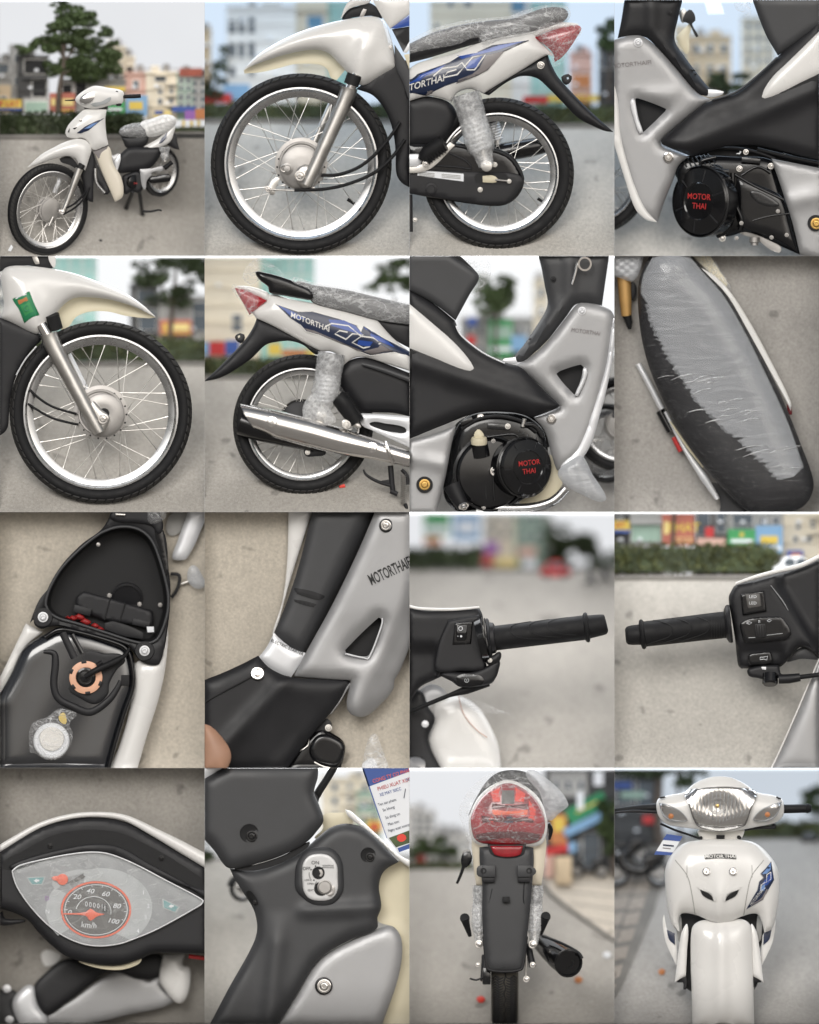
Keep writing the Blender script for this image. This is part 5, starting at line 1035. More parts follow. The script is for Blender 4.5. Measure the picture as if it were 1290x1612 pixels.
# ================================================================ bay: leg shield and floor tunnel from above
cell(2, 1, 'below the leg shield with large lettering')
flat_ground('road_warm', 165, -30)
m = thing('motorcycle', 'motorcycle tunnel and silver leg shield seen from above with large lettering', 'motorcycle', (640, 1612, 200))
panel(m, 'front_shield_edge', 'white_paint', [(528, -20, 1), (680, -20, 1), (640, 110), (570, 330), (500, 560), (440, 780), (425, 770), (490, 560), (520, 300)], d=100, t=20, b=22, R=40)
_, co = panel(m, 'steering_column', 'grey_plastic', [(680, -20, 1), (1085, -20, 1), (1000, 180), (900, 390), (800, 590), (700, 790), (640, 890, 1), (560, 860), (490, 810), (437, 760, 1), (520, 560), (600, 310)], d=40, t=60, b=50, R=110, f=lambda u, v: 55 * np.clip((u - (985 - (v - 0) * .46)) / 90, 0, 1))
for (p, w_) in (([(565, 478), (755, 528), (718, 556), (575, 506)], 0), ([(560, 550), (705, 582), (685, 600), (568, 566)], 0)):
    panel(m, 'vent_recess', 'matte_black', p, on=co, off=1, t=1, sp=14)
panel(m, 'vent_slot', 'dark_void', [(578, 500), (715, 535), (715, 552), (580, 515)], on=co, off=3, t=1, sp=14); 
for k in range(5): panel(m, 'vent_slot', 'dark_void', [(566 + k * 26, 552 + k * 7), (584 + k * 26, 556 + k * 7), (584 + k * 26, 572 + k * 7), (568 + k * 26, 566 + k * 7)], on=co, off=3, t=1, sp=14)
_, bd = panel(m, 'tunnel_badge', 'bright_silver', [(437, 760, 1), (490, 812), (560, 862), (645, 890, 1), (600, 960), (545, 1040, 1), (480, 1020), (400, 980), (337, 918, 1), (390, 850)], d=20, t=30, b=24, R=60)
text(m, 'badge_lettering', 'decal_black', 'ELECTRIC STARTER', (520, 852, 0), 20, rot=-24, on=bd, off=4, sx=.9)
_, ss = panel(m, 'leg_shield', 'silver_paint', [(1080, -20, 1), (1310, -20, 1), (1310, 800, 1), (1230, 1000), (1195, 1060), (1190, 1110), (1130, 1190), (1000, 1290), (900, 1245), (920, 1060, 1), (760, 1052), (560, 1036, 1), (640, 880), (800, 590), (960, 260)], d=0, t=22, b=60, R=120, f=lambda u, v: 50 * np.clip((u - (1265 - (v - 500) * .42)) / 110, 0, 1) + 14 * np.exp(-(((u - 985) / 150) ** 2 + ((v - 810) / 130) ** 2)),
    holes=[[(1095, 665), (1115, 672), (1110, 720), (1035, 900), (1000, 910), (890, 890), (885, 870)]])
panel(m, 'vent_well', 'dark_void', [(860, 840), (1090, 640), (1140, 660), (1060, 930), (880, 920)], d=60, t=6, b=0)
tube(m, 'vent_lip', 'bright_silver', [(1118, 668, -34), (1112, 722, -34), (1040, 908, -34), (1000, 918, -36), (885, 892, -40)], 6, 8, 4)
text(m, 'shield_lettering', 'decal_black', 'MOTORTHAIFI', (1172, 372, 0), 70, rot=25, on=ss, off=4, sx=.45, bold=.012)
lathe(m, 'screw_well', 'decal_black', (1142, 85, -52), (.2, 0, -1), [(44, -4), (44, 3), (36, 5), (34, 0), (.01, 0)], 32); bolt(m, (1140, 84, -52), 32, 'chrome')
_, tn = panel(m, 'tunnel_cover', 'matte_black', [(-20, 1065, 1), (120, 1010), (240, 955), (337, 905, 1), (400, 975), (480, 1020), (545, 1040), (760, 1054), (900, 1056), (922, 1070), (880, 1160), (790, 1270, 1), (680, 1400), (560, 1560), (500, 1640, 1), (-20, 1640, 1)], d=-20, t=60, b=60, R=140, f=lambda u, v: -26 * np.exp(-(((u - 350) * .72 + (v - 1230) * .69) / 46) ** 2) + 40 * np.clip(((u - 430) * .70 + (v - 1250) * .71) / 200, 0, 1))
tube(m, 'cover_seam', 'dark_void', [(-10, 1205, -62), (140, 1120, -78), (290, 1040, -74), (385, 975, -50)], 5, 6, 4)
lathe(m, 'screw_well', 'decal_black', (333, 1018, -78), (0, -.2, -1), [(42, -4), (41, 3), (35, 5), (.01, 2)], 28); bolt(m, (333, 1016, -80), 38, 'chrome', ax=(0, -.2, -1))
tube(m, 'rear_edge', 'silver_paint', [(790, 1270, 20), (850, 1190, 10), (890, 1120, 0), (918, 1080, -10)], 8, 8, 4)
e = panel(m, 'engine', 'gloss_black', [(560, 1500), (650, 1400), (740, 1350), (800, 1390), (870, 1440), (885, 1500), (850, 1640, 1), (500, 1640, 1)], d=80, t=60, b=40, R=60)[0]
panel(e, 'cylinder_cover', 'gloss_black', [(660, 1480), (730, 1400), (860, 1440), (885, 1500), (840, 1600), (760, 1600), (680, 1560)], d=40, t=40, b=26, R=26); panel(e, 'mount_lug', 'matte_black', [(690, 1370), (760, 1300), (800, 1330), (790, 1380), (740, 1410), (700, 1430)], d=60, t=30, b=10); tube(e, 'gasket_edge', 'alloy', [(690, 1575, 8), (740, 1600, 6), (790, 1612, 6)], 6, 6, 3); tube(e, 'cable', 'alloy', [(655, 1420, 30), (650, 1470, 30), (590, 1510, 30)], 4, 6, 4); bolt(e, (780, 1360, 30), 22, 'alloy')
panel(m, 'peg_wrap', 'film', [(985, 1640, 1), (1010, 1500), (1065, 1395), (1110, 1470), (1145, 1560), (1170, 1640, 1)], d=60, t=0, b=40, R=50, f=lambda u, v: 8 * np.sin(u * .08) * np.sin(v * .06)); panel(m, 'peg_end', 'tag_white', [(985, 1640, 1), (1000, 1580), (1060, 1550), (1090, 1600), (1090, 1640, 1)], d=90, t=20, b=14)
f_ = panel(None, 'person', 'skin', [(-20, 1330, 1), (40, 1350), (110, 1420), (160, 1500), (165, 1560), (130, 1640, 1), (-20, 1640, 1)], d=-150, t=60, b=60, R=110)[0]; tagit(f_, 'fingertip of a person holding the camera, at the lower left of the tunnel cover', 'person')

# ================================================================ bay: speedometer
cell(3, 0, 'below the speedometer')
flat_ground('road', 470, -290)
m = thing('motorcycle', 'motorcycle handlebar cowl with round speedometer behind a clear lens', 'motorcycle', (640, 1612, 250))
cw, cs = panel(m, 'handlebar_cowl', 'matte_black', [(-20, 545, 1), (80, 470), (250, 375), (430, 325), (600, 310), (780, 335), (950, 420), (1120, 520), (1310, 630, 1), (1310, 1170, 1), (1100, 1165), (960, 1170), (880, 1205), (760, 1240), (600, 1235), (430, 1190), (330, 1120), (240, 1030), (180, 960), (100, 915), (-20, 880, 1)], d=20, t=80, b=60, R=70)
tube(m, 'cowl_rim', 'white_paint', [(-60, 545, 20), (60, 470, 8), (250, 362, 0), (430, 308, 0), (600, 292, 0), (780, 312, 0), (960, 398, 0), (1130, 490, 0), (1340, 610, 10)], [20, 22, 18, 17, 17, 20, 28, 38, 46], 16, 6)
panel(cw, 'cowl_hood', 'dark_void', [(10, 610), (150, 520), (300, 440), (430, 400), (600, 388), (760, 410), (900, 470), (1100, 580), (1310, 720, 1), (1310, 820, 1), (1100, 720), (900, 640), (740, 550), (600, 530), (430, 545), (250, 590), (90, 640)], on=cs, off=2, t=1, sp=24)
panel(cw, 'hood_edge', 'matte_black', [(60, 620), (200, 560), (420, 505), (600, 478), (760, 500), (940, 600), (1200, 740), (1300, 800), (1200, 760), (900, 640), (740, 552), (600, 532), (430, 546), (250, 592), (90, 640)], d=-46, t=12, b=10, R=14)
for c_ in ((316, 490), (1017, 568)): bolt(m, (c_[0], c_[1], -42), 16, 'gloss_black')
GL = [(78, 650), (130, 612), (280, 575), (430, 545), (580, 530), (700, 545), (860, 610), (1050, 710), (1250, 815), (1275, 850), (1200, 900), (1000, 1010), (860, 1070), (740, 1110), (600, 1120), (470, 1090), (330, 1010), (200, 880), (110, 750)]
gp = panel(m, 'gauge_plate', 'gauge_grey', GL, d=-40, t=14, b=0)[0]
tube(m, 'lens_rim', 'bright_silver', [(p[0], p[1], -54) for p in GL] + [(GL[0][0], GL[0][1], -54)], 5, 10, 4)
DC = (606, 893)
def arc(cx, cy, rx, ry, a0, a1, n=20): return [(cx + rx * math.cos(R_(a0 + (a1 - a0) * i / n)), cy + ry * math.sin(R_(a0 + (a1 - a0) * i / n))) for i in range(n + 1)]
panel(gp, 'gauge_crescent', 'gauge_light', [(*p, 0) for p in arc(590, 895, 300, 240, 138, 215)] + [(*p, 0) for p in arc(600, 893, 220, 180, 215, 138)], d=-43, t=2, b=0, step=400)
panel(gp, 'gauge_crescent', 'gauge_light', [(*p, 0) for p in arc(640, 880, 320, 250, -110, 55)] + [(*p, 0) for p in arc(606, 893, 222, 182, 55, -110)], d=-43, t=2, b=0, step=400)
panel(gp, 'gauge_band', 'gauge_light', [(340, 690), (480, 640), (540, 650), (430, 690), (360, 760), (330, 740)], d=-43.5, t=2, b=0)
def ell(cx, cy, rx, ry, n=44): return [(cx + rx * math.cos(2 * math.pi * i / n), cy + ry * math.sin(2 * math.pi * i / n)) for i in range(n)]
panel(gp, 'dial_ring', 'orange', ell(606, 893, 222, 180), d=-46, t=3, b=0, step=400); panel(gp, 'dial_face', 'gauge_dark', ell(606, 893, 209, 168), d=-49, t=2, b=0, step=400)
def ringline(par, name, mat, pts, r, d): tube(par, name, mat, [(p[0], p[1], d) for p in pts], r, 6, 1)
ringline(gp, 'dial_line', 'tag_white', arc(606, 893, 197, 158, 0, 360, 60), 2.5, -52); ringline(gp, 'dial_line', 'tag_white', arc(590, 905, 110, 95, 190, 370, 30), 2.5, -52)
for k in range(11):
    a = R_(180 + k * 20.5); tube(gp, 'dial_tick', 'tag_white', [(606 + 196 * math.cos(a), 893 + 158 * math.sin(a), -52), (606 + 178 * math.cos(a), 893 + 144 * math.sin(a), -52)], 2.4, 5, 1)
for k in range(51):
    a = R_(180 + k * 4.1); tube(gp, 'dial_tick', 'tag_white', [(606 + 196 * math.cos(a), 893 + 158 * math.sin(a), -52), (606 + 187 * math.cos(a), 893 + 151 * math.sin(a), -52)], 1.2, 4, 1)
for s_, u, v, rt in (('0', 437, 910, 0), ('20', 485, 812, -4), ('40', 568, 776, -4), ('60', 665, 794, -6), ('80', 735, 870, -6), ('100', 712, 965, -10)): text(gp, 'dial_number', 'tag_white', s_, (u, v, -53), 30, rot=rt, shear=.25, sx=1.15, bold=.01)
text(gp, 'dial_lettering', 'tag_white', 'km/h', (562, 990, -53), 36, rot=-5, sx=.95)
for k, ch in enumerate('00001'): text(gp, 'odometer_digit', 'tag_white', ch, (545 + k * 25, 858 + k * 4, -53), 32, sx=.8)
box(gp, 'odometer_wheel', 'decal_black', (662, 885, -52), (16, 24, 2)); text(gp, 'odometer_digit', 'tag_white', '1', (662, 885, -55), 34, sx=.9)
nd = panel(gp, 'needle', 'orange', [(395, 915, 1), (540, 908), (572, 885), (605, 908), (662, 920, 1), (605, 938), (572, 962), (540, 930), (395, 922, 1)], d=-58, t=6, b=5)[0]
lathe(gp, 'fuel_pivot', 'orange', (395, 702, -50), (0, 0, -1), [(36, 0), (34, 8), (.01, 12)], 24); panel(gp, 'fuel_needle', 'orange', [(325, 690, 1), (345, 680), (400, 690), (400, 715), (335, 705)], d=-56, t=5, b=3); panel(gp, 'fuel_window', 'gauge_dark', [(430, 720, 1), (520, 668, 1), (540, 685, 1), (450, 735, 1)], d=-48, t=2, b=0)
for pts, u, v in (([(165, 688, 1), (290, 682, 1), (270, 735, 1), (200, 738, 1)], 232, 708), ([(1022, 820, 1), (1135, 875, 1), (1110, 915, 1), (1025, 880, 1)], 1080, 868)):
    panel(gp, 'turn_window', 'gauge_light', pts, d=-44, t=2, b=0); cx = sum(p[0] for p in pts) / 4; cy = sum(p[1] for p in pts) / 4
    panel(gp, 'turn_field', 'teal_mark', [(cx + (p[0] - cx) * .82, cy + (p[1] - cy) * .78, 1) for p in pts], d=-46, t=2, b=0); panel(gp, 'turn_arrow', 'tag_white', [(u - 18, v + 2, 1), (u + 2, v - 12, 1), (u + 2, v - 5, 1), (u + 16, v - 5, 1), (u + 16, v + 7, 1), (u + 2, v + 7, 1), (u + 2, v + 16, 1)], d=-49, t=2, b=0)
for s_, u, v, mt in (('N', 300, 905, 'tag_white'), ('1', 905, 785, 'tag_white'), ('2', 935, 870, 'tag_white'), ('3', 918, 942, 'tag_white'), ('4', 870, 1028, 'tag_white'), ('D', 298, 822, 'violet')): text(gp, 'gear_mark', mt, s_, (u, v, -47), 26, bold=.01)
panel(m, 'gauge_film', 'film_gauge', [(p[0], p[1]) for p in GL], d=-66, t=0, b=26, R=60, f=lambda u, v: 5 * np.sin(u * .05 + v * .04) * np.sin(v * .05))
panel(m, 'cowl_lip', 'cream', [(500, 1215), (620, 1240), (760, 1242), (890, 1195), (880, 1230), (780, 1268), (680, 1270), (560, 1245)], d=40, t=20, b=8)
# blurred body far below the handlebar
B = 430
panel(m, 'steering_column', 'matte_black', [(210, 1390), (300, 1280), (430, 1200), (700, 1230), (1000, 1170), (1010, 1300), (880, 1330), (700, 1280), (560, 1370), (420, 1480), (290, 1560), (240, 1500)], d=B - 90, t=20, b=30, R=60)
panel(m, 'tunnel_badge', 'bright_silver', [(80, 1500), (110, 1420), (205, 1370), (240, 1500), (290, 1560), (300, 1640, 1), (130, 1640, 1)], d=B - 90, t=20, b=30, R=60)
panel(m, 'tunnel_cover', 'grey_plastic', [(-20, 1400, 1), (90, 1400), (110, 1440), (80, 1500), (130, 1640, 1), (-20, 1640, 1)], d=B - 70, t=20, b=30, R=60)
for c_ in ((45, 1390), (62, 1588)): lathe(m, 'cover_screw', 'bright_silver', (c_[0], c_[1], B - 130), (0, 0, -1), [(28, 0), (24, 10), (.01, 13)], 24)
panel(m, 'leg_shield', 'silver_paint', [(300, 1640, 1), (290, 1560), (480, 1440), (700, 1290), (860, 1290), (930, 1340), (1010, 1310), (1020, 1380), (1100, 1470), (800, 1560), (480, 1640, 1)], d=B - 60, t=20, b=20, R=60)
panel(m, 'shield_wing', 'white_paint', [(1030, 1175, 1), (1165, 1170, 1), (1150, 1240), (1195, 1260), (1190, 1400), (1150, 1480), (1110, 1480), (1040, 1400), (1005, 1330)], d=B - 110, t=20, b=40, R=60)
panel(m, 'shield_wing', 'white_paint', [(275, 1120), (330, 1130), (385, 1190), (300, 1250), (262, 1200)], d=B - 40, t=20, b=8)
tube(m, 'brake_lever', 'matte_black', [(-20, 930, 60), (30, 970, 60), (160, 962, 60)], [50, 24, 8], 12, 3); tube(m, 'signal_cable', 'print_red', [(1190, 1185, 120), (1310, 1200, 120)], 14, 10, 1)
# ================================================================ bay: right handlebar grip
cell(2, 2, 'behind the right handlebar grip')
gd = street(1900, 375, 1350, 'road', 'sky_grey', dc=120)
hedge('dark roadside hedge', -30, 440, 215, 372, 1370, 700, 22, 'leaf_dark')
sign('green shop sign with pale band', 90, 255, -20, 150, 1480, 'bright_green', blocks=[(100, 245, 85, 130, 'tag_white')])
sign('orange strip sign', 90, 200, 155, 205, 1470, 'print_orange'); sign('pale blue shop sign', 270, 445, -20, 180, 1480, 'light_blue', blocks=[(300, 420, 60, 130, 'tag_white')])
building('cream town house', 465, 662, -30, 380, 1560, 'wall_cream', grid=(2, 2, 480, 650, 0, 180, .4, .6)); building('grey green town house', 662, 850, -30, 380, 1580, 'wall_green', grid=(2, 2, 680, 840, 0, 200, .4, .6)); building('white far house', 830, 900, 30, 380, 1640, 'wall_white', name='house', cat='house')
sign('violet shop front', 470, 560, 190, 260, 1500, 'violet'); sign('red shop front', 450, 520, 265, 340, 1490, 'print_red'); sign('pink shop front', 680, 800, 220, 280, 1500, 'wall_pink'); sign('white shop front', 715, 800, 300, 350, 1495, 'tag_white'); sign('yellow shop front', 540, 680, 290, 340, 1500, 'wall_yellow')
tree('tall dark tree against bright sky', [(960, 380, 14), (960, 200, 10)], [(930, 150, 70, 60, 0), (1010, 230, 110, 80, 0), (1110, 240, 60, 80, 0), (930, 260, 70, 60, 0)], 1520, 800, 24, 'leaf_dark'); tree('low far bush at the right edge', [(1230, 400, 8), (1230, 340, 6)], [(1220, 310, 90, 50, 0)], 1600, 300, 20, 'leaf')
def far_car(desc, u0, u1, v0, v1, d, mat):
    t = thing('parked_car', f'{desc} {CTX}', 'car', ((u0 + u1) / 2, v1, d)); W_, H_ = u1 - u0, v1 - v0
    X = lambda a: u0 + W_ * a
    Y = lambda a: v0 + H_ * a
    panel(t, 'body', mat, [(X(0), Y(.55)), (X(.12), Y(.45)), (X(.26), Y(.06)), (X(.4), Y(0)), (X(.72), Y(.02)), (X(.88), Y(.42)), (X(1), Y(.55)), (X(1), Y(.85)), (X(.03), Y(.88))], d=d, t=70, b=14, R=14)
    for a, b in ((.28, .52), (.56, .80)): panel(t, 'window', 'pane', [(X(a), Y(.42)), (X(a + .05), Y(.12)), (X(b - .04), Y(.12)), (X(b), Y(.42))], d=d - 15, t=3, b=2)
    for a in (.2, .8): lathe(t, 'wheel', 'rubber', (X(a), Y(.86), d - 8), (0, 0, -1), [(H_ * .17, -10), (H_ * .17, 8), (H_ * .08, 10), (.01, 10)], 20)
    return t
far_car('red car driving far off', 825, 1010, 310, 415, 1330, 'print_red')
def rider(desc, u, v, s, d):
    t = thing('motor_scooter', f'{desc} {CTX}', 'scooter', (u, v, d))
    panel(t, 'body', 'wall_dark', [(u - .3 * s, v - .3 * s), (u - .1 * s, v - .55 * s), (u + .3 * s, v - .6 * s), (u + .35 * s, v - .3 * s), (u, v - .2 * s)], d=d, t=30, b=8)
    for q in (-.32, .34): lathe(t, 'wheel', 'rubber', (u + q * s, v - .18 * s, d), (0, 0, -1), [(.1 * s, -6), (.18 * s, -6), (.18 * s, 6), (.1 * s, 6)], 20, True)
    p = panel(None, 'person', 'wall_dark', [(u - .12 * s, v - .5 * s), (u - .2 * s, v - .9 * s), (u - .1 * s, v - 1.05 * s), (u - .12 * s, v - 1.25 * s), (u, v - 1.36 * s), (u + .12 * s, v - 1.25 * s), (u + .1 * s, v - 1.05 * s), (u + .2 * s, v - .9 * s), (u + .15 * s, v - .45 * s)], d=d - 10, t=24, b=10)[0]
    if p: tagit(p, f'person in dark clothes riding the {desc} {CTX}'[:110], 'person')
rider('far dark scooter', 1135, 470, 90, 1150); rider('farther scooter at the edge', 1225, 440, 80, 1250)
m = thing('motorcycle', 'motorcycle right handlebar with black rubber grip and start switch', 'motorcycle', (500, 1612, 100)); MB = 'matte_black'
_, cw = panel(m, 'handlebar_cowl', MB, [(-20, 598, 1), (100, 618), (270, 614), (440, 604, 1), (462, 660), (456, 800), (478, 930), (480, 1000), (380, 1012), (250, 1020), (150, 1060), (60, 1110), (-20, 1240, 1)], d=20, t=60, b=50, R=70, f=lambda u, v: 40 * np.clip((v - 820) / 60, 0, 1) * (u < 175))
tube(m, 'cowl_rim', 'white_paint', [(-40, 578, 5), (60, 608, -4), (270, 614, -6), (440, 600, -4)], [9, 10, 10, 7], 10, 5)
hs_ = panel(m, 'switch_housing', MB, [(245, 678, 1), (440, 645, 1), (450, 800), (475, 960), (465, 995), (330, 1002), (170, 998), (165, 900), (190, 800)], d=-30, t=40, b=16, R=18)[0]
panel(hs_, 'switch_frame', 'gloss_black', [(285, 695, 1), (400, 688, 1), (388, 832, 1), (270, 838, 1)], d=-48, t=8, b=6, R=6); sw = panel(hs_, 'rocker_switch', 'gloss_black', [(292, 704, 1), (368, 702, 1), (360, 815, 1), (290, 820, 1)], d=-56, t=10, b=5, R=6, f=lambda u, v: 8 * np.abs(v - 762) / 60)[0]
tube(sw, 'rocker_mark', 'tag_white', [(*p, -60) for p in arc(322, 734, 12, 12, 0, 360, 16)], 2.4, 6, 1); lathe(sw, 'rocker_lamp', 'tag_white', (325, 783, -58), (0, 0, -1), [(8, 0), (6, 4), (.01, 5)], 12); lathe(sw, 'rocker_lamp', 'gauge_grey', (305, 783, -58), (0, 0, -1), [(5, 0), (4, 3), (.01, 4)], 10)
panel(m, 'starter_housing', MB, [(200, 1018), (380, 1010), (480, 975), (560, 930), (558, 1010), (540, 1050), (515, 1080), (420, 1100), (320, 1102), (270, 1070)], d=-20, t=50, b=24, R=24)
bt = panel(m, 'start_button', 'gloss_black', [(300, 1035), (430, 1025), (470, 1060), (440, 1090), (330, 1094)], d=-46, t=8, b=6)[0]; tube(bt, 'button_mark', 'gauge_light', [(*p, -54) for p in arc(360, 1060, 13, 13, -60, 240, 14)], 2.2, 6, 1); tube(bt, 'button_mark', 'gauge_light', [(335, 1034, -53), (420, 1032, -53)], 1.8, 6, 1); tube(bt, 'button_mark', 'gauge_light', [(360, 1052, -54), (360, 1068, -54)], 2, 6, 1)
tube(m, 'throttle_collar', 'gloss_black', [(440, 810, -5), (480, 800, -8)], [140, 146], 36, 1); lathe(m, 'throttle_flange', MB, (505, 795, -8), (1, -.1, -.05), [(60, -12), (124, -12), (128, -4), (118, 4), (100, 8), (96, 30), (84, 36)], 40)
for k in range(3): lathe(m, 'collar_ring', 'matte_black', (468 + k * 16, 798 - k * 2, -8), (1, -.1, -.05), [(132 - k * 6, -4), (138 - k * 6, 0), (132 - k * 6, 4)], 40)
panel(m, 'cable_boot', MB, [(480, 900), (520, 905), (570, 880), (572, 930), (530, 960), (490, 960)], d=-40, t=40, b=20); bolt(m, (508, 935, -66), 14, 'alloy')
gr = tube(m, 'grip', 'rubber', [(500, 800, -10), (560, 792, -10), (830, 760, -12), (1110, 727, -14)], [80, 78, 78, 78], 40, 5)
def grip_line(par, pts, cen, r): 
    P = []
    for (u, v) in pts:
        c0 = cen(u); x = max(-.98, min(.98, (v - c0) / r)); P.append((u, v, -12 - r * math.sqrt(1 - x * x) - .5))
    tube(par, 'grip_groove', 'dark_void', P, 3.2, 6, 5)
cen = lambda u: 792 - (u - 560) * .118
for du in (0, 118, 236): grip_line(gr, [(765 + du * .98, 690 - du * .11), (700 + du, 700 - du * .11), (650 + du, 715 - du * .11), (632 + du, 735 - du * .11), (650 + du, 770 - du * .11), (720 + du, 795 - du * .12), (860 + du * .8, 800 - du * .11)], cen, 78)
lathe(gr, 'grip_flange', 'rubber', (1112, 727, -14), (1, -.12, 0), [(76, -16), (92, -6), (96, 4), (92, 14), (78, 18)], 40); tube(gr, 'end_plug', 'rubber', [(1120, 725, -14), (1200, 712, -14), (1232, 708, -14), (1242, 706, -14)], [74, 68, 62, 40], 32, 2)
tube(m, 'throttle_cable', 'rubber', [(500, 1075, 10), (360, 1120, 20), (250, 1155, 30), (80, 1225, 60), (-20, 1270, 80)], [24, 28, 14, 14, 14], 12, 5)
panel(m, 'fork_cover', 'matte_black', [(-20, 1200, 1), (60, 1120), (120, 1230), (160, 1300), (120, 1440), (210, 1640, 1), (-20, 1640, 1)], d=200, t=30, b=30, R=70)
panel(m, 'leg_shield', 'white_paint', [(122, 1450), (150, 1320), (165, 1200), (230, 1170), (310, 1155), (430, 1225), (500, 1330), (560, 1470), (578, 1640, 1), (210, 1640, 1)], d=260, t=30, b=80, R=130)
panel(m, 'cowl_bracket', 'bright_silver', [(55, 1150), (80, 1110), (150, 1085), (230, 1130), (225, 1170), (160, 1200), (110, 1240), (70, 1220)], d=230, t=20, b=20); lathe(m, 'cover_screw', 'bright_silver', (98, 1335, 150), (0, 0, -1), [(24, 0), (20, 8), (.01, 10)], 16); lathe(m, 'key_barrel', 'chrome', (35, 1590, 150), (0, -.5, -1), [(60, -8), (66, 0), (50, 4), (.01, 4)], 28)
panel(m, 'paper_tag', 'film_fine', [(300, 1158, 1), (430, 1185), (560, 1240), (655, 1282, 1), (560, 1268), (440, 1262), (360, 1220)], d=200, t=3, b=6); tube(m, 'tag_string', 'wall_pink', [(310, 1160, 190), (340, 1270, 170), (420, 1370, 165), (490, 1420, 165)], 3, 6, 4)

# ================================================================ bay: left handlebar grip
cell(2, 3, 'behind the left handlebar grip')
gd = street(2050, 425, 460, 'road_light', 'sky_white', dc=60)
kerb(428, 455, 16)
hedge('long trimmed hedge', -20, 1010, 195, 405, 470, 2600, 15)
building('grey shuttered shop', 98, 302, -30, 420, 600, 'wall_grey', wins=[(110, 82, 298, 185)], wmat='wall_green', ledge=[(100, 52, 300, 76)]); building('dark open shop', 505, 712, -30, 420, 610, 'wall_dark', wins=[(520, 0, 600, 150), (640, 0, 700, 130)]); building('concrete shop house', 712, 890, -30, 420, 620, 'wall_grey', wins=[(745, 10, 870, 105)]); building('blue grey shop house', 890, 1062, -30, 420, 630, 'wall_grey'); building('cream corner apartment house', 1060, 1310, -30, 420, 650, 'wall_cream', wins=[(1145, 60, 1172, 105), (1235, 55, 1262, 100), (1128, 155, 1155, 195), (1215, 155, 1240, 195)], ledge=[(1230, 20, 1300, 36), (1210, 120, 1300, 136)]); building('narrow dark house at the left edge', -30, 98, -30, 420, 615, 'wall_dark')
sign('yellow and blue sign reading AT', -20, 96, 55, 112, 570, 'print_yellow', txt=[('AT', 38, 84, 34, 'print_red')], blocks=[(-20, 96, 112, 132, 'print_blue')]); sign('red and yellow sign with large letters', 300, 502, 10, 212, 575, 'sign_salmon', txt=[('PHAT', 438, 100, 56, 'print_yellow')], blocks=[(312, 342, 60, 140, 'wall_yellow'), (385, 495, 160, 166, 'wall_yellow'), (385, 495, 182, 188, 'wall_yellow')])
sign('green shop sign with white lettering', 714, 888, 108, 258, 580, 'bright_green', blocks=[(735, 870, 172, 192, 'tag_white'), (750, 850, 212, 222, 'tag_white'), (790, 815, 130, 155, 'print_yellow')]); sign('light blue poster sign', 890, 1060, 85, 262, 578, 'light_blue', blocks=[(920, 1030, 150, 200, 'print_yellow'), (905, 1050, 215, 240, 'tag_white')]); sign('red flag hanging in the dark shop', 572, 626, 95, 158, 572, 'print_red'); sign('brown shop board', 520, 700, 165, 210, 576, 'wall_pink'); sign('blue and orange small sign', 1085, 1190, 240, 285, 600, 'print_blue', blocks=[(1110, 1175, 258, 280, 'print_orange')])
tree('thin bare trunk in front of the red sign', [(362, 420, 12), (368, 200, 11), (378, -20, 10)], [(380, -40, 60, 30, 0)], 560, 60, 14, 'leaf')
far_car('white parked car', 1000, 1260, 280, 400, 490, 'tag_white')
m = thing('motorcycle', 'motorcycle left handlebar with horn button and indicator switch', 'motorcycle', (900, 1612, 100))
_, cw = panel(m, 'handlebar_cowl', MB, [(720, 540), (735, 500), (762, 462), (900, 424), (1100, 365), (1310, 285, 1), (1310, 930, 1), (1180, 850), (1110, 915), (1040, 978), (1000, 972), (800, 986), (782, 970), (770, 900), (760, 800), (735, 650)], d=20, t=60, b=60, R=60, f=lambda u, v: 60 * np.clip((u - (1010 + np.clip(v - 470, 0, 400) * .62)) / 60, 0, 1) + 34 * np.clip((v - 835) / 30, 0, 1) * (u < 1060))
tube(m, 'cowl_rim', 'white_paint', [(765, 452, -4), (880, 412, -20), (1020, 374, -20), (1180, 335, -12), (1320, 265, 0)], [9, 13, 14, 16, 14], 10, 5)
s1 = panel(m, 'switch_frame', 'gloss_black', [(795, 518, 1), (942, 495, 1), (958, 625, 1), (808, 650, 1)], d=-46, t=10, b=8, R=8)[0]; rk = panel(s1, 'rocker_switch', 'gauge_dark', [(822, 515, 1), (918, 508, 1), (928, 595, 1), (838, 612, 1)], d=-56, t=12, b=6, R=8, f=lambda u, v: 6 * np.abs(v - 555) / 50)[0]
for v_ in (534, 574): text(rk, 'switch_mark', 'tag_white', 'LED', (872, v_, -66), 18, sx=1.1)
s2 = panel(m, 'indicator_panel', 'gloss_black', [(805, 690), (1045, 657), (1062, 668), (1110, 745), (1100, 790), (1060, 806), (820, 822), (808, 800)], d=-46, t=10, b=8, R=8)[0]
sl = box(s2, 'slide_switch', MB, (920, 748, -64), (34, 44, 14), rot=2, bev=4); tube(s2, 'slide_track', 'gauge_light', [(960, 776, -58), (1060, 764, -58)], 2, 6, 1); tube(s2, 'slide_track', 'gauge_light', [(845, 792, -58), (890, 790, -58)], 2.4, 6, 1)
for k in range(4): box(sl or s2, 'slide_rib', 'gloss_black', (896 + k * 16, 748, -80), (3, 36, 3), rot=2)
tube(s2, 'switch_mark', 'tag_white', [(832, 700, -58), (848, 690, -58), (866, 698, -58), (850, 708, -58), (832, 700, -58)], 2, 6, 1); tube(s2, 'switch_mark', 'tag_white', [(962, 686, -58), (975, 676, -58), (990, 682, -58), (976, 692, -58), (962, 686, -58)], 2, 6, 1); text(s2, 'switch_mark', 'tag_white', 'II', (912, 690, -58), 18)
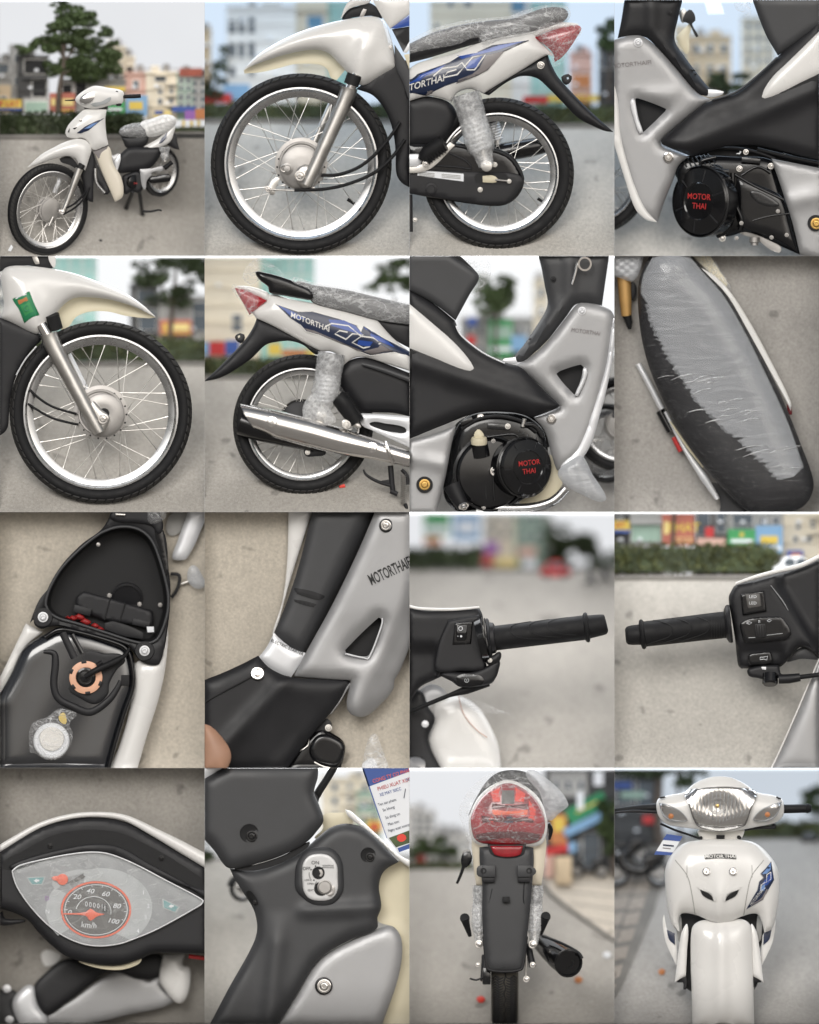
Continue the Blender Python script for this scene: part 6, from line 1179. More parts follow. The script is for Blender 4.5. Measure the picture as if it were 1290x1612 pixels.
hb = panel(m, 'horn_button', 'gloss_black', [(840, 925), (850, 895), (900, 885), (985, 880), (992, 900), (990, 950), (900, 962), (850, 958)], d=-14, t=20, b=10, R=10)[0]; tube(hb, 'horn_mark', 'tag_white', [(918, 915, -26), (940, 914, -26), (965, 908, -26), (960, 932, -26), (940, 926, -26), (918, 930, -26), (918, 915, -26)], 2.2, 6, 1)
tube(m, 'cowl_crease', 'gauge_grey', [(985, 462, -40), (1060, 560, -40), (1095, 620, -30)], [2, 4, 2], 6, 3)
lathe(m, 'grip_collar', MB, (716, 705, -8), (-1, .1, 0), [(60, -20), (118, -20), (122, -8), (116, 6), (100, 14), (90, 20)], 40)
gr = tube(m, 'grip', 'rubber', [(720, 708, -10), (640, 716, -10), (420, 742, -12), (180, 770, -14)], [84, 84, 82, 80], 40, 5)
cen = lambda u: 708 + (720 - u) * .115
def grip_line2(par, pts, r):
    P = []
    for (u, v) in pts:
        x = max(-.98, min(.98, (v - cen(u)) / r)); P.append((u, v, -12 - r * math.sqrt(1 - x * x) - .5))
    tube(par, 'grip_groove', 'dark_void', P, 3.2, 6, 5)
for du in (0, 118, 234): grip_line2(gr, [(480 - du, 655 + du * .115), (540 - du, 668 + du * .115), (590 - du, 690 + du * .115), (600 - du, 720 + du * .115), (575 - du, 760 + du * .115), (500 - du, 790 + du * .1), (420 - du * .9, 812 + du * .1)], 83)
lathe(gr, 'grip_flange', 'rubber', (180, 770, -14), (-1, .12, 0), [(76, -16), (92, -6), (96, 4), (90, 14), (70, 20)], 40); tube(gr, 'end_plug', 'rubber', [(175, 771, -14), (110, 776, -14), (82, 778, -14), (70, 779, -14)], [66, 62, 56, 40], 32, 2)
for k in range(5): 
    P = [(612 + k * 16, cen(612) + 82 * math.sin(a), -12 - 82.5 * math.cos(a)) for a in [R_(q) for q in range(-70, 80, 14)]]; tube(gr, 'grip_rib', 'dark_void', P, 1.8, 5, 1)
lv = panel(m, 'lever_bracket', MB, [(845, 985), (1030, 965), (1045, 1010), (1060, 1030), (980, 1060), (900, 1045), (845, 1030)], d=0, t=40, b=18, R=20)[0]; lathe(lv, 'lever_pivot', 'gloss_black', (980, 1050, -20), (0, 1, -.4), [(48, -30), (50, 30), (40, 40), (.01, 40)], 28); tube(lv, 'cable_adjuster', MB, [(1035, 1052, -30), (1100, 1050, -30), (1170, 1040, -30)], [30, 30, 26], 16, 2); tube(lv, 'clutch_cable', 'rubber', [(1165, 1040, -30), (1310, 1022, -30)], 15, 10, 1)
panel(lv, 'bracket_catch', 'bright_silver', [(925, 975, 1), (955, 975, 1), (955, 995, 1), (930, 990, 1)], d=-24, t=4, b=2)
panel(m, 'cowl_underside', 'grey_plastic', [(1078, 930), (1180, 850), (1310, 780, 1), (1310, 935, 1), (1180, 925)], d=60, t=20, b=14)
lathe(m, 'under_screw', 'dark_void', (1282, 898, 40), (0, 0, -1), [(18, 0), (14, 6), (.01, 6)], 16)
panel(m, 'leg_shield', 'silver_paint', [(970, 1640, 1), (1040, 1500), (1140, 1280), (1220, 1090), (1285, 930), (1310, 920, 1), (1310, 1640, 1)], d=60, t=30, b=60, R=150); tube(m, 'shield_rim', 'white_paint', [(975, 1640, 40), (1045, 1495, 40), (1140, 1280, 40), (1222, 1085, 40), (1290, 925, 40)], 6, 8, 4)

# ================================================================ bay: ignition lock
cell(3, 1, 'behind the ignition lock')
gd = street(1900, 585, 800, 'road_light', 'sky_white', dc=100)
building('cream apartment building with balconies', 735, 1075, 60, 600, 900, 'wall_cream', grid=(3, 4, 770, 1060, 80, 420, .3, .5), ledge=[(870, 130, 960, 150), (870, 220, 960, 240), (970, 190, 1060, 208), (970, 290, 1060, 308)]); building('pale green apartment wing', 960, 1110, 150, 600, 880, 'wall_green', grid=(2, 4, 975, 1100, 170, 560, .4, .5)); sign('yellow and red shop sign', 1020, 1120, 330, 400, 850, 'print_yellow', blocks=[(1040, 1100, 350, 390, 'print_red')])
tree('dark bush at the left edge', [(15, 590, 8), (15, 540, 6)], [(10, 510, 60, 70, 0)], 840, 260, 16, 'leaf_dark')
t = thing('parked_motorcycle', 'black motorcycle parked on the road left of the ignition lock column', 'motorcycle', (210, 860, 480))
pw = wheel(t, 'rear_wheel', (235, 760, 470), 82, 60, ax=(.3, 0, -1), w=.2, hub=.3, spokes=12, tread=False, sp_r=3, seg=40); panel(t, 'mudguard', 'wall_dark', [(140, 740), (165, 690), (220, 665), (290, 690), (280, 705), (220, 685), (175, 705), (155, 745)], d=460, t=20, b=6)
m = thing('motorcycle', 'motorcycle steering column with silver ignition lock plate', 'motorcycle', (640, 1612, 100))
panel(m, 'shield_inner', 'cream', [(1225, 585, 1), (1130, 640), (1095, 730), (1110, 860), (1090, 960), (1180, 1000), (1240, 1080), (1225, 1300), (1110, 1640, 1), (1310, 1640, 1), (1310, 590, 1)], d=60, t=20, b=-30, R=80)
panel(m, 'shield_inner', 'cream', [(740, 300), (890, 280, 1), (935, 345), (850, 370), (720, 440), (690, 440), (745, 380)], d=70, t=20, b=10)
panel(m, 'front_cowl', 'white_paint', [(885, 262, 1), (925, 275), (1225, 545), (1310, 590, 1), (1310, 640, 1), (1225, 580), (1060, 430), (900, 300)], d=10, t=40, b=20, R=24)
_, sl_ = panel(m, 'leg_shield', 'silver_paint', [(440, 1640, 1), (560, 1450), (680, 1255), (780, 1160), (930, 1080), (1085, 1015), (1180, 995), (1240, 1085), (1225, 1290), (1110, 1640, 1)], d=20, t=22, b=50, R=110)
lathe(m, 'screw_well', 'decal_black', (750, 1372, -32), (0, 0, -1), [(56, -6), (55, 3), (46, 6), (44, 0), (.01, 0)], 36); bolt(m, (752, 1374, -34), 44, 'chrome')
_, cl = panel(m, 'steering_column', 'grey_plastic', [(158, 632, 1), (330, 640), (500, 580), (640, 500), (720, 430), (800, 372), (900, 350), (1020, 388), (1222, 590, 1), (1130, 650), (1098, 740), (1112, 870), (1088, 942, 1), (1082, 1012), (920, 1082), (780, 1158), (685, 1250), (570, 1440), (440, 1640, 1), (20, 1640, 1), (150, 1390), (295, 1130), (330, 1020), (312, 900), (240, 780), (185, 690)], d=0, t=60, b=70, R=130, sp=24,
    f=lambda u, v: -30 * np.exp(-(((u - 440 - (1300 - v) * .1) / 60) ** 2)) * np.clip((v - 900) / 200, 0, 1) - 24 * np.exp(-((v - 890 + (u - 850) * .05) / 40) ** 2) * np.clip((u - 560) / 80, 0, 1))
_, hd = panel(m, 'handlebar_cover', 'grey_plastic', [(-20, 78, 1), (150, -20, 1), (716, -20, 1), (712, 60), (690, 150), (722, 235), (748, 330), (705, 400), (640, 468), (500, 545), (330, 602), (190, 632), (135, 622), (60, 520), (-20, 430, 1)], d=-60, t=60, b=70, R=130, sp=24)
panel(m, 'cover_trim', 'bright_silver', [(-20, -20, 1), (160, -20, 1), (60, 40), (-20, 75, 1)], d=-50, t=20, b=8)
panel(m, 'column_gap', 'dark_void', [(185, 632), (330, 605), (500, 548), (660, 462), (650, 500), (500, 590), (330, 644), (200, 642)], d=-52, t=20, b=2)
for k, (c_, r_) in enumerate((((282, 412), 58), ((1030, 548), 46))):
    s_ = hd if k == 0 else cl; z = float(s_([(c_[0], c_[1])])[0])
    lathe(m, 'bolt_well', 'dark_void', (c_[0], c_[1], z - 2), (.1, .1, -1), [(r_ * 1.04, -3), (r_, 3), (r_ * .84, 0), (.01, -1)], 32); bolt(m, (c_[0] + r_ * .25, c_[1] + r_ * .3, z - 6), r_ * .6, 'gloss_black')
panel(m, 'side_clip', 'dark_void', [(262, 780), (290, 775), (330, 830), (335, 862), (310, 865), (275, 820)], on=cl, off=3, t=2, sp=20); bolt(m, (318, 845, float(cl([(318, 845)])[0]) - 8), 14, 'gloss_black')
bs_, bz = panel(m, 'lock_boss', 'grey_plastic', [(568, 700), (580, 600), (640, 520), (710, 500), (800, 508), (858, 570), (874, 680), (868, 780), (800, 860), (690, 862), (600, 800), (572, 760)], d=-60, t=70, b=30, R=40)
pl, _ = panel(m, 'ignition_plate', 'plate_silver', [(614, 660), (620, 600), (660, 552), (728, 540), (790, 556), (832, 610), (838, 690), (836, 770), (800, 822), (728, 836), (660, 822), (624, 775), (616, 720)], d=-96, t=14, b=6, R=10)
lathe(pl, 'key_slot', 'dark_void', (716, 660, -107), (0, 0, -1), [(40, -2), (38, 4), (30, 4), (28, -2), (.01, -2)], 32); panel(pl, 'key_cylinder', 'cast', [(718, 640), (738, 640), (746, 662), (736, 688), (722, 680), (730, 662)], d=-106, t=3, b=2)
lathe(pl, 'seat_lock', 'cast', (756, 750, -102), (0, 0, -1), [(48, -2), (46, 8), (40, 10), (36, 4), (.01, 4)], 32); panel(pl, 'shutter_tab', 'cast', [(790, 745), (815, 738), (820, 780), (800, 808), (770, 800), (795, 780)], d=-104, t=6, b=4); lathe(pl, 'lock_shadow', 'dark_void', (735, 760, -101), (0, 0, -1), [(46, 0), (46, 2), (.01, 2)], 28)
for s_, u, v, sz in (('ON', 697, 597, 22), ('OFF', 641, 634, 20), ('IGNITION', 778, 616, 11), ('LOCK', 652, 706, 12), ('OPEN', 668, 730, 12), ('SEAT', 668, 770, 12)): text(pl, 'plate_lettering', 'decal_black', s_, (u, v, -106), sz, bold=.006, rot=0)
for c_ in ((698, 618), (670, 640), (688, 706)): lathe(pl, 'plate_dot', 'decal_black', (c_[0], c_[1], -104), (0, 0, -1), [(5, 0), (5, 2), (.01, 2)], 10)
tube(pl, 'plate_line', 'decal_black', [(738, 627, -104), (815, 629, -104)], 1.6, 5, 1); tube(pl, 'plate_line', 'decal_black', [(*p, -104) for p in arc(716, 668, 58, 58, 150, 190, 8)], 2, 5, 1); tube(pl, 'plate_line', 'decal_black', [(*p, -104) for p in arc(756, 750, 62, 62, 150, 215, 8)], 2, 5, 1)
tube(m, 'brake_hose', 'rubber', [(830, -30, 0), (770, 70, 0), (710, 165, 10), (700, 220, 20)], [24, 24, 26, 10], 14, 4)
panel(m, 'cover_horn', MB, [(660, 130), (690, 150), (720, 200), (700, 230), (670, 180)], d=-30, t=20, b=10)
tg = panel(None, 'paper_tag', 'tag_white', [(985, -20, 1), (1310, -20, 1), (1310, 495, 1), (1222, 532, 1), (1150, 445, 1)], d=-20, t=4, b=3, R=20)[0]; tagit(tg, 'white and blue printed factory tag hanging beside the ignition lock', 'tag')
panel(tg, 'tag_header', 'print_blue', [(985, -20, 1), (1310, -20, 1), (1310, 15, 1), (1030, 118, 1)], d=-25, t=1.5, b=0); panel(tg, 'tag_border', 'print_blue', [(990, 0, 1), (1000, 0, 1), (1150, 445, 1), (1145, 440, 1)], d=-25, t=1.5, b=0); panel(tg, 'tag_footer', 'print_blue', [(1215, 505, 1), (1310, 470, 1), (1310, 500, 1), (1225, 530, 1)], d=-25, t=1.5, b=0)
panel(tg, 'tag_picture', 'leaf', [(1160, 440, 1), (1310, 385, 1), (1310, 465, 1), (1205, 500, 1)], d=-25, t=1.5, b=0); panel(tg, 'tag_picture', 'red_bright', [(1210, 435), (1250, 415), (1270, 445), (1230, 465)], d=-27, t=1.5, b=0)
for s_, u, v, sz, mt in (('CONG TY CO PHAN', 1180, 48, 24, 'orange'), ('PHIEU XUAT XUONG', 1215, 95, 24, 'print_red'), ('Ngay', 1290, 68, 20, 'print_blue'), ('XE MAY 50CC', 1170, 150, 20, 'print_blue'), ('Ten san pham:', 1150, 215, 18, 'decal_navy'), ('So khung:', 1160, 255, 18, 'decal_navy'), ('So dong co:', 1185, 300, 18, 'decal_navy'), ('Mau son:', 1190, 345, 18, 'decal_navy'), ('Ngay xuat xuong:', 1225, 375, 18, 'decal_navy')): text(tg, 'tag_print', mt, s_, (u, v, -28), sz, rot=17, sx=.8)
tube(tg, 'tag_tick', 'decal_navy', [(1255, 190, -28), (1265, 130, -28)], 2.5, 5, 1)
# ================================================================ bay: rear view
cell(3, 2, 'behind the red tail lamp')
gd = street(1660, 640, 900, 'road', 'sky_grey', dc=235)
building('pale far block at the left', -20, 165, 270, 660, 1150, 'wall_white', grid=(3, 3, 20, 160, 290, 420, .4, .5)); building('low grey house row', 100, 330, 400, 660, 1180, 'wall_grey', grid=(4, 2, 110, 320, 420, 560, .4, .5), name='house', cat='house'); building('white tall house near the tail', 255, 400, 430, 660, 1100, 'wall_white', grid=(2, 3, 270, 390, 450, 620, .4, .5), name='house', cat='house')
tree('round green tree at the left', [(130, 650, 9), (130, 560, 7)], [(130, 490, 90, 45, 0), (60, 520, 50, 40, 0), (230, 540, 60, 40, 0)], 980, 600, 20, 'leaf'); hedge('far low hedge', -20, 400, 590, 645, 920, 400, 14); sign('far red sign', 30, 100, 545, 595, 1000, 'print_red')
building('brown shop house with awnings', 850, 1310, -30, 700, 900, 'wall_dark', wins=[(1000, 470, 1080, 640), (1090, 400, 1200, 620)]); building('grey upper storey', 880, 1120, 20, 180, 880, 'wall_grey', cornice=False)
sign('orange and yellow shop sign', 890, 990, 290, 480, 860, 'print_orange', blocks=[(905, 975, 310, 400, 'print_yellow')]); sign('slanted green shop sign', 980, 1250, 200, 300, 850, 'print_green', rot=28, blocks=[(1040, 1190, 240, 252, 'print_yellow')]); sign('long pale blue awning', 960, 1260, 320, 375, 840, 'light_blue', rot=26); sign('red awning', 850, 1000, 490, 540, 845, 'print_red', rot=12); sign('red shop wall panel', 850, 910, 540, 690, 850, 'wall_pink'); sign('white upright banner', 1160, 1220, 20, 110, 845, 'tag_white'); sign('pale blue upright banner', 1055, 1095, 150, 260, 845, 'tag_white'); sign('round blue parking sign', 1000, 1050, 465, 530, 838, 'light_blue')
tree('green street tree at the right edge', [(1280, 690, 14), (1275, 400, 10)], [(1260, 330, 70, 110, 0), (1290, 480, 50, 60, 0)], 800, 800, 18, 'leaf')
# raised pavement on the right
ground_mat('paver_pale', (.52, .47, .40), .1)
ground_mat('paver_brown', (.36, .32, .28), .15)
def quad(name, mat, P, lab=None, cat=None, kind=None, th=0):
    o = finish(None, name, mat, P, [tuple(range(len(P)))], recalc=False)
    if o is None: return
    if kind: o['kind'] = kind
    else: tagit(o, lab, cat)
    return o
on_r = lambda u, v, k=6: (u, v, gd(v) - k)
quad('pavement', 'paver_pale', [on_r(835, 660), on_r(1300, 660), on_r(1300, 1090), on_r(1180, 1000), on_r(1000, 870), on_r(900, 790)], kind='structure')
V, F = tube_geo([on_r(840, 740, 12), on_r(900, 800, 12), on_r(1000, 880, 12), on_r(1180, 1008, 12), on_r(1310, 1095, 12)], 13, 8, 3); o = finish(None, 'kerb', 'kerb_stone', V, F); tagit(o, 'stone kerb of the pavement beside the black muffler', 'kerb')
for k in range(5):
    v = 700 + k * 62 + k * k * 6; q = [on_r(870 + k * 70, v, 8), on_r(1300, v + 40, 8), on_r(1300, v + 46, 8), on_r(866 + k * 70, v + 5, 8)]
    finish(SC.objects[[o_.name for o_ in SC.objects if o_.name.startswith('pavement')][-1]], 'paving_joint', 'kerb_stone', q, [(0, 1, 2, 3)], recalc=False)
box(None, 'stone_post', 'wall_tan', (970, 645, gd(735) - 10), (52, 88, 40), bev=8); tagit(SC.objects['stone_post'], 'square brown stone post on the pavement right of the tail', 'post')
def parked_bike(desc, u, v, s, d):
    t = thing('parked_motorcycle', desc, 'motorcycle', (u, v, d))
    for q in (-.62, .62): wheel(t, 'wheel', (u + q * s, v - .36 * s, d), .36 * s, .26 * s, w=.16, hub=.3, spokes=12, tread=False, sp_r=2.5, seg=40)
    panel(t, 'body', 'gloss_black', [(u - .62 * s, v - .62 * s), (u - .5 * s, v - 1.1 * s), (u - .3 * s, v - .7 * s), (u + .1 * s, v - .6 * s), (u + .2 * s, v - .9 * s), (u + .8 * s, v - .98 * s), (u + .62 * s, v - .6 * s), (u + .1 * s, v - .3 * s), (u - .25 * s, v - .35 * s)], d=d - 20, t=40, b=20, R=20)
    panel(t, 'seat', 'matte_black', [(u + .1 * s, v - .95 * s), (u + .5 * s, v - 1.05 * s), (u + .85 * s, v - 1.02 * s), (u + .7 * s, v - .9 * s), (u + .15 * s, v - .85 * s)], d=d - 30, t=50, b=12)
    tube(t, 'handlebar', 'matte_black', [(u - .6 * s, v - 1.12 * s, d - 60), (u - .48 * s, v - 1.15 * s, d), (u - .36 * s, v - 1.16 * s, d + 50)], .04 * s, 8, 3); tube(t, 'fork', 'alloy', [(u - .5 * s, v - 1.0 * s, d), (u - .62 * s, v - .36 * s, d)], .04 * s, 8, 1)
    lathe(t, 'headlamp', 'chrome', (u - .6 * s, v - .98 * s, d - 10), (-1, 0, -.4), [(.1 * s, -.05 * s), (.1 * s, .04 * s), (.01, .07 * s)], 16)
    return t
parked_bike('black motorcycle parked in front of the shops right of the tail', 1130, 690, 120, gd(690) - 30)
m = thing('motorcycle', 'white motorcycle from behind, red tail lamp in film above black mudguard', 'motorcycle', (600, 1612, 60))
# rear tyre seen from behind
tyre = lathe(m, 'rear_wheel', 'dusty_rubber', (600, 1290, 425), (1, 0, 0), [(300, -78), (335, -86), (362, -76), (380, -45), (386, 0), (380, 45), (362, 76), (335, 86), (300, 78)], 96)
for i in range(30):
    for sd in (-1, 1):
        th0 = R_(4 + 2.55 * i); P = []
        def tp(x, th, r): return (600 + x, 1290 + r * math.sin(th), 425 - r * math.cos(th))
        for (x, dt, r) in ((8, .0, 387), (34, .018, 385), (58, -.012, 378), (76, .02, 364)): P.append(tp(x * sd, th0 + dt * 1.6 - .01 * i * 0, r))
        tube(tyre, 'tread_groove', 'dark_void', P, [3, 5.5, 5.5, 4], 6, 2)
        if i % 1 == 0: tube(tyre, 'tread_groove', 'dark_void', [tp(30 * sd, th0 + .03, 386), tp(44 * sd, th0 - .006, 383)], [2.5, 5], 6, 1)
tube(tyre, 'centre_groove', 'dark_void', [tp(5 * math.sin(i * 1.1), R_(i * 2), 388) for i in range(50)], 5, 6, 1)
panel(m, 'tail_body', 'wall_cream', [(400, 420), (440, 470), (800, 470), (852, 420), (850, 600), (830, 740, 1), (760, 745, 1), (470, 745, 1), (420, 740, 1), (400, 580)], d=60, t=60, b=40, R=60)
shock(m, (440, 740), (440, 1110), 34, 40, 70, 'film_fine'); shock(m, (795, 740), (785, 1110), 38, 40, 70, 'film_fine')
panel(m, 'bubble_bundle', 'film_fine', [(380, 900), (420, 820), (460, 860), (450, 1010), (400, 1010)], d=30, t=0, b=40, R=40, f=lambda u, v: 8 * np.sin(u * .2) * np.sin(v * .15))
for (a, b_, s_) in ((348, 948, 1), (858, 938, -1)): tube(m, 'foot_peg', 'rubber', [(a, b_, 40), (a + 14 * s_, b_ + 50, 60), (a + 34 * s_, b_ + 110, 90)], [30, 20, 12], 14, 3); lathe(m, 'peg_end', 'rubber', (a, b_ - 4, 34), (0, -.4, -1), [(31, -8), (30, 4), (.01, 8)], 20)
for (a, b_) in ((437, 1110), (775, 1112)): bolt(m, (a, b_, 40), 26, 'chrome', recess=False)
tube(m, 'swing_arm', 'matte_black', [(480, 1180, 120), (470, 1340, 80)], 26, 12, 1); tube(m, 'swing_arm', 'matte_black', [(745, 1110, 120), (775, 1250, 80)], 22, 12, 1); box(m, 'chain_case', 'gloss_black', (485, 1310, 70), (26, 54, 40), bev=8); bolt(m, (735, 1330, 50), 20, 'chrome', recess=False); bolt(m, (775, 1240, 50), 18, 'chrome', recess=False); tube(m, 'brake_rod', 'alloy', [(735, 1180, 50), (732, 1320, 50)], 7, 8, 1); bolt(m, (430, 1240, 50), 14, 'chrome', recess=False); tube(m, 'stand_lever', 'matte_black', [(380, 1325, 60), (420, 1335, 60), (460, 1320, 60)], 6, 8, 3)
mf = tube(m, 'muffler', 'gloss_black', [(815, 1085, 330), (865, 1128, 180), (945, 1190, 0), (1000, 1228, -110)], [48, 66, 84, 90], 36, 4); lathe(mf, 'muffler_lip', 'gloss_black', (1000, 1228, -112), (.3, .2, -1), [(90, -8), (92, 6), (80, 10), (74, -6), (.01, -8)], 40); lathe(mf, 'outlet_pipe', 'dark_void', (1000, 1228, -100), (.3, .2, -1), [(34, -10), (34, 6), (26, 8), (26, -10), (.01, -10)], 28)
tube(mf, 'muffler_seam', 'matte_black', [(835, 1055, 200), (960, 1105, 0), (1060, 1160, -110), (1088, 1200, -122)], 10, 8, 4)
_, mg = panel(m, 'rear_mudguard', 'grey_plastic', [(440, 500, 1), (520, 492), (700, 492), (780, 500, 1), (782, 600), (770, 760), (755, 940), (738, 1080), (718, 1235), (690, 1275), (600, 1282), (505, 1275), (482, 1235), (465, 1080), (457, 900), (458, 740), (442, 600)], d=0, t=40, b=44, R=70, f=lambda u, v: -10 * np.exp(-((v - 880) / 300) ** 2) * (np.abs(u - 610) < 400))
tube(m, 'guard_rim', 'matte_black', [(468, 1060, -6), (484, 1235, -10), (508, 1272, -12), (600, 1282, -14), (690, 1272, -12), (716, 1235, -10), (738, 1060, -6)], 9, 8, 5); tube(m, 'guard_crease', 'matte_black', [(722, 720, -40), (718, 840, -42), (748, 920, -24)], 5, 6, 3); tube(m, 'guard_crease', 'matte_black', [(520, 760, -42), (500, 850, -40), (475, 900, -24)], 4, 6, 3)
for s_ in (-1, 1):
    c_ = 610 + s_ * 138; br = box(m, 'plate_bracket', 'grey_plastic', (c_ - s_ * 28, 650, -60), (42, 38, 26), bev=6); panel(m, 'bracket_ear', 'grey_plastic', [(c_ - 40, 618), (c_ + 20, 618), (c_ + 50 if s_ > 0 else c_ + 40, 650), (c_ + 20, 682), (c_ - 40, 682), (c_ - 50, 650)], d=-76, t=12, b=6); lathe(m, 'bracket_hole', 'dark_void', (c_ + s_ * 6, 648, -84), (0, 0, -1), [(20, 0), (19, 3), (.01, 1)], 20); box(m, 'bracket_foot', 'matte_black', (c_ - s_ * 26, 702, -50), (40, 18, 22), bev=4)
box(m, 'plate_stud', 'dark_void', (608, 828, -66), (22, 18, 16), bev=3)
rf = panel(m, 'reflector', 'red_lens', [(508, 490, 1), (716, 490, 1), (690, 550), (545, 550)], d=-46, t=16, b=10, R=14)[0]; panel(m, 'reflector_frame', 'matte_black', [(490, 480, 1), (735, 480, 1), (705, 562), (530, 562)], d=-36, t=16, b=6)
panel(m, 'lamp_rim', 'white_paint', [(378, 300), (430, 190), (510, 115), (620, 75), (730, 115), (815, 190), (862, 300), (866, 400), (830, 480), (740, 495), (480, 495), (400, 460), (375, 380)], d=-10, t=40, b=30, R=30)
tl, tz = panel(m, 'tail_lamp', 'red_lens', [(390, 300), (440, 205), (520, 132), (620, 95), (720, 132), (800, 205), (846, 300), (850, 395), (815, 460), (740, 478), (480, 478), (412, 448), (388, 370)], d=-34, t=40, b=80, R=190)
for nm, mt, pts in (('lamp_bar', 'orange', [(520, 264, 1), (745, 264, 1), (740, 296, 1), (525, 296, 1)]), ('lamp_cell', 'red_bright', [(512, 150, 1), (570, 120, 1), (570, 212, 1), (525, 215, 1)]), ('lamp_cell', 'red_bright', [(665, 120, 1), (730, 160, 1), (720, 215, 1), (665, 212, 1)]), ('lamp_cell', 'gauge_dark', [(580, 140, 1), (660, 140, 1), (660, 225, 1), (580, 225, 1)]), ('lamp_cell', 'red_dark', [(520, 225, 1), (745, 225, 1), (745, 258, 1), (520, 258, 1)]), ('lamp_cell', 'red_dark', [(450, 300, 1), (790, 300, 1), (780, 345, 1), (460, 345, 1)]), ('lamp_cell', 'decal_navy', [(595, 345, 1), (612, 305, 1), (645, 305, 1), (655, 345, 1)]), ('lamp_cell', 'red_bright', [(500, 318), (520, 308), (540, 325), (522, 345)]), ('lamp_cell', 'red_dark', [(420, 420), (620, 400), (820, 420), (800, 455), (620, 440), (440, 455)]), ('lamp_cell', 'red_bright', [(750, 200, 1), (795, 260, 1), (790, 330, 1), (700, 345, 1), (760, 300, 1)])): panel(tl, nm, mt, pts, on=tz, off=3, t=2, sp=20)
panel(m, 'seat_tail', 'matte_black', [(440, 150), (520, 50), (620, 12), (740, 30), (830, 110), (890, 230), (850, 300), (720, 130), (620, 90), (510, 130), (400, 260), (370, 300)], d=30, t=40, b=30, R=40); tube(m, 'grab_rail', 'gloss_black', [(870, 350, 30), (890, 390, 40), (880, 450, 50)], [18, 16, 8], 12, 3)
panel(m, 'tail_film', 'film_fine', [(310, 270), (345, 180), (420, 90), (540, 20), (640, 2), (740, 10), (850, 60), (950, 150), (998, 225), (960, 275), (900, 330), (850, 350), (852, 420), (800, 470), (600, 470), (440, 460), (380, 480), (340, 380)], d=-60, t=0, b=70, R=160, sp=20, f=lambda u, v: 9 * np.sin(u * .06 + v * .04) * np.sin(v * .07 - u * .02) + 4 * np.sin(u * .15 + v * .1))
panel(m, 'film_flap', 'film_milky', [(740, 20), (870, 70), (1000, 225), (940, 285), (880, 330), (850, 260), (820, 160)], d=-20, t=0, b=30, R=60, f=lambda u, v: 7 * np.sin(u * .12) * np.sin(v * .08))
ky = tube(m, 'ignition_key', 'gloss_black', [(345, 610, 60), (320, 680, 60), (298, 728, 60)], [12, 10, 8], 10, 2); panel(ky, 'key_head', 'gloss_black', [(335, 540), (375, 525), (395, 555), (385, 600), (345, 630), (325, 600)], d=50, t=16, b=8); lathe(ky, 'key_ring', 'alloy', (360, 538, 60), (.2, .2, -1), [(22, -3), (28, -3), (28, 3), (22, 3)], 20, True)
for nm, u, v, mt, lab in (('paper_scrap', 450, 1460, 'red_bright', 'small red scrap on the road left of the rear tyre'), ('fallen_leaf', 1065, 1335, 'print_orange', 'orange fallen leaf on the road below the black muffler'), ('paper_strip', 1245, 1180, 'tag_white', 'white paper strip on the pavement right of the muffler')):
    o = panel(None, nm, mt, [(u - 28, v - 8), (u, v - 24), (u + 26, v - 4), (u + 6, v + 22), (u - 20, v + 16)], d=gd(v) - 18, t=4, b=5)[0]; tagit(o, lab, 'leaf' if 'leaf' in nm else 'litter')

# ================================================================ bay: front view
cell(3, 3, 'behind the clear headlight')
gd = street(1700, 450, 950, 'road_grey', 'sky_slate', dc=60)
hedge('low roadside hedge', 830, 1310, 330, 450, 960, 700, 18); hedge('far green verge', 500, 860, 380, 450, 990, 200, 16, 'leaf')
building('dark shop row', -20, 300, -30, 470, 900, 'wall_dark', wins=[(10, 60, 120, 230), (150, 80, 250, 260)]); sign('blue shop sign', 0, 110, 90, 130, 880, 'print_blue'); sign('red shop sign', 180, 280, 300, 350, 870, 'print_red'); sign('teal shop sign', 40, 190, 150, 190, 880, 'wall_green')
tree('brown tree trunk with dark crown', [(280, 470, 30), (275, 200, 28), (285, -20, 26)], [(200, -10, 180, 60, 0), (380, -10, 110, 40, 0)], 860, 500, 20, 'leaf_dark'); tree('thin leaning tree', [(420, 470, 10), (405, 200, 9), (395, -20, 8)], [(450, 60, 70, 60, 0), (520, 30, 60, 40, 0)], 880, 240, 18, 'leaf_dark'); tree('misty grey tree at the right', [(1270, 450, 8), (1270, 300, 7)], [(1250, 210, 70, 60, 0), (1290, 150, 60, 50, 0), (1270, 290, 60, 40, 0)], 1050, 500, 18, 'leaf')
quad('pavement', 'kerb_stone', [on_r(-10, 470), on_r(330, 470), on_r(330, 620), on_r(250, 900), on_r(60, 1350), on_r(-10, 1480)], kind='structure')
for k in range(9):
    v = 640 + k * 84 + k * k * 3
    for j in range(3):
        x1 = 310 - (v - 500) * .34 - j * 105; x0 = x1 - 96
        if x1 < 5: continue
        P = [on_r(max(-5, x0), v, 9), on_r(x1, v - 18, 9), on_r(x1 - 22, v + 60, 9), on_r(max(-5, x0 - 22), v + 78, 9)]
        o = finish(SC.objects[[o_.name for o_ in SC.objects if o_.name.startswith('pavement')][-1]], 'paving_slab', 'paver_brown', P + [(p[0], p[1], p[2] + 5) for p in P], [(0, 1, 2, 3), (0, 4, 5, 1), (1, 5, 6, 2), (2, 6, 7, 3), (3, 7, 4, 0)])
parked_bike('black scooter parked on the pavement left of the front fender', 150, 745, 210, gd(720) - 60); parked_bike('dark motorcycle parked behind the black scooter', 60, 610, 170, gd(600) - 20)
far_car('dark car at the far right', 1170, 1280, 400, 465, 930, 'wall_dark')
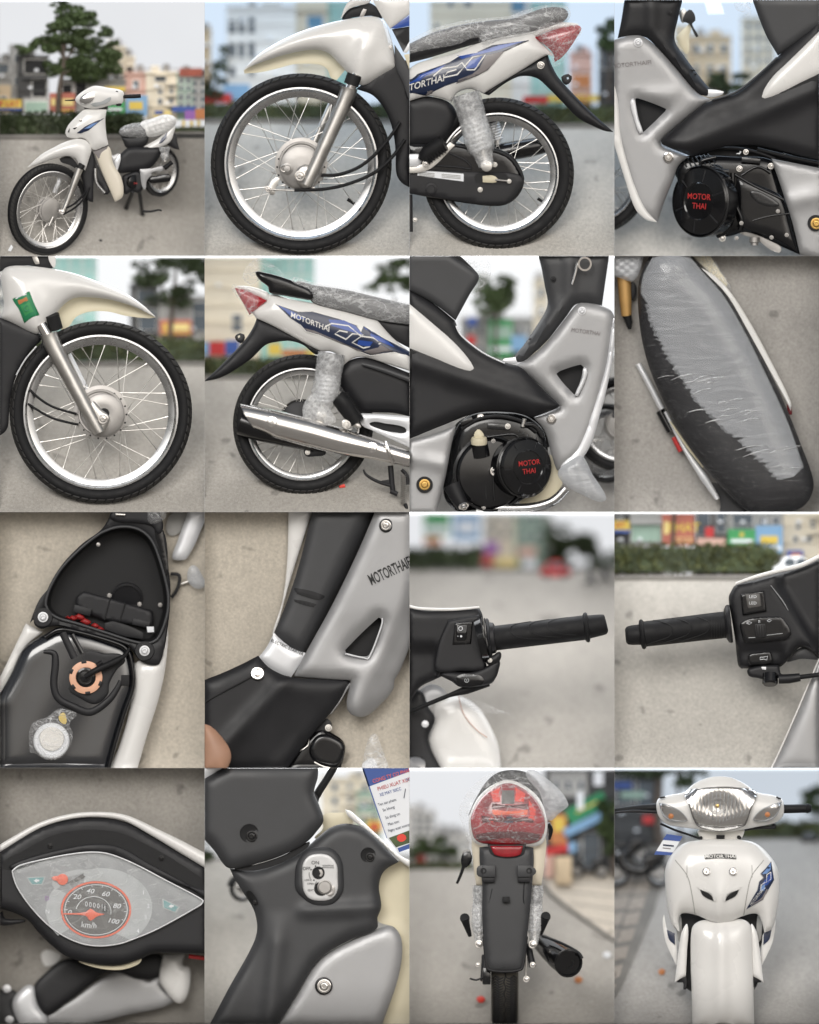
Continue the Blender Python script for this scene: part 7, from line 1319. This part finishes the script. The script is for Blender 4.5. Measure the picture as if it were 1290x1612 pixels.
o = panel(None, 'fallen_leaf', 'print_orange', [(275, 1280), (300, 1262), (322, 1275), (312, 1300), (285, 1302)], d=gd(1285) - 16, t=4, b=5)[0]; tagit(o, 'brown fallen leaf on the ground left of the white fender', 'leaf')
m = thing('motorcycle', 'white motorcycle from the front with clear headlight and narrow fender', 'motorcycle', (660, 1612, 60)); MB = 'matte_black'; WP = 'white_paint'
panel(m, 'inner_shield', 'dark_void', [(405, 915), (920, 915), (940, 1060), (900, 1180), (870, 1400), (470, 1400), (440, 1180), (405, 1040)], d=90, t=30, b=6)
for s_ in (-1, 1):
    M_ = lambda pts: [((660 + s_ * (p[0] - 660)), *p[1:]) for p in pts]
    panel(m, 'leg_shield', WP, M_([(985, 1020), (1010, 930), (1000, 1080), (950, 1200), (925, 1240), (930, 1100), (940, 1040)]), d=60, t=20, b=14); panel(m, 'shield_band', 'decal_navy', M_([(940, 1040, 1), (990, 1018, 1), (975, 1080), (938, 1115, 1)]), d=44, t=8, b=3)
    panel(m, 'fork_guard', MB, M_([(905, 1310), (870, 1310), (868, 1395), (885, 1395), (888, 1350), (925, 1350)]), d=40, t=30, b=6); panel(m, 'shield_inner_edge', 'wall_grey', M_([(905, 925), (925, 930), (930, 1010), (900, 1100), (895, 1010)]), d=70, t=20, b=6)
    _, wv = panel(m, 'fender_wing', WP, M_([(860, 985), (895, 1030), (912, 1120), (925, 1220), (940, 1352, 1), (905, 1328), (870, 1310, 1), (862, 1150)]), d=20, t=16, b=22, R=26)
tyl = lathe(m, 'front_wheel', 'rubber', (680, 1640, 200), (1, 0, 0), [(120, -70), (160, -80), (190, -60), (200, 0), (190, 60), (160, 80), (120, 70)], 64)
_, fz = panel(m, 'front_fender', WP, [(488, 1010), (520, 972), (580, 955), (660, 960), (770, 950), (830, 962), (862, 1005), (870, 1200), (876, 1400), (882, 1640, 1), (492, 1640, 1), (486, 1400), (480, 1200)], d=10, t=30, b=90, R=190, f=lambda u, v: -26 * np.exp(-((u - 672) / 34) ** 2))
panel(m, 'wheel_arch_side', 'wall_grey', [(866, 1380), (880, 1380), (884, 1640, 1), (868, 1640, 1)], d=30, t=20, b=3)
_, cz = panel(m, 'front_cowl', WP, [(318, 690), (322, 630), (350, 560), (430, 478), (560, 452), (660, 448), (770, 450), (890, 474), (985, 560), (1032, 650), (1040, 780), (1020, 920), (990, 1015), (945, 1035, 1), (925, 960), (895, 918), (810, 932), (740, 962), (660, 974), (600, 962), (515, 926), (425, 916), (405, 950), (410, 1030, 1), (370, 1000), (335, 880)], d=-10, t=40, b=110, R=200, sp=17, f=lambda u, v: -20 * np.exp(-((u - 660) / 40) ** 2) * np.clip((v - 600) / 200, 0, 1))
def seam(par, pts, r=2.6, mat='wall_grey', su=None, off=1):
    C = curve(pts, closed=False); z = su(C) - off; tube(par, 'panel_seam', mat, [(p[0], p[1], q) for p, q in zip(C, z)], r, 6, 1)
for s_ in (-1, 1):
    M_ = lambda pts: [((662 + s_ * (p[0] - 662)), p[1]) for p in pts]
    seam(m, M_([(940, 580), (865, 680), (835, 800), (815, 925)]), su=cz); seam(m, M_([(866, 610), (868, 690)]), 1.8, su=cz)
    V = [((662 + s_ * (p[0] - 662)), p[1], *p[2:]) for p in [(786, 764, 1), (765, 805), (698, 840, 1), (715, 800)]]; panel(m, 'cowl_vent', 'dark_void', V, on=cz, off=3, t=2, sp=16); panel(m, 'vent_lip', WP, [((662 + s_ * (p[0] - 662)), p[1]) for p in [(800, 745), (790, 762), (710, 795), (690, 842), (700, 790)]], on=cz, off=7, t=5, sp=16)
    zz = float(cz([(664 + s_ * 84, 652)])[0]); lathe(m, 'screw_cup', 'chrome', (664 + s_ * 84, 652, zz - 2), (0, -.2, -1), [(26, -4), (26, 5), (20, 7), (16, 1), (.01, 1)], 24); bolt(m, (664 + s_ * 84, 652, zz - 4), 15, 'alloy', washer=False)
pl, _ = panel(m, 'name_plate', 'decal_black', [(568, 548, 1), (660, 540), (766, 548, 1), (768, 573, 1), (660, 568), (570, 574, 1)], on=cz, off=4, t=2, sp=12); text(pl, 'plate_lettering', 'decal_white', 'MOTOR.THAI', (668, 557, 0), 20, on=cz, off=9, sx=1.12, bold=.02)
dn, _ = panel(m, 'side_decal', 'decal_navy', [(988, 588, 1), (995, 640, 1), (1006, 705, 1), (965, 775, 1), (935, 830, 1), (830, 890, 1), (870, 820, 1), (900, 770, 1), (912, 715, 1), (940, 690, 1), (920, 665, 1), (950, 635, 1)], on=cz, off=3, t=2, sp=16)
for mt, pts in (('decal_sky', [(985, 595, 1), (985, 640, 1), (960, 665, 1), (930, 668, 1), (955, 640, 1)]), ('decal_blue', [(990, 650, 1), (996, 700, 1), (960, 740, 1), (930, 730, 1), (960, 690, 1)]), ('decal_sky', [(930, 740, 1), (950, 730, 1), (945, 770, 1), (915, 775, 1)]), ('decal_grey', [(850, 872, 1), (930, 815, 1), (960, 760, 1), (970, 770, 1), (935, 826, 1)])): panel(dn, 'decal_field', mt, pts, on=cz, off=5, t=1, sp=14)
cd(dn, cz, [(985, 655, 1), (960, 672, 1), (958, 720, 1), (985, 700, 1), (985, 655, 1)], 3, off=7); cd(dn, cz, [(950, 720, 1), (925, 735, 1), (920, 775, 1), (950, 755, 1)], 3, off=7); text(dn, 'decal_lettering', 'decal_white', 'MOTORTHAI', (896, 815, 0), 17, rot=52, on=cz, off=7, sx=.85)
panel(m, 'steering_neck', 'wall_white', [(530, 390), (810, 380), (800, 445), (760, 458), (560, 455), (540, 440)], d=30, t=30, b=20, R=30); box(m, 'neck_slot', 'dark_void', (668, 434, 4), (26, 12, 8), bev=3); lathe(m, 'neck_bolt', 'dark_void', (783, 436, 6), (0, 0, -1), [(12, 0), (10, 4), (.01, 4)], 14)
for c_ in (545, 790): lathe(m, 'neck_bolt', 'dark_void', (c_, 440, 4), (0, 0, -1), [(11, 0), (9, 4), (.01, 4)], 14)
_, hz = panel(m, 'handlebar_cowl', WP, [(264, 225), (285, 188), (350, 170), (440, 150), (500, 100), (590, 62), (660, 52), (740, 62), (830, 105), (890, 150), (1000, 172), (1055, 195), (1068, 240), (1062, 300), (1010, 345), (880, 374), (820, 386), (720, 400), (600, 398), (530, 386), (430, 374), (330, 354), (278, 300)], d=-20, t=60, b=70, R=110, sp=22)
HL = [(448, 152), (580, 128), (670, 122), (760, 126), (889, 150), (860, 250), (830, 340), (800, 368), (670, 396), (545, 372), (505, 330), (475, 240)]
def bowl(su, c, r, dep, rip): return lambda Q: su(Q) - 4 + dep * np.exp(-(((Q[:, 0] - c[0]) / r) ** 2 + ((Q[:, 1] - c[1]) / r) ** 2)) - dep + rip * np.sin(Q[:, 0] * .22) * np.cos(Q[:, 1] * .07)
rf = panel(m, 'headlight', 'chrome', HL, on=bowl(hz, (650, 240), 130, 26, 2.2), off=0, t=8, sp=11)[0]
zc = lambda u, v, k: float(hz([(u, v)])[0]) - k
tube(m, 'headlight_rim', 'gauge_dark', [(p[0], p[1], zc(p[0], p[1], 30)) for p in HL] + [(HL[0][0], HL[0][1], zc(HL[0][0], HL[0][1], 30))], 5, 8, 4); lathe(rf, 'bulb', 'gold', (648, 240, zc(648, 240, 4)), (0, 0, -1), [(14, -10), (12, 12), (.01, 16)], 18); lathe(rf, 'bulb_shield', 'cast', (648, 240, zc(648, 240, 8)), (0, 0, -1), [(60, -4), (52, 6), (28, 0)], 30)
for k in range(15):
    u = 486 + k * 26; p = [(u, 150 + abs(k - 7) * 1), (u + (648 - u) * .06, 200), (u + (648 - u) * .12, 280), (u + (648 - u) * .2, 345 - abs(k - 7) * 6)]; tube(rf, 'lens_flute', 'gauge_grey', [(q[0], q[1], zc(q[0], q[1], 32)) for q in p], 1.8, 5, 2)
panel(m, 'headlight_lens', 'clear_lens', HL, on=hz, off=36, t=3, sp=16)
for s_, pts, c_ in ((-1, [(284, 222, 1), (330, 232), (410, 270), (458, 325, 1), (430, 335), (350, 332), (305, 295)], (355, 305)), (1, [(1052, 215, 1), (990, 235), (920, 270), (876, 325, 1), (930, 336), (985, 325), (1025, 290)], (965, 295))):
    t_ = panel(m, 'turn_signal', 'chrome', pts, on=bowl(hz, (c_[0], c_[1] - 20), 50, 14, 1.5), off=0, t=6, sp=10)[0]; lathe(t_, 'signal_bulb', 'print_orange', (c_[0], c_[1], zc(c_[0], c_[1], 2)), (0, 0, -1), [(20, 0), (16, 12), (.01, 18)], 20); panel(t_, 'signal_lens', 'clear_lens', pts, on=hz, off=24, t=3, sp=14); tube(t_, 'signal_rim', 'gauge_grey', [(p[0], p[1], zc(p[0], p[1], 18)) for p in pts] + [(pts[0][0], pts[0][1], zc(pts[0][0], pts[0][1], 18))], 3.5, 6, 4)
for a in (((285, 188), (320, 182)), ((1020, 182), (1048, 196))): tube(m, 'cowl_slot', 'dark_void', [(*a[0], -70), (*a[1], -72)], 6, 6, 1)
tube(m, 'grip', 'rubber', [(1055, 258, 0), (1150, 256, 0), (1225, 254, 0)], [28, 28, 27], 20, 2); lathe(m, 'grip_end', 'rubber', (1215, 254, 0), (1, 0, 0), [(28, -8), (33, 0), (26, 14), (20, 26), (.01, 28)], 24); tube(m, 'grip', 'rubber', [(-20, 272, 60), (120, 258, 40), (270, 250, 20)], [12, 22, 28], 16, 3); tube(m, 'brake_lever', MB, [(-20, 285, 30), (100, 272, 10), (270, 275, 0)], [6, 9, 12], 10, 3)
tube(m, 'brake_hose', 'rubber', [(290, 350, 20), (380, 390, 10), (470, 420, 10), (540, 445, 20)], 7, 8, 4); tube(m, 'clutch_lever', MB, [(820, 392, 20), (900, 378, 10), (1010, 372, 10)], [6, 9, 12], 10, 3); lathe(m, 'lever_ball', MB, (1005, 366, 10), (0, 0, -1), [(14, -8), (16, 0), (.01, 10)], 14)
tg = panel(None, 'paper_tag', 'tag_white', [(330, 415, 1), (430, 430, 1), (360, 550, 1), (250, 545, 1)], d=40, t=4, b=3)[0]; tagit(tg, 'white and blue tag hanging under the left turn signal beside the headlight', 'tag'); panel(tg, 'tag_header', 'print_blue', [(330, 415, 1), (430, 430, 1), (412, 462, 1), (305, 452, 1)], d=35, t=1.5, b=0); panel(tg, 'tag_footer', 'print_blue', [(262, 522, 1), (370, 532, 1), (360, 550, 1), (250, 545, 1)], d=35, t=1.5, b=0); box(tg, 'tag_print', 'decal_navy', (340, 488, 35), (34, 5, 1), rot=-6); box(tg, 'tag_print', 'decal_grey', (330, 506, 35), (26, 3, 1), rot=-6)
panel(m, 'peg_wrap', 'film_milky', [(360, 1195), (400, 1180), (430, 1190), (425, 1225), (390, 1230)], d=120, t=0, b=12)

# ================================================================ bay: the whole motorcycle
pm('ivory', (.72, .66, .55), .35, coat=.4)
cell(0, 0, 'behind the whole parked motorcycle')
gd = street(1606, 872, 330, 'road', 'sky_grey', dc=58, warp=lambda u, v: .30 * (u - 277) * min(1, max(0, (v - 872) / 450)) )
kerb(880, 326, 16, u1=940); kerb(845, 344, 8, u0=900, lab='low far kerb at the right')
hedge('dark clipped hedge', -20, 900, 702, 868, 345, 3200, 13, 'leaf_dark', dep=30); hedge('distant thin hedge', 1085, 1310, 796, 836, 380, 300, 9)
building('dark unfinished concrete house', 110, 305, 350, 720, 470, 'wall_dark', wins=[(155, 375, 295, 465), (205, 505, 295, 610)], wmat='dark_void', ledge=[(150, 478, 305, 496)]); building('grey concrete wall house', 60, 160, 280, 720, 520, 'wall_grey', cornice=False); building('grey shuttered garage', 145, 312, 615, 720, 440, 'wall_grey', wins=[(160, 640, 300, 705)], wmat='wall_green', cornice=False); building('low house with red roof edge at the left', -20, 70, 385, 720, 530, 'wall_grey', wins=[(0, 405, 55, 460)]); building('orange low wall', -20, 70, 535, 720, 500, 'wall_tan', cornice=False)
building('half built concrete frame house', 380, 790, 500, 720, 500, 'wall_grey', wins=[(395, 530, 455, 600), (475, 520, 545, 640), (700, 560, 780, 640)], wmat='dark_void'); building('pale tall house behind the tree', 665, 790, 290, 700, 560, 'wall_cream', grid=(2, 4, 680, 780, 320, 600, .35, .5)); building('round topped beige tower', 785, 850, 355, 700, 580, 'wall_cream', name='tower', cat='tower'); building('brown roofed house', 785, 930, 455, 720, 520, 'wall_pink'); building('cream five storey apartment house', 920, 1115, 450, 790, 500, 'wall_cream', wins=[(980, 480, 1045, 510), (998, 548, 1022, 588), (998, 620, 1022, 655), (1070, 545, 1092, 585), (1070, 620, 1092, 650), (1066, 680, 1095, 705)], ledge=[(975, 470, 1050, 480), (1045, 520, 1115, 534), (1045, 592, 1115, 606), (1045, 655, 1115, 668)])
building('pale green apartment house', 1115, 1215, 460, 790, 510, 'wall_green', grid=(2, 4, 1120, 1210, 480, 690, .5, .6)); building('grey blue apartment house at the right', 1200, 1310, 480, 790, 520, 'wall_grey', grid=(2, 4, 1205, 1300, 500, 700, .5, .6)); building('red roofed top storey', 1130, 1275, 430, 480, 490, 'roof_red', cornice=False, name='house', cat='house')
sign('yellow sign reading P LAT', -20, 138, 625, 690, 420, 'print_yellow', txt=[('P LAT', 60, 655, 34, 'print_red')], blocks=[(-20, 138, 680, 694, 'print_blue')]); sign('tall faded red sign', 315, 475, 585, 710, 425, 'sign_salmon', blocks=[(325, 350, 620, 665, 'wall_yellow'), (390, 465, 620, 665, 'wall_yellow'), (385, 468, 690, 698, 'print_yellow')]); sign('green sign under the handlebar', 660, 790, 640, 722, 430, 'bright_green', blocks=[(680, 770, 680, 696, 'tag_white')]); sign('light blue picture sign', 795, 930, 600, 730, 435, 'light_blue', blocks=[(815, 900, 640, 690, 'print_yellow')]); sign('yellow strip sign above the green sign', 660, 790, 545, 575, 440, 'print_yellow')
sign('violet and red shop sign', 1165, 1230, 695, 755, 430, 'violet'); sign('yellow orange shop sign at the right edge', 1230, 1300, 685, 750, 430, 'print_orange'); sign('dark blue shop awning', 1085, 1240, 670, 705, 440, 'print_blue'); sign('blue and white shop front', 970, 1080, 695, 780, 430, 'wall_yellow', blocks=[(975, 1030, 697, 720, 'print_blue')]); sign('white street level shop front', 1090, 1300, 755, 795, 430, 'tag_white', blocks=[(1150, 1165, 757, 795, 'print_yellow'), (1200, 1215, 757, 795, 'print_yellow'), (1245, 1260, 757, 795, 'print_yellow')])
tree('large dark green street tree', [(368, 705, 17), (375, 560, 15), (400, 420, 14), (400, 300, 11), (395, 200, 7)], [(375, 30, 55, 32, 0), (420, 90, 95, 42, 5), (530, 110, 75, 45, 0), (330, 170, 90, 42, 0), (470, 190, 120, 60, -8), (260, 250, 80, 42, 0), (170, 310, 70, 40, 0), (400, 280, 110, 60, 0), (560, 270, 100, 60, 8), (670, 200, 45, 35, 0), (690, 300, 70, 50, 0), (600, 380, 130, 80, 0), (470, 420, 100, 70, 10), (690, 400, 70, 60, 0), (570, 470, 100, 45, 0), (340, 420, 60, 60, 8), (580, 90, 25, 16, 0)], 395, 8500, 13, 'leaf', seed=11,
    branches=[[(400, 400, 9), (470, 300, 6), (540, 200, 4), (580, 100, 2)], [(400, 360, 8), (320, 270, 5), (210, 270, 3)], [(398, 300, 6), (380, 180, 4), (350, 60, 2)], [(390, 470, 9), (500, 420, 6), (640, 360, 4)], [(405, 330, 6), (430, 220, 4), (430, 110, 2)]])
m = thing('motorcycle', 'whole white motorcycle parked on its centre stand in front of the hedge', 'motorcycle', (640, 1560, 60))
n1 = (.54, .155, -.83)
SQ = (40, .45)
w = wheel(m, 'front_wheel', (302, 1318, 40), 290, 243, ax=n1, w=.115, hub=.27, inner=212, hubw=34, sp_r=1.7, phase=.1)
a_, e1, e2 = frame(n1); hc = Vector((302, 1318, 40)) + a_ * 30
lathe(w, 'brake_plate', 'cast', tuple(hc), n1, [(70, 0), (70, 6), (62, 9), (20, 12), (.01, 13)], 36); bolt(w, tuple(hc + a_ * 16 + Vector((52, 6, 0))), 16, 'chrome', ax=n1); tube(w, 'brake_arm', 'alloy', [tuple(hc + a_ * 16 + Vector((10, 40, 0))), tuple(hc + a_ * 20 + Vector((-18, 95, 0)))], 7, 8, 1)
SQ = None
panel(m, 'inner_shield', 'matte_black', [(560, 940), (600, 1000), (592, 1120), (588, 1274, 1), (550, 1258), (525, 1160), (505, 1075), (535, 1010)], d=60, t=30, b=14, R=20)
panel(m, 'fender_lining', 'dark_void', [(375, 1000), (440, 985), (500, 1050), (520, 1078), (440, 1040), (385, 1020)], d=50, t=20, b=4)
f = tube(m, 'fork_leg', 'alloy', [(502, 1062, -8), (470, 1150, -8), (430, 1260, -8), (392, 1350, -6)], [25, 22, 19, 19], 18, 4); tube(f, 'dust_seal', 'dark_void', [(520, 1035, -4), (497, 1075, -8)], 22, 14, 1); bolt(f, (392, 1335, -32), 15, 'chrome')
tube(m, 'fork_leg', 'bright_silver', [(395, 1085, 80), (345, 1215, 80)], 15, 12, 1)
tube(m, 'cable', 'rubber', [(400, 1350, -20), (470, 1310, -20), (530, 1250, 10), (565, 1180, 40)], 6, 8, 4); tube(m, 'cable', 'rubber', [(420, 1310, -20), (480, 1275, -20), (540, 1210, 20)], 6, 8, 4)
_, fz = panel(m, 'front_fender', 'white_paint', [(173, 1054, 1), (250, 980), (330, 932), (430, 886), (500, 874), (550, 890), (577, 940), (562, 1000), (538, 1074, 1), (505, 1045), (478, 1000), (430, 984), (390, 986), (320, 1006), (250, 1034)], d=30, t=14, b=42, R=60, sp=12)
# legs, tunnel, engine
panel(m, 'tunnel', 'silver_paint', [(678, 920, 1), (715, 980), (745, 965), (760, 990), (740, 1040), (735, 1095), (700, 1030)], d=90, t=20, b=10); panel(m, 'tunnel_plate', 'bright_silver', [(722, 1015, 1), (757, 968, 1), (762, 1000), (738, 1085, 1)], d=76, t=10, b=5)
panel(m, 'front_engine', 'matte_black', [(590, 985), (615, 1040), (660, 1130), (695, 1205), (680, 1225), (655, 1225), (640, 1180), (600, 1150)], d=80, t=40, b=14); tube(m, 'exhaust_header', 'rim_steel', [(600, 1060, 60), (608, 1150, 60), (660, 1215, 70)], 11, 10, 4)
panel(m, 'lower_leg_shield', 'ivory', [(590, 945, 1), (682, 920), (715, 1030), (768, 1125), (775, 1235), (726, 1272, 1), (690, 1190), (640, 1075)], d=70, t=16, b=20, R=30); panel(m, 'shield_band', 'decal_grey', [(588, 948, 1), (682, 915, 1), (668, 952, 1), (622, 1000, 1)], d=52, t=6, b=3); tube(m, 'band_edge', 'decal_black', [(588, 945, 48), (635, 932, 46), (682, 913, 48)], 4, 6, 3)
_, cz = panel(m, 'front_cowl', 'white_paint', [(412, 838), (430, 790), (480, 735), (535, 690), (600, 685), (672, 690, 1), (665, 760), (672, 850), (684, 912, 1), (640, 930), (590, 945), (555, 890), (520, 868), (470, 872), (425, 862)], d=40, t=30, b=44, R=90, sp=14)
dn, _ = panel(m, 'cowl_decal', 'decal_navy', [(485, 838, 1), (540, 795, 1), (600, 765, 1), (660, 742, 1), (610, 780, 1), (560, 820, 1), (510, 840, 1)], on=cz, off=2, t=1, sp=10); panel(dn, 'decal_field', 'decal_sky', [(530, 812, 1), (580, 780, 1), (620, 770, 1), (570, 806, 1)], on=cz, off=3.5, t=1, sp=10)
panel(m, 'cowl_vent', 'dark_void', [(458, 808, 1), (488, 800, 1), (472, 815)], on=cz, off=2, t=1, sp=8); panel(m, 'cowl_vent', 'dark_void', [(428, 832, 1), (440, 805, 1), (436, 835)], on=cz, off=2, t=1, sp=8); bolt(m, (508, 757, -4), 8, 'chrome')
panel(m, 'steering_neck', 'wall_dark', [(530, 672), (680, 668), (672, 695), (535, 695)], d=50, t=20, b=6)
_, hz = panel(m, 'handlebar_cowl', 'white_paint', [(474, 628), (500, 592), (555, 556), (600, 540), (680, 552), (776, 575), (778, 620), (770, 652), (700, 664), (610, 684), (540, 678), (495, 655)], d=20, t=40, b=36, R=60, sp=12)
panel(m, 'headlight', 'chrome', [(500, 634), (525, 598), (575, 580), (597, 588), (592, 622), (560, 650), (520, 656)], on=hz, off=2, t=2, sp=10); panel(m, 'headlight_lens', 'clear_lens', [(498, 634), (525, 596), (575, 578), (599, 586), (594, 624), (560, 652), (518, 658)], on=hz, off=8, t=2, sp=10)
panel(m, 'turn_signal', 'gauge_light', [(570, 655), (640, 640), (700, 612), (690, 640), (640, 662), (590, 670)], on=hz, off=3, t=2, sp=10); lathe(m, 'mirror_hole', 'dark_void', (737, 582, 0), (0, 0, -1), [(10, 0), (9, 4), (.01, 4)], 14); panel(m, 'switch_slot', 'dark_void', [(730, 655), (768, 652), (765, 665), (735, 668)], d=6, t=8, b=2)
tube(m, 'grip', 'rubber', [(776, 608, 20), (830, 607, 20), (888, 604, 22)], [12, 13, 13], 14, 2); tube(m, 'brake_lever', 'rubber', [(410, 632, 40), (440, 632, 40), (474, 630, 40)], [3, 4, 6], 8, 2)
e = panel(m, 'engine', 'matte_black', [(772, 1110), (800, 1095), (870, 1075), (900, 1110), (905, 1170), (880, 1215), (830, 1205), (790, 1225), (775, 1180)], d=110, t=40, b=20, R=20)[0]; lathe(e, 'flywheel_cover', 'gloss_black', (845, 1145, 92), (.6, 0, -.8), [(44, -20), (44, 6), (38, 10), (.01, 12)], 32); text(e, 'cover_lettering', 'print_red', 'THAI', (852, 1155, 76), 12, sx=.7)
panel(m, 'front_tunnel_shield', 'matte_black', [(745, 990), (770, 960), (810, 930), (920, 925), (1010, 930), (1015, 960), (985, 1020), (940, 1060), (850, 1080), (740, 1094, 1)], d=100, t=30, b=28, R=60)
panel(m, 'seat_box', 'matte_black', [(765, 862, 1), (940, 855, 1), (930, 900), (900, 925), (800, 932), (780, 900)], d=110, t=30, b=14); 
_, tz_ = panel(m, 'tail_cowl', 'white_paint', [(870, 992, 1), (885, 945), (930, 910), (1000, 870), (1060, 815), (1100, 785), (1095, 840), (1075, 890), (1020, 925), (960, 960), (900, 990)], d=110, t=24, b=22, R=36); dn, _ = panel(m, 'tail_decal', 'decal_navy', [(1000, 905, 1), (1020, 870, 1), (1055, 830, 1), (1050, 870, 1), (1020, 900, 1)], on=tz_, off=2, t=1, sp=10)
panel(m, 'rear_mudguard', 'matte_black', [(1055, 890), (1080, 860), (1105, 838), (1118, 890), (1132, 944, 1), (1090, 932), (1052, 908)], d=140, t=20, b=10)
n2 = (.72, .10, -.68)
SQ = (170, .45)
w2 = wheel(m, 'rear_wheel', (1012, 1082, 170), 157, 128, ax=n2, w=.13, hub=.3, inner=112, hubw=24, sp_r=1.4, seg=72)
SQ = None
panel(m, 'chain_case', 'gloss_black', [(938, 1120), (1000, 1105), (1060, 1095), (1082, 1115), (1070, 1140), (1010, 1150), (945, 1150)], d=106, t=16, b=8); panel(m, 'rear_leg_cover', 'silver_paint', [(882, 1066, 1), (960, 1060), (1040, 1048), (1025, 1075), (960, 1100), (925, 1140), (915, 1195), (895, 1170)], d=86, t=14, b=10, holes=[[(950, 1095), (985, 1078), (1010, 1072), (985, 1090)]])
shock(m, (1036, 925), (1040, 1015), 24, 22, 96, 'film_fine', coil=False); tube(m, 'foot_peg', 'rubber', [(1035, 1060, 76), (1085, 1020, 80)], [16, 14], 12, 1)
_, sz_ = panel(m, 'seat', 'matte_black', [(750, 828), (790, 790), (900, 772), (960, 745), (1050, 722), (1108, 745), (1105, 785), (1050, 830), (940, 862), (770, 862)], d=110, t=40, b=36, R=46); panel(m, 'seat_film', 'film', [(750, 828), (790, 790), (900, 772), (930, 800), (940, 858), (775, 858)], on=sz_, off=4, t=0, sp=12); panel(m, 'seat_wrap', 'film_white', [(885, 776), (960, 745), (1050, 720), (1110, 744), (1106, 787), (1052, 832), (935, 862), (915, 815)], on=lambda Q: sz_(Q) + 4 * np.sin(Q[:, 0] * .12 + Q[:, 1] * .08) * np.sin(Q[:, 1] * .16 - Q[:, 0] * .05), off=8, t=0, sp=10)
for (p0, p1) in (((838, 1205), (796, 1308)), ((876, 1185), (898, 1348))): tube(m, 'stand_leg', 'matte_black', [(*p0, 100), (*p1, gd(p1[1], p1[0]) - 6)], [12, 12], 10, 1); tube(m, 'stand_foot', 'matte_black', [(p1[0] - 12, p1[1] - 4, gd(p1[1], p1[0]) - 8), (p1[0] + 14, p1[1] + 6, gd(p1[1], p1[0]) - 8)], 11, 8, 1)
tube(m, 'stand_lever', 'matte_black', [(898, 1330, 80), (950, 1332, 78), (1000, 1322, 80), (1020, 1328, 80)], [8, 7, 6, 5], 8, 3)
o = panel(None, 'paper_scrap', 'tag_white', [(50, 1578, 1), (72, 1540, 1), (84, 1556, 1), (70, 1584, 1)], d=gd(1565, 66) - 8, t=3, b=3)[0]; tagit(o, 'white paper scrap on the road left of the front tyre of the whole motorcycle', 'litter')
o = panel(None, 'pebble', 'wall_dark', [(622, 1512), (636, 1504), (648, 1514), (634, 1522)], d=gd(1512, 635) - 6, t=6, b=6)[0]; tagit(o, 'small dark pebble on the road right of the front wheel', 'pebble')
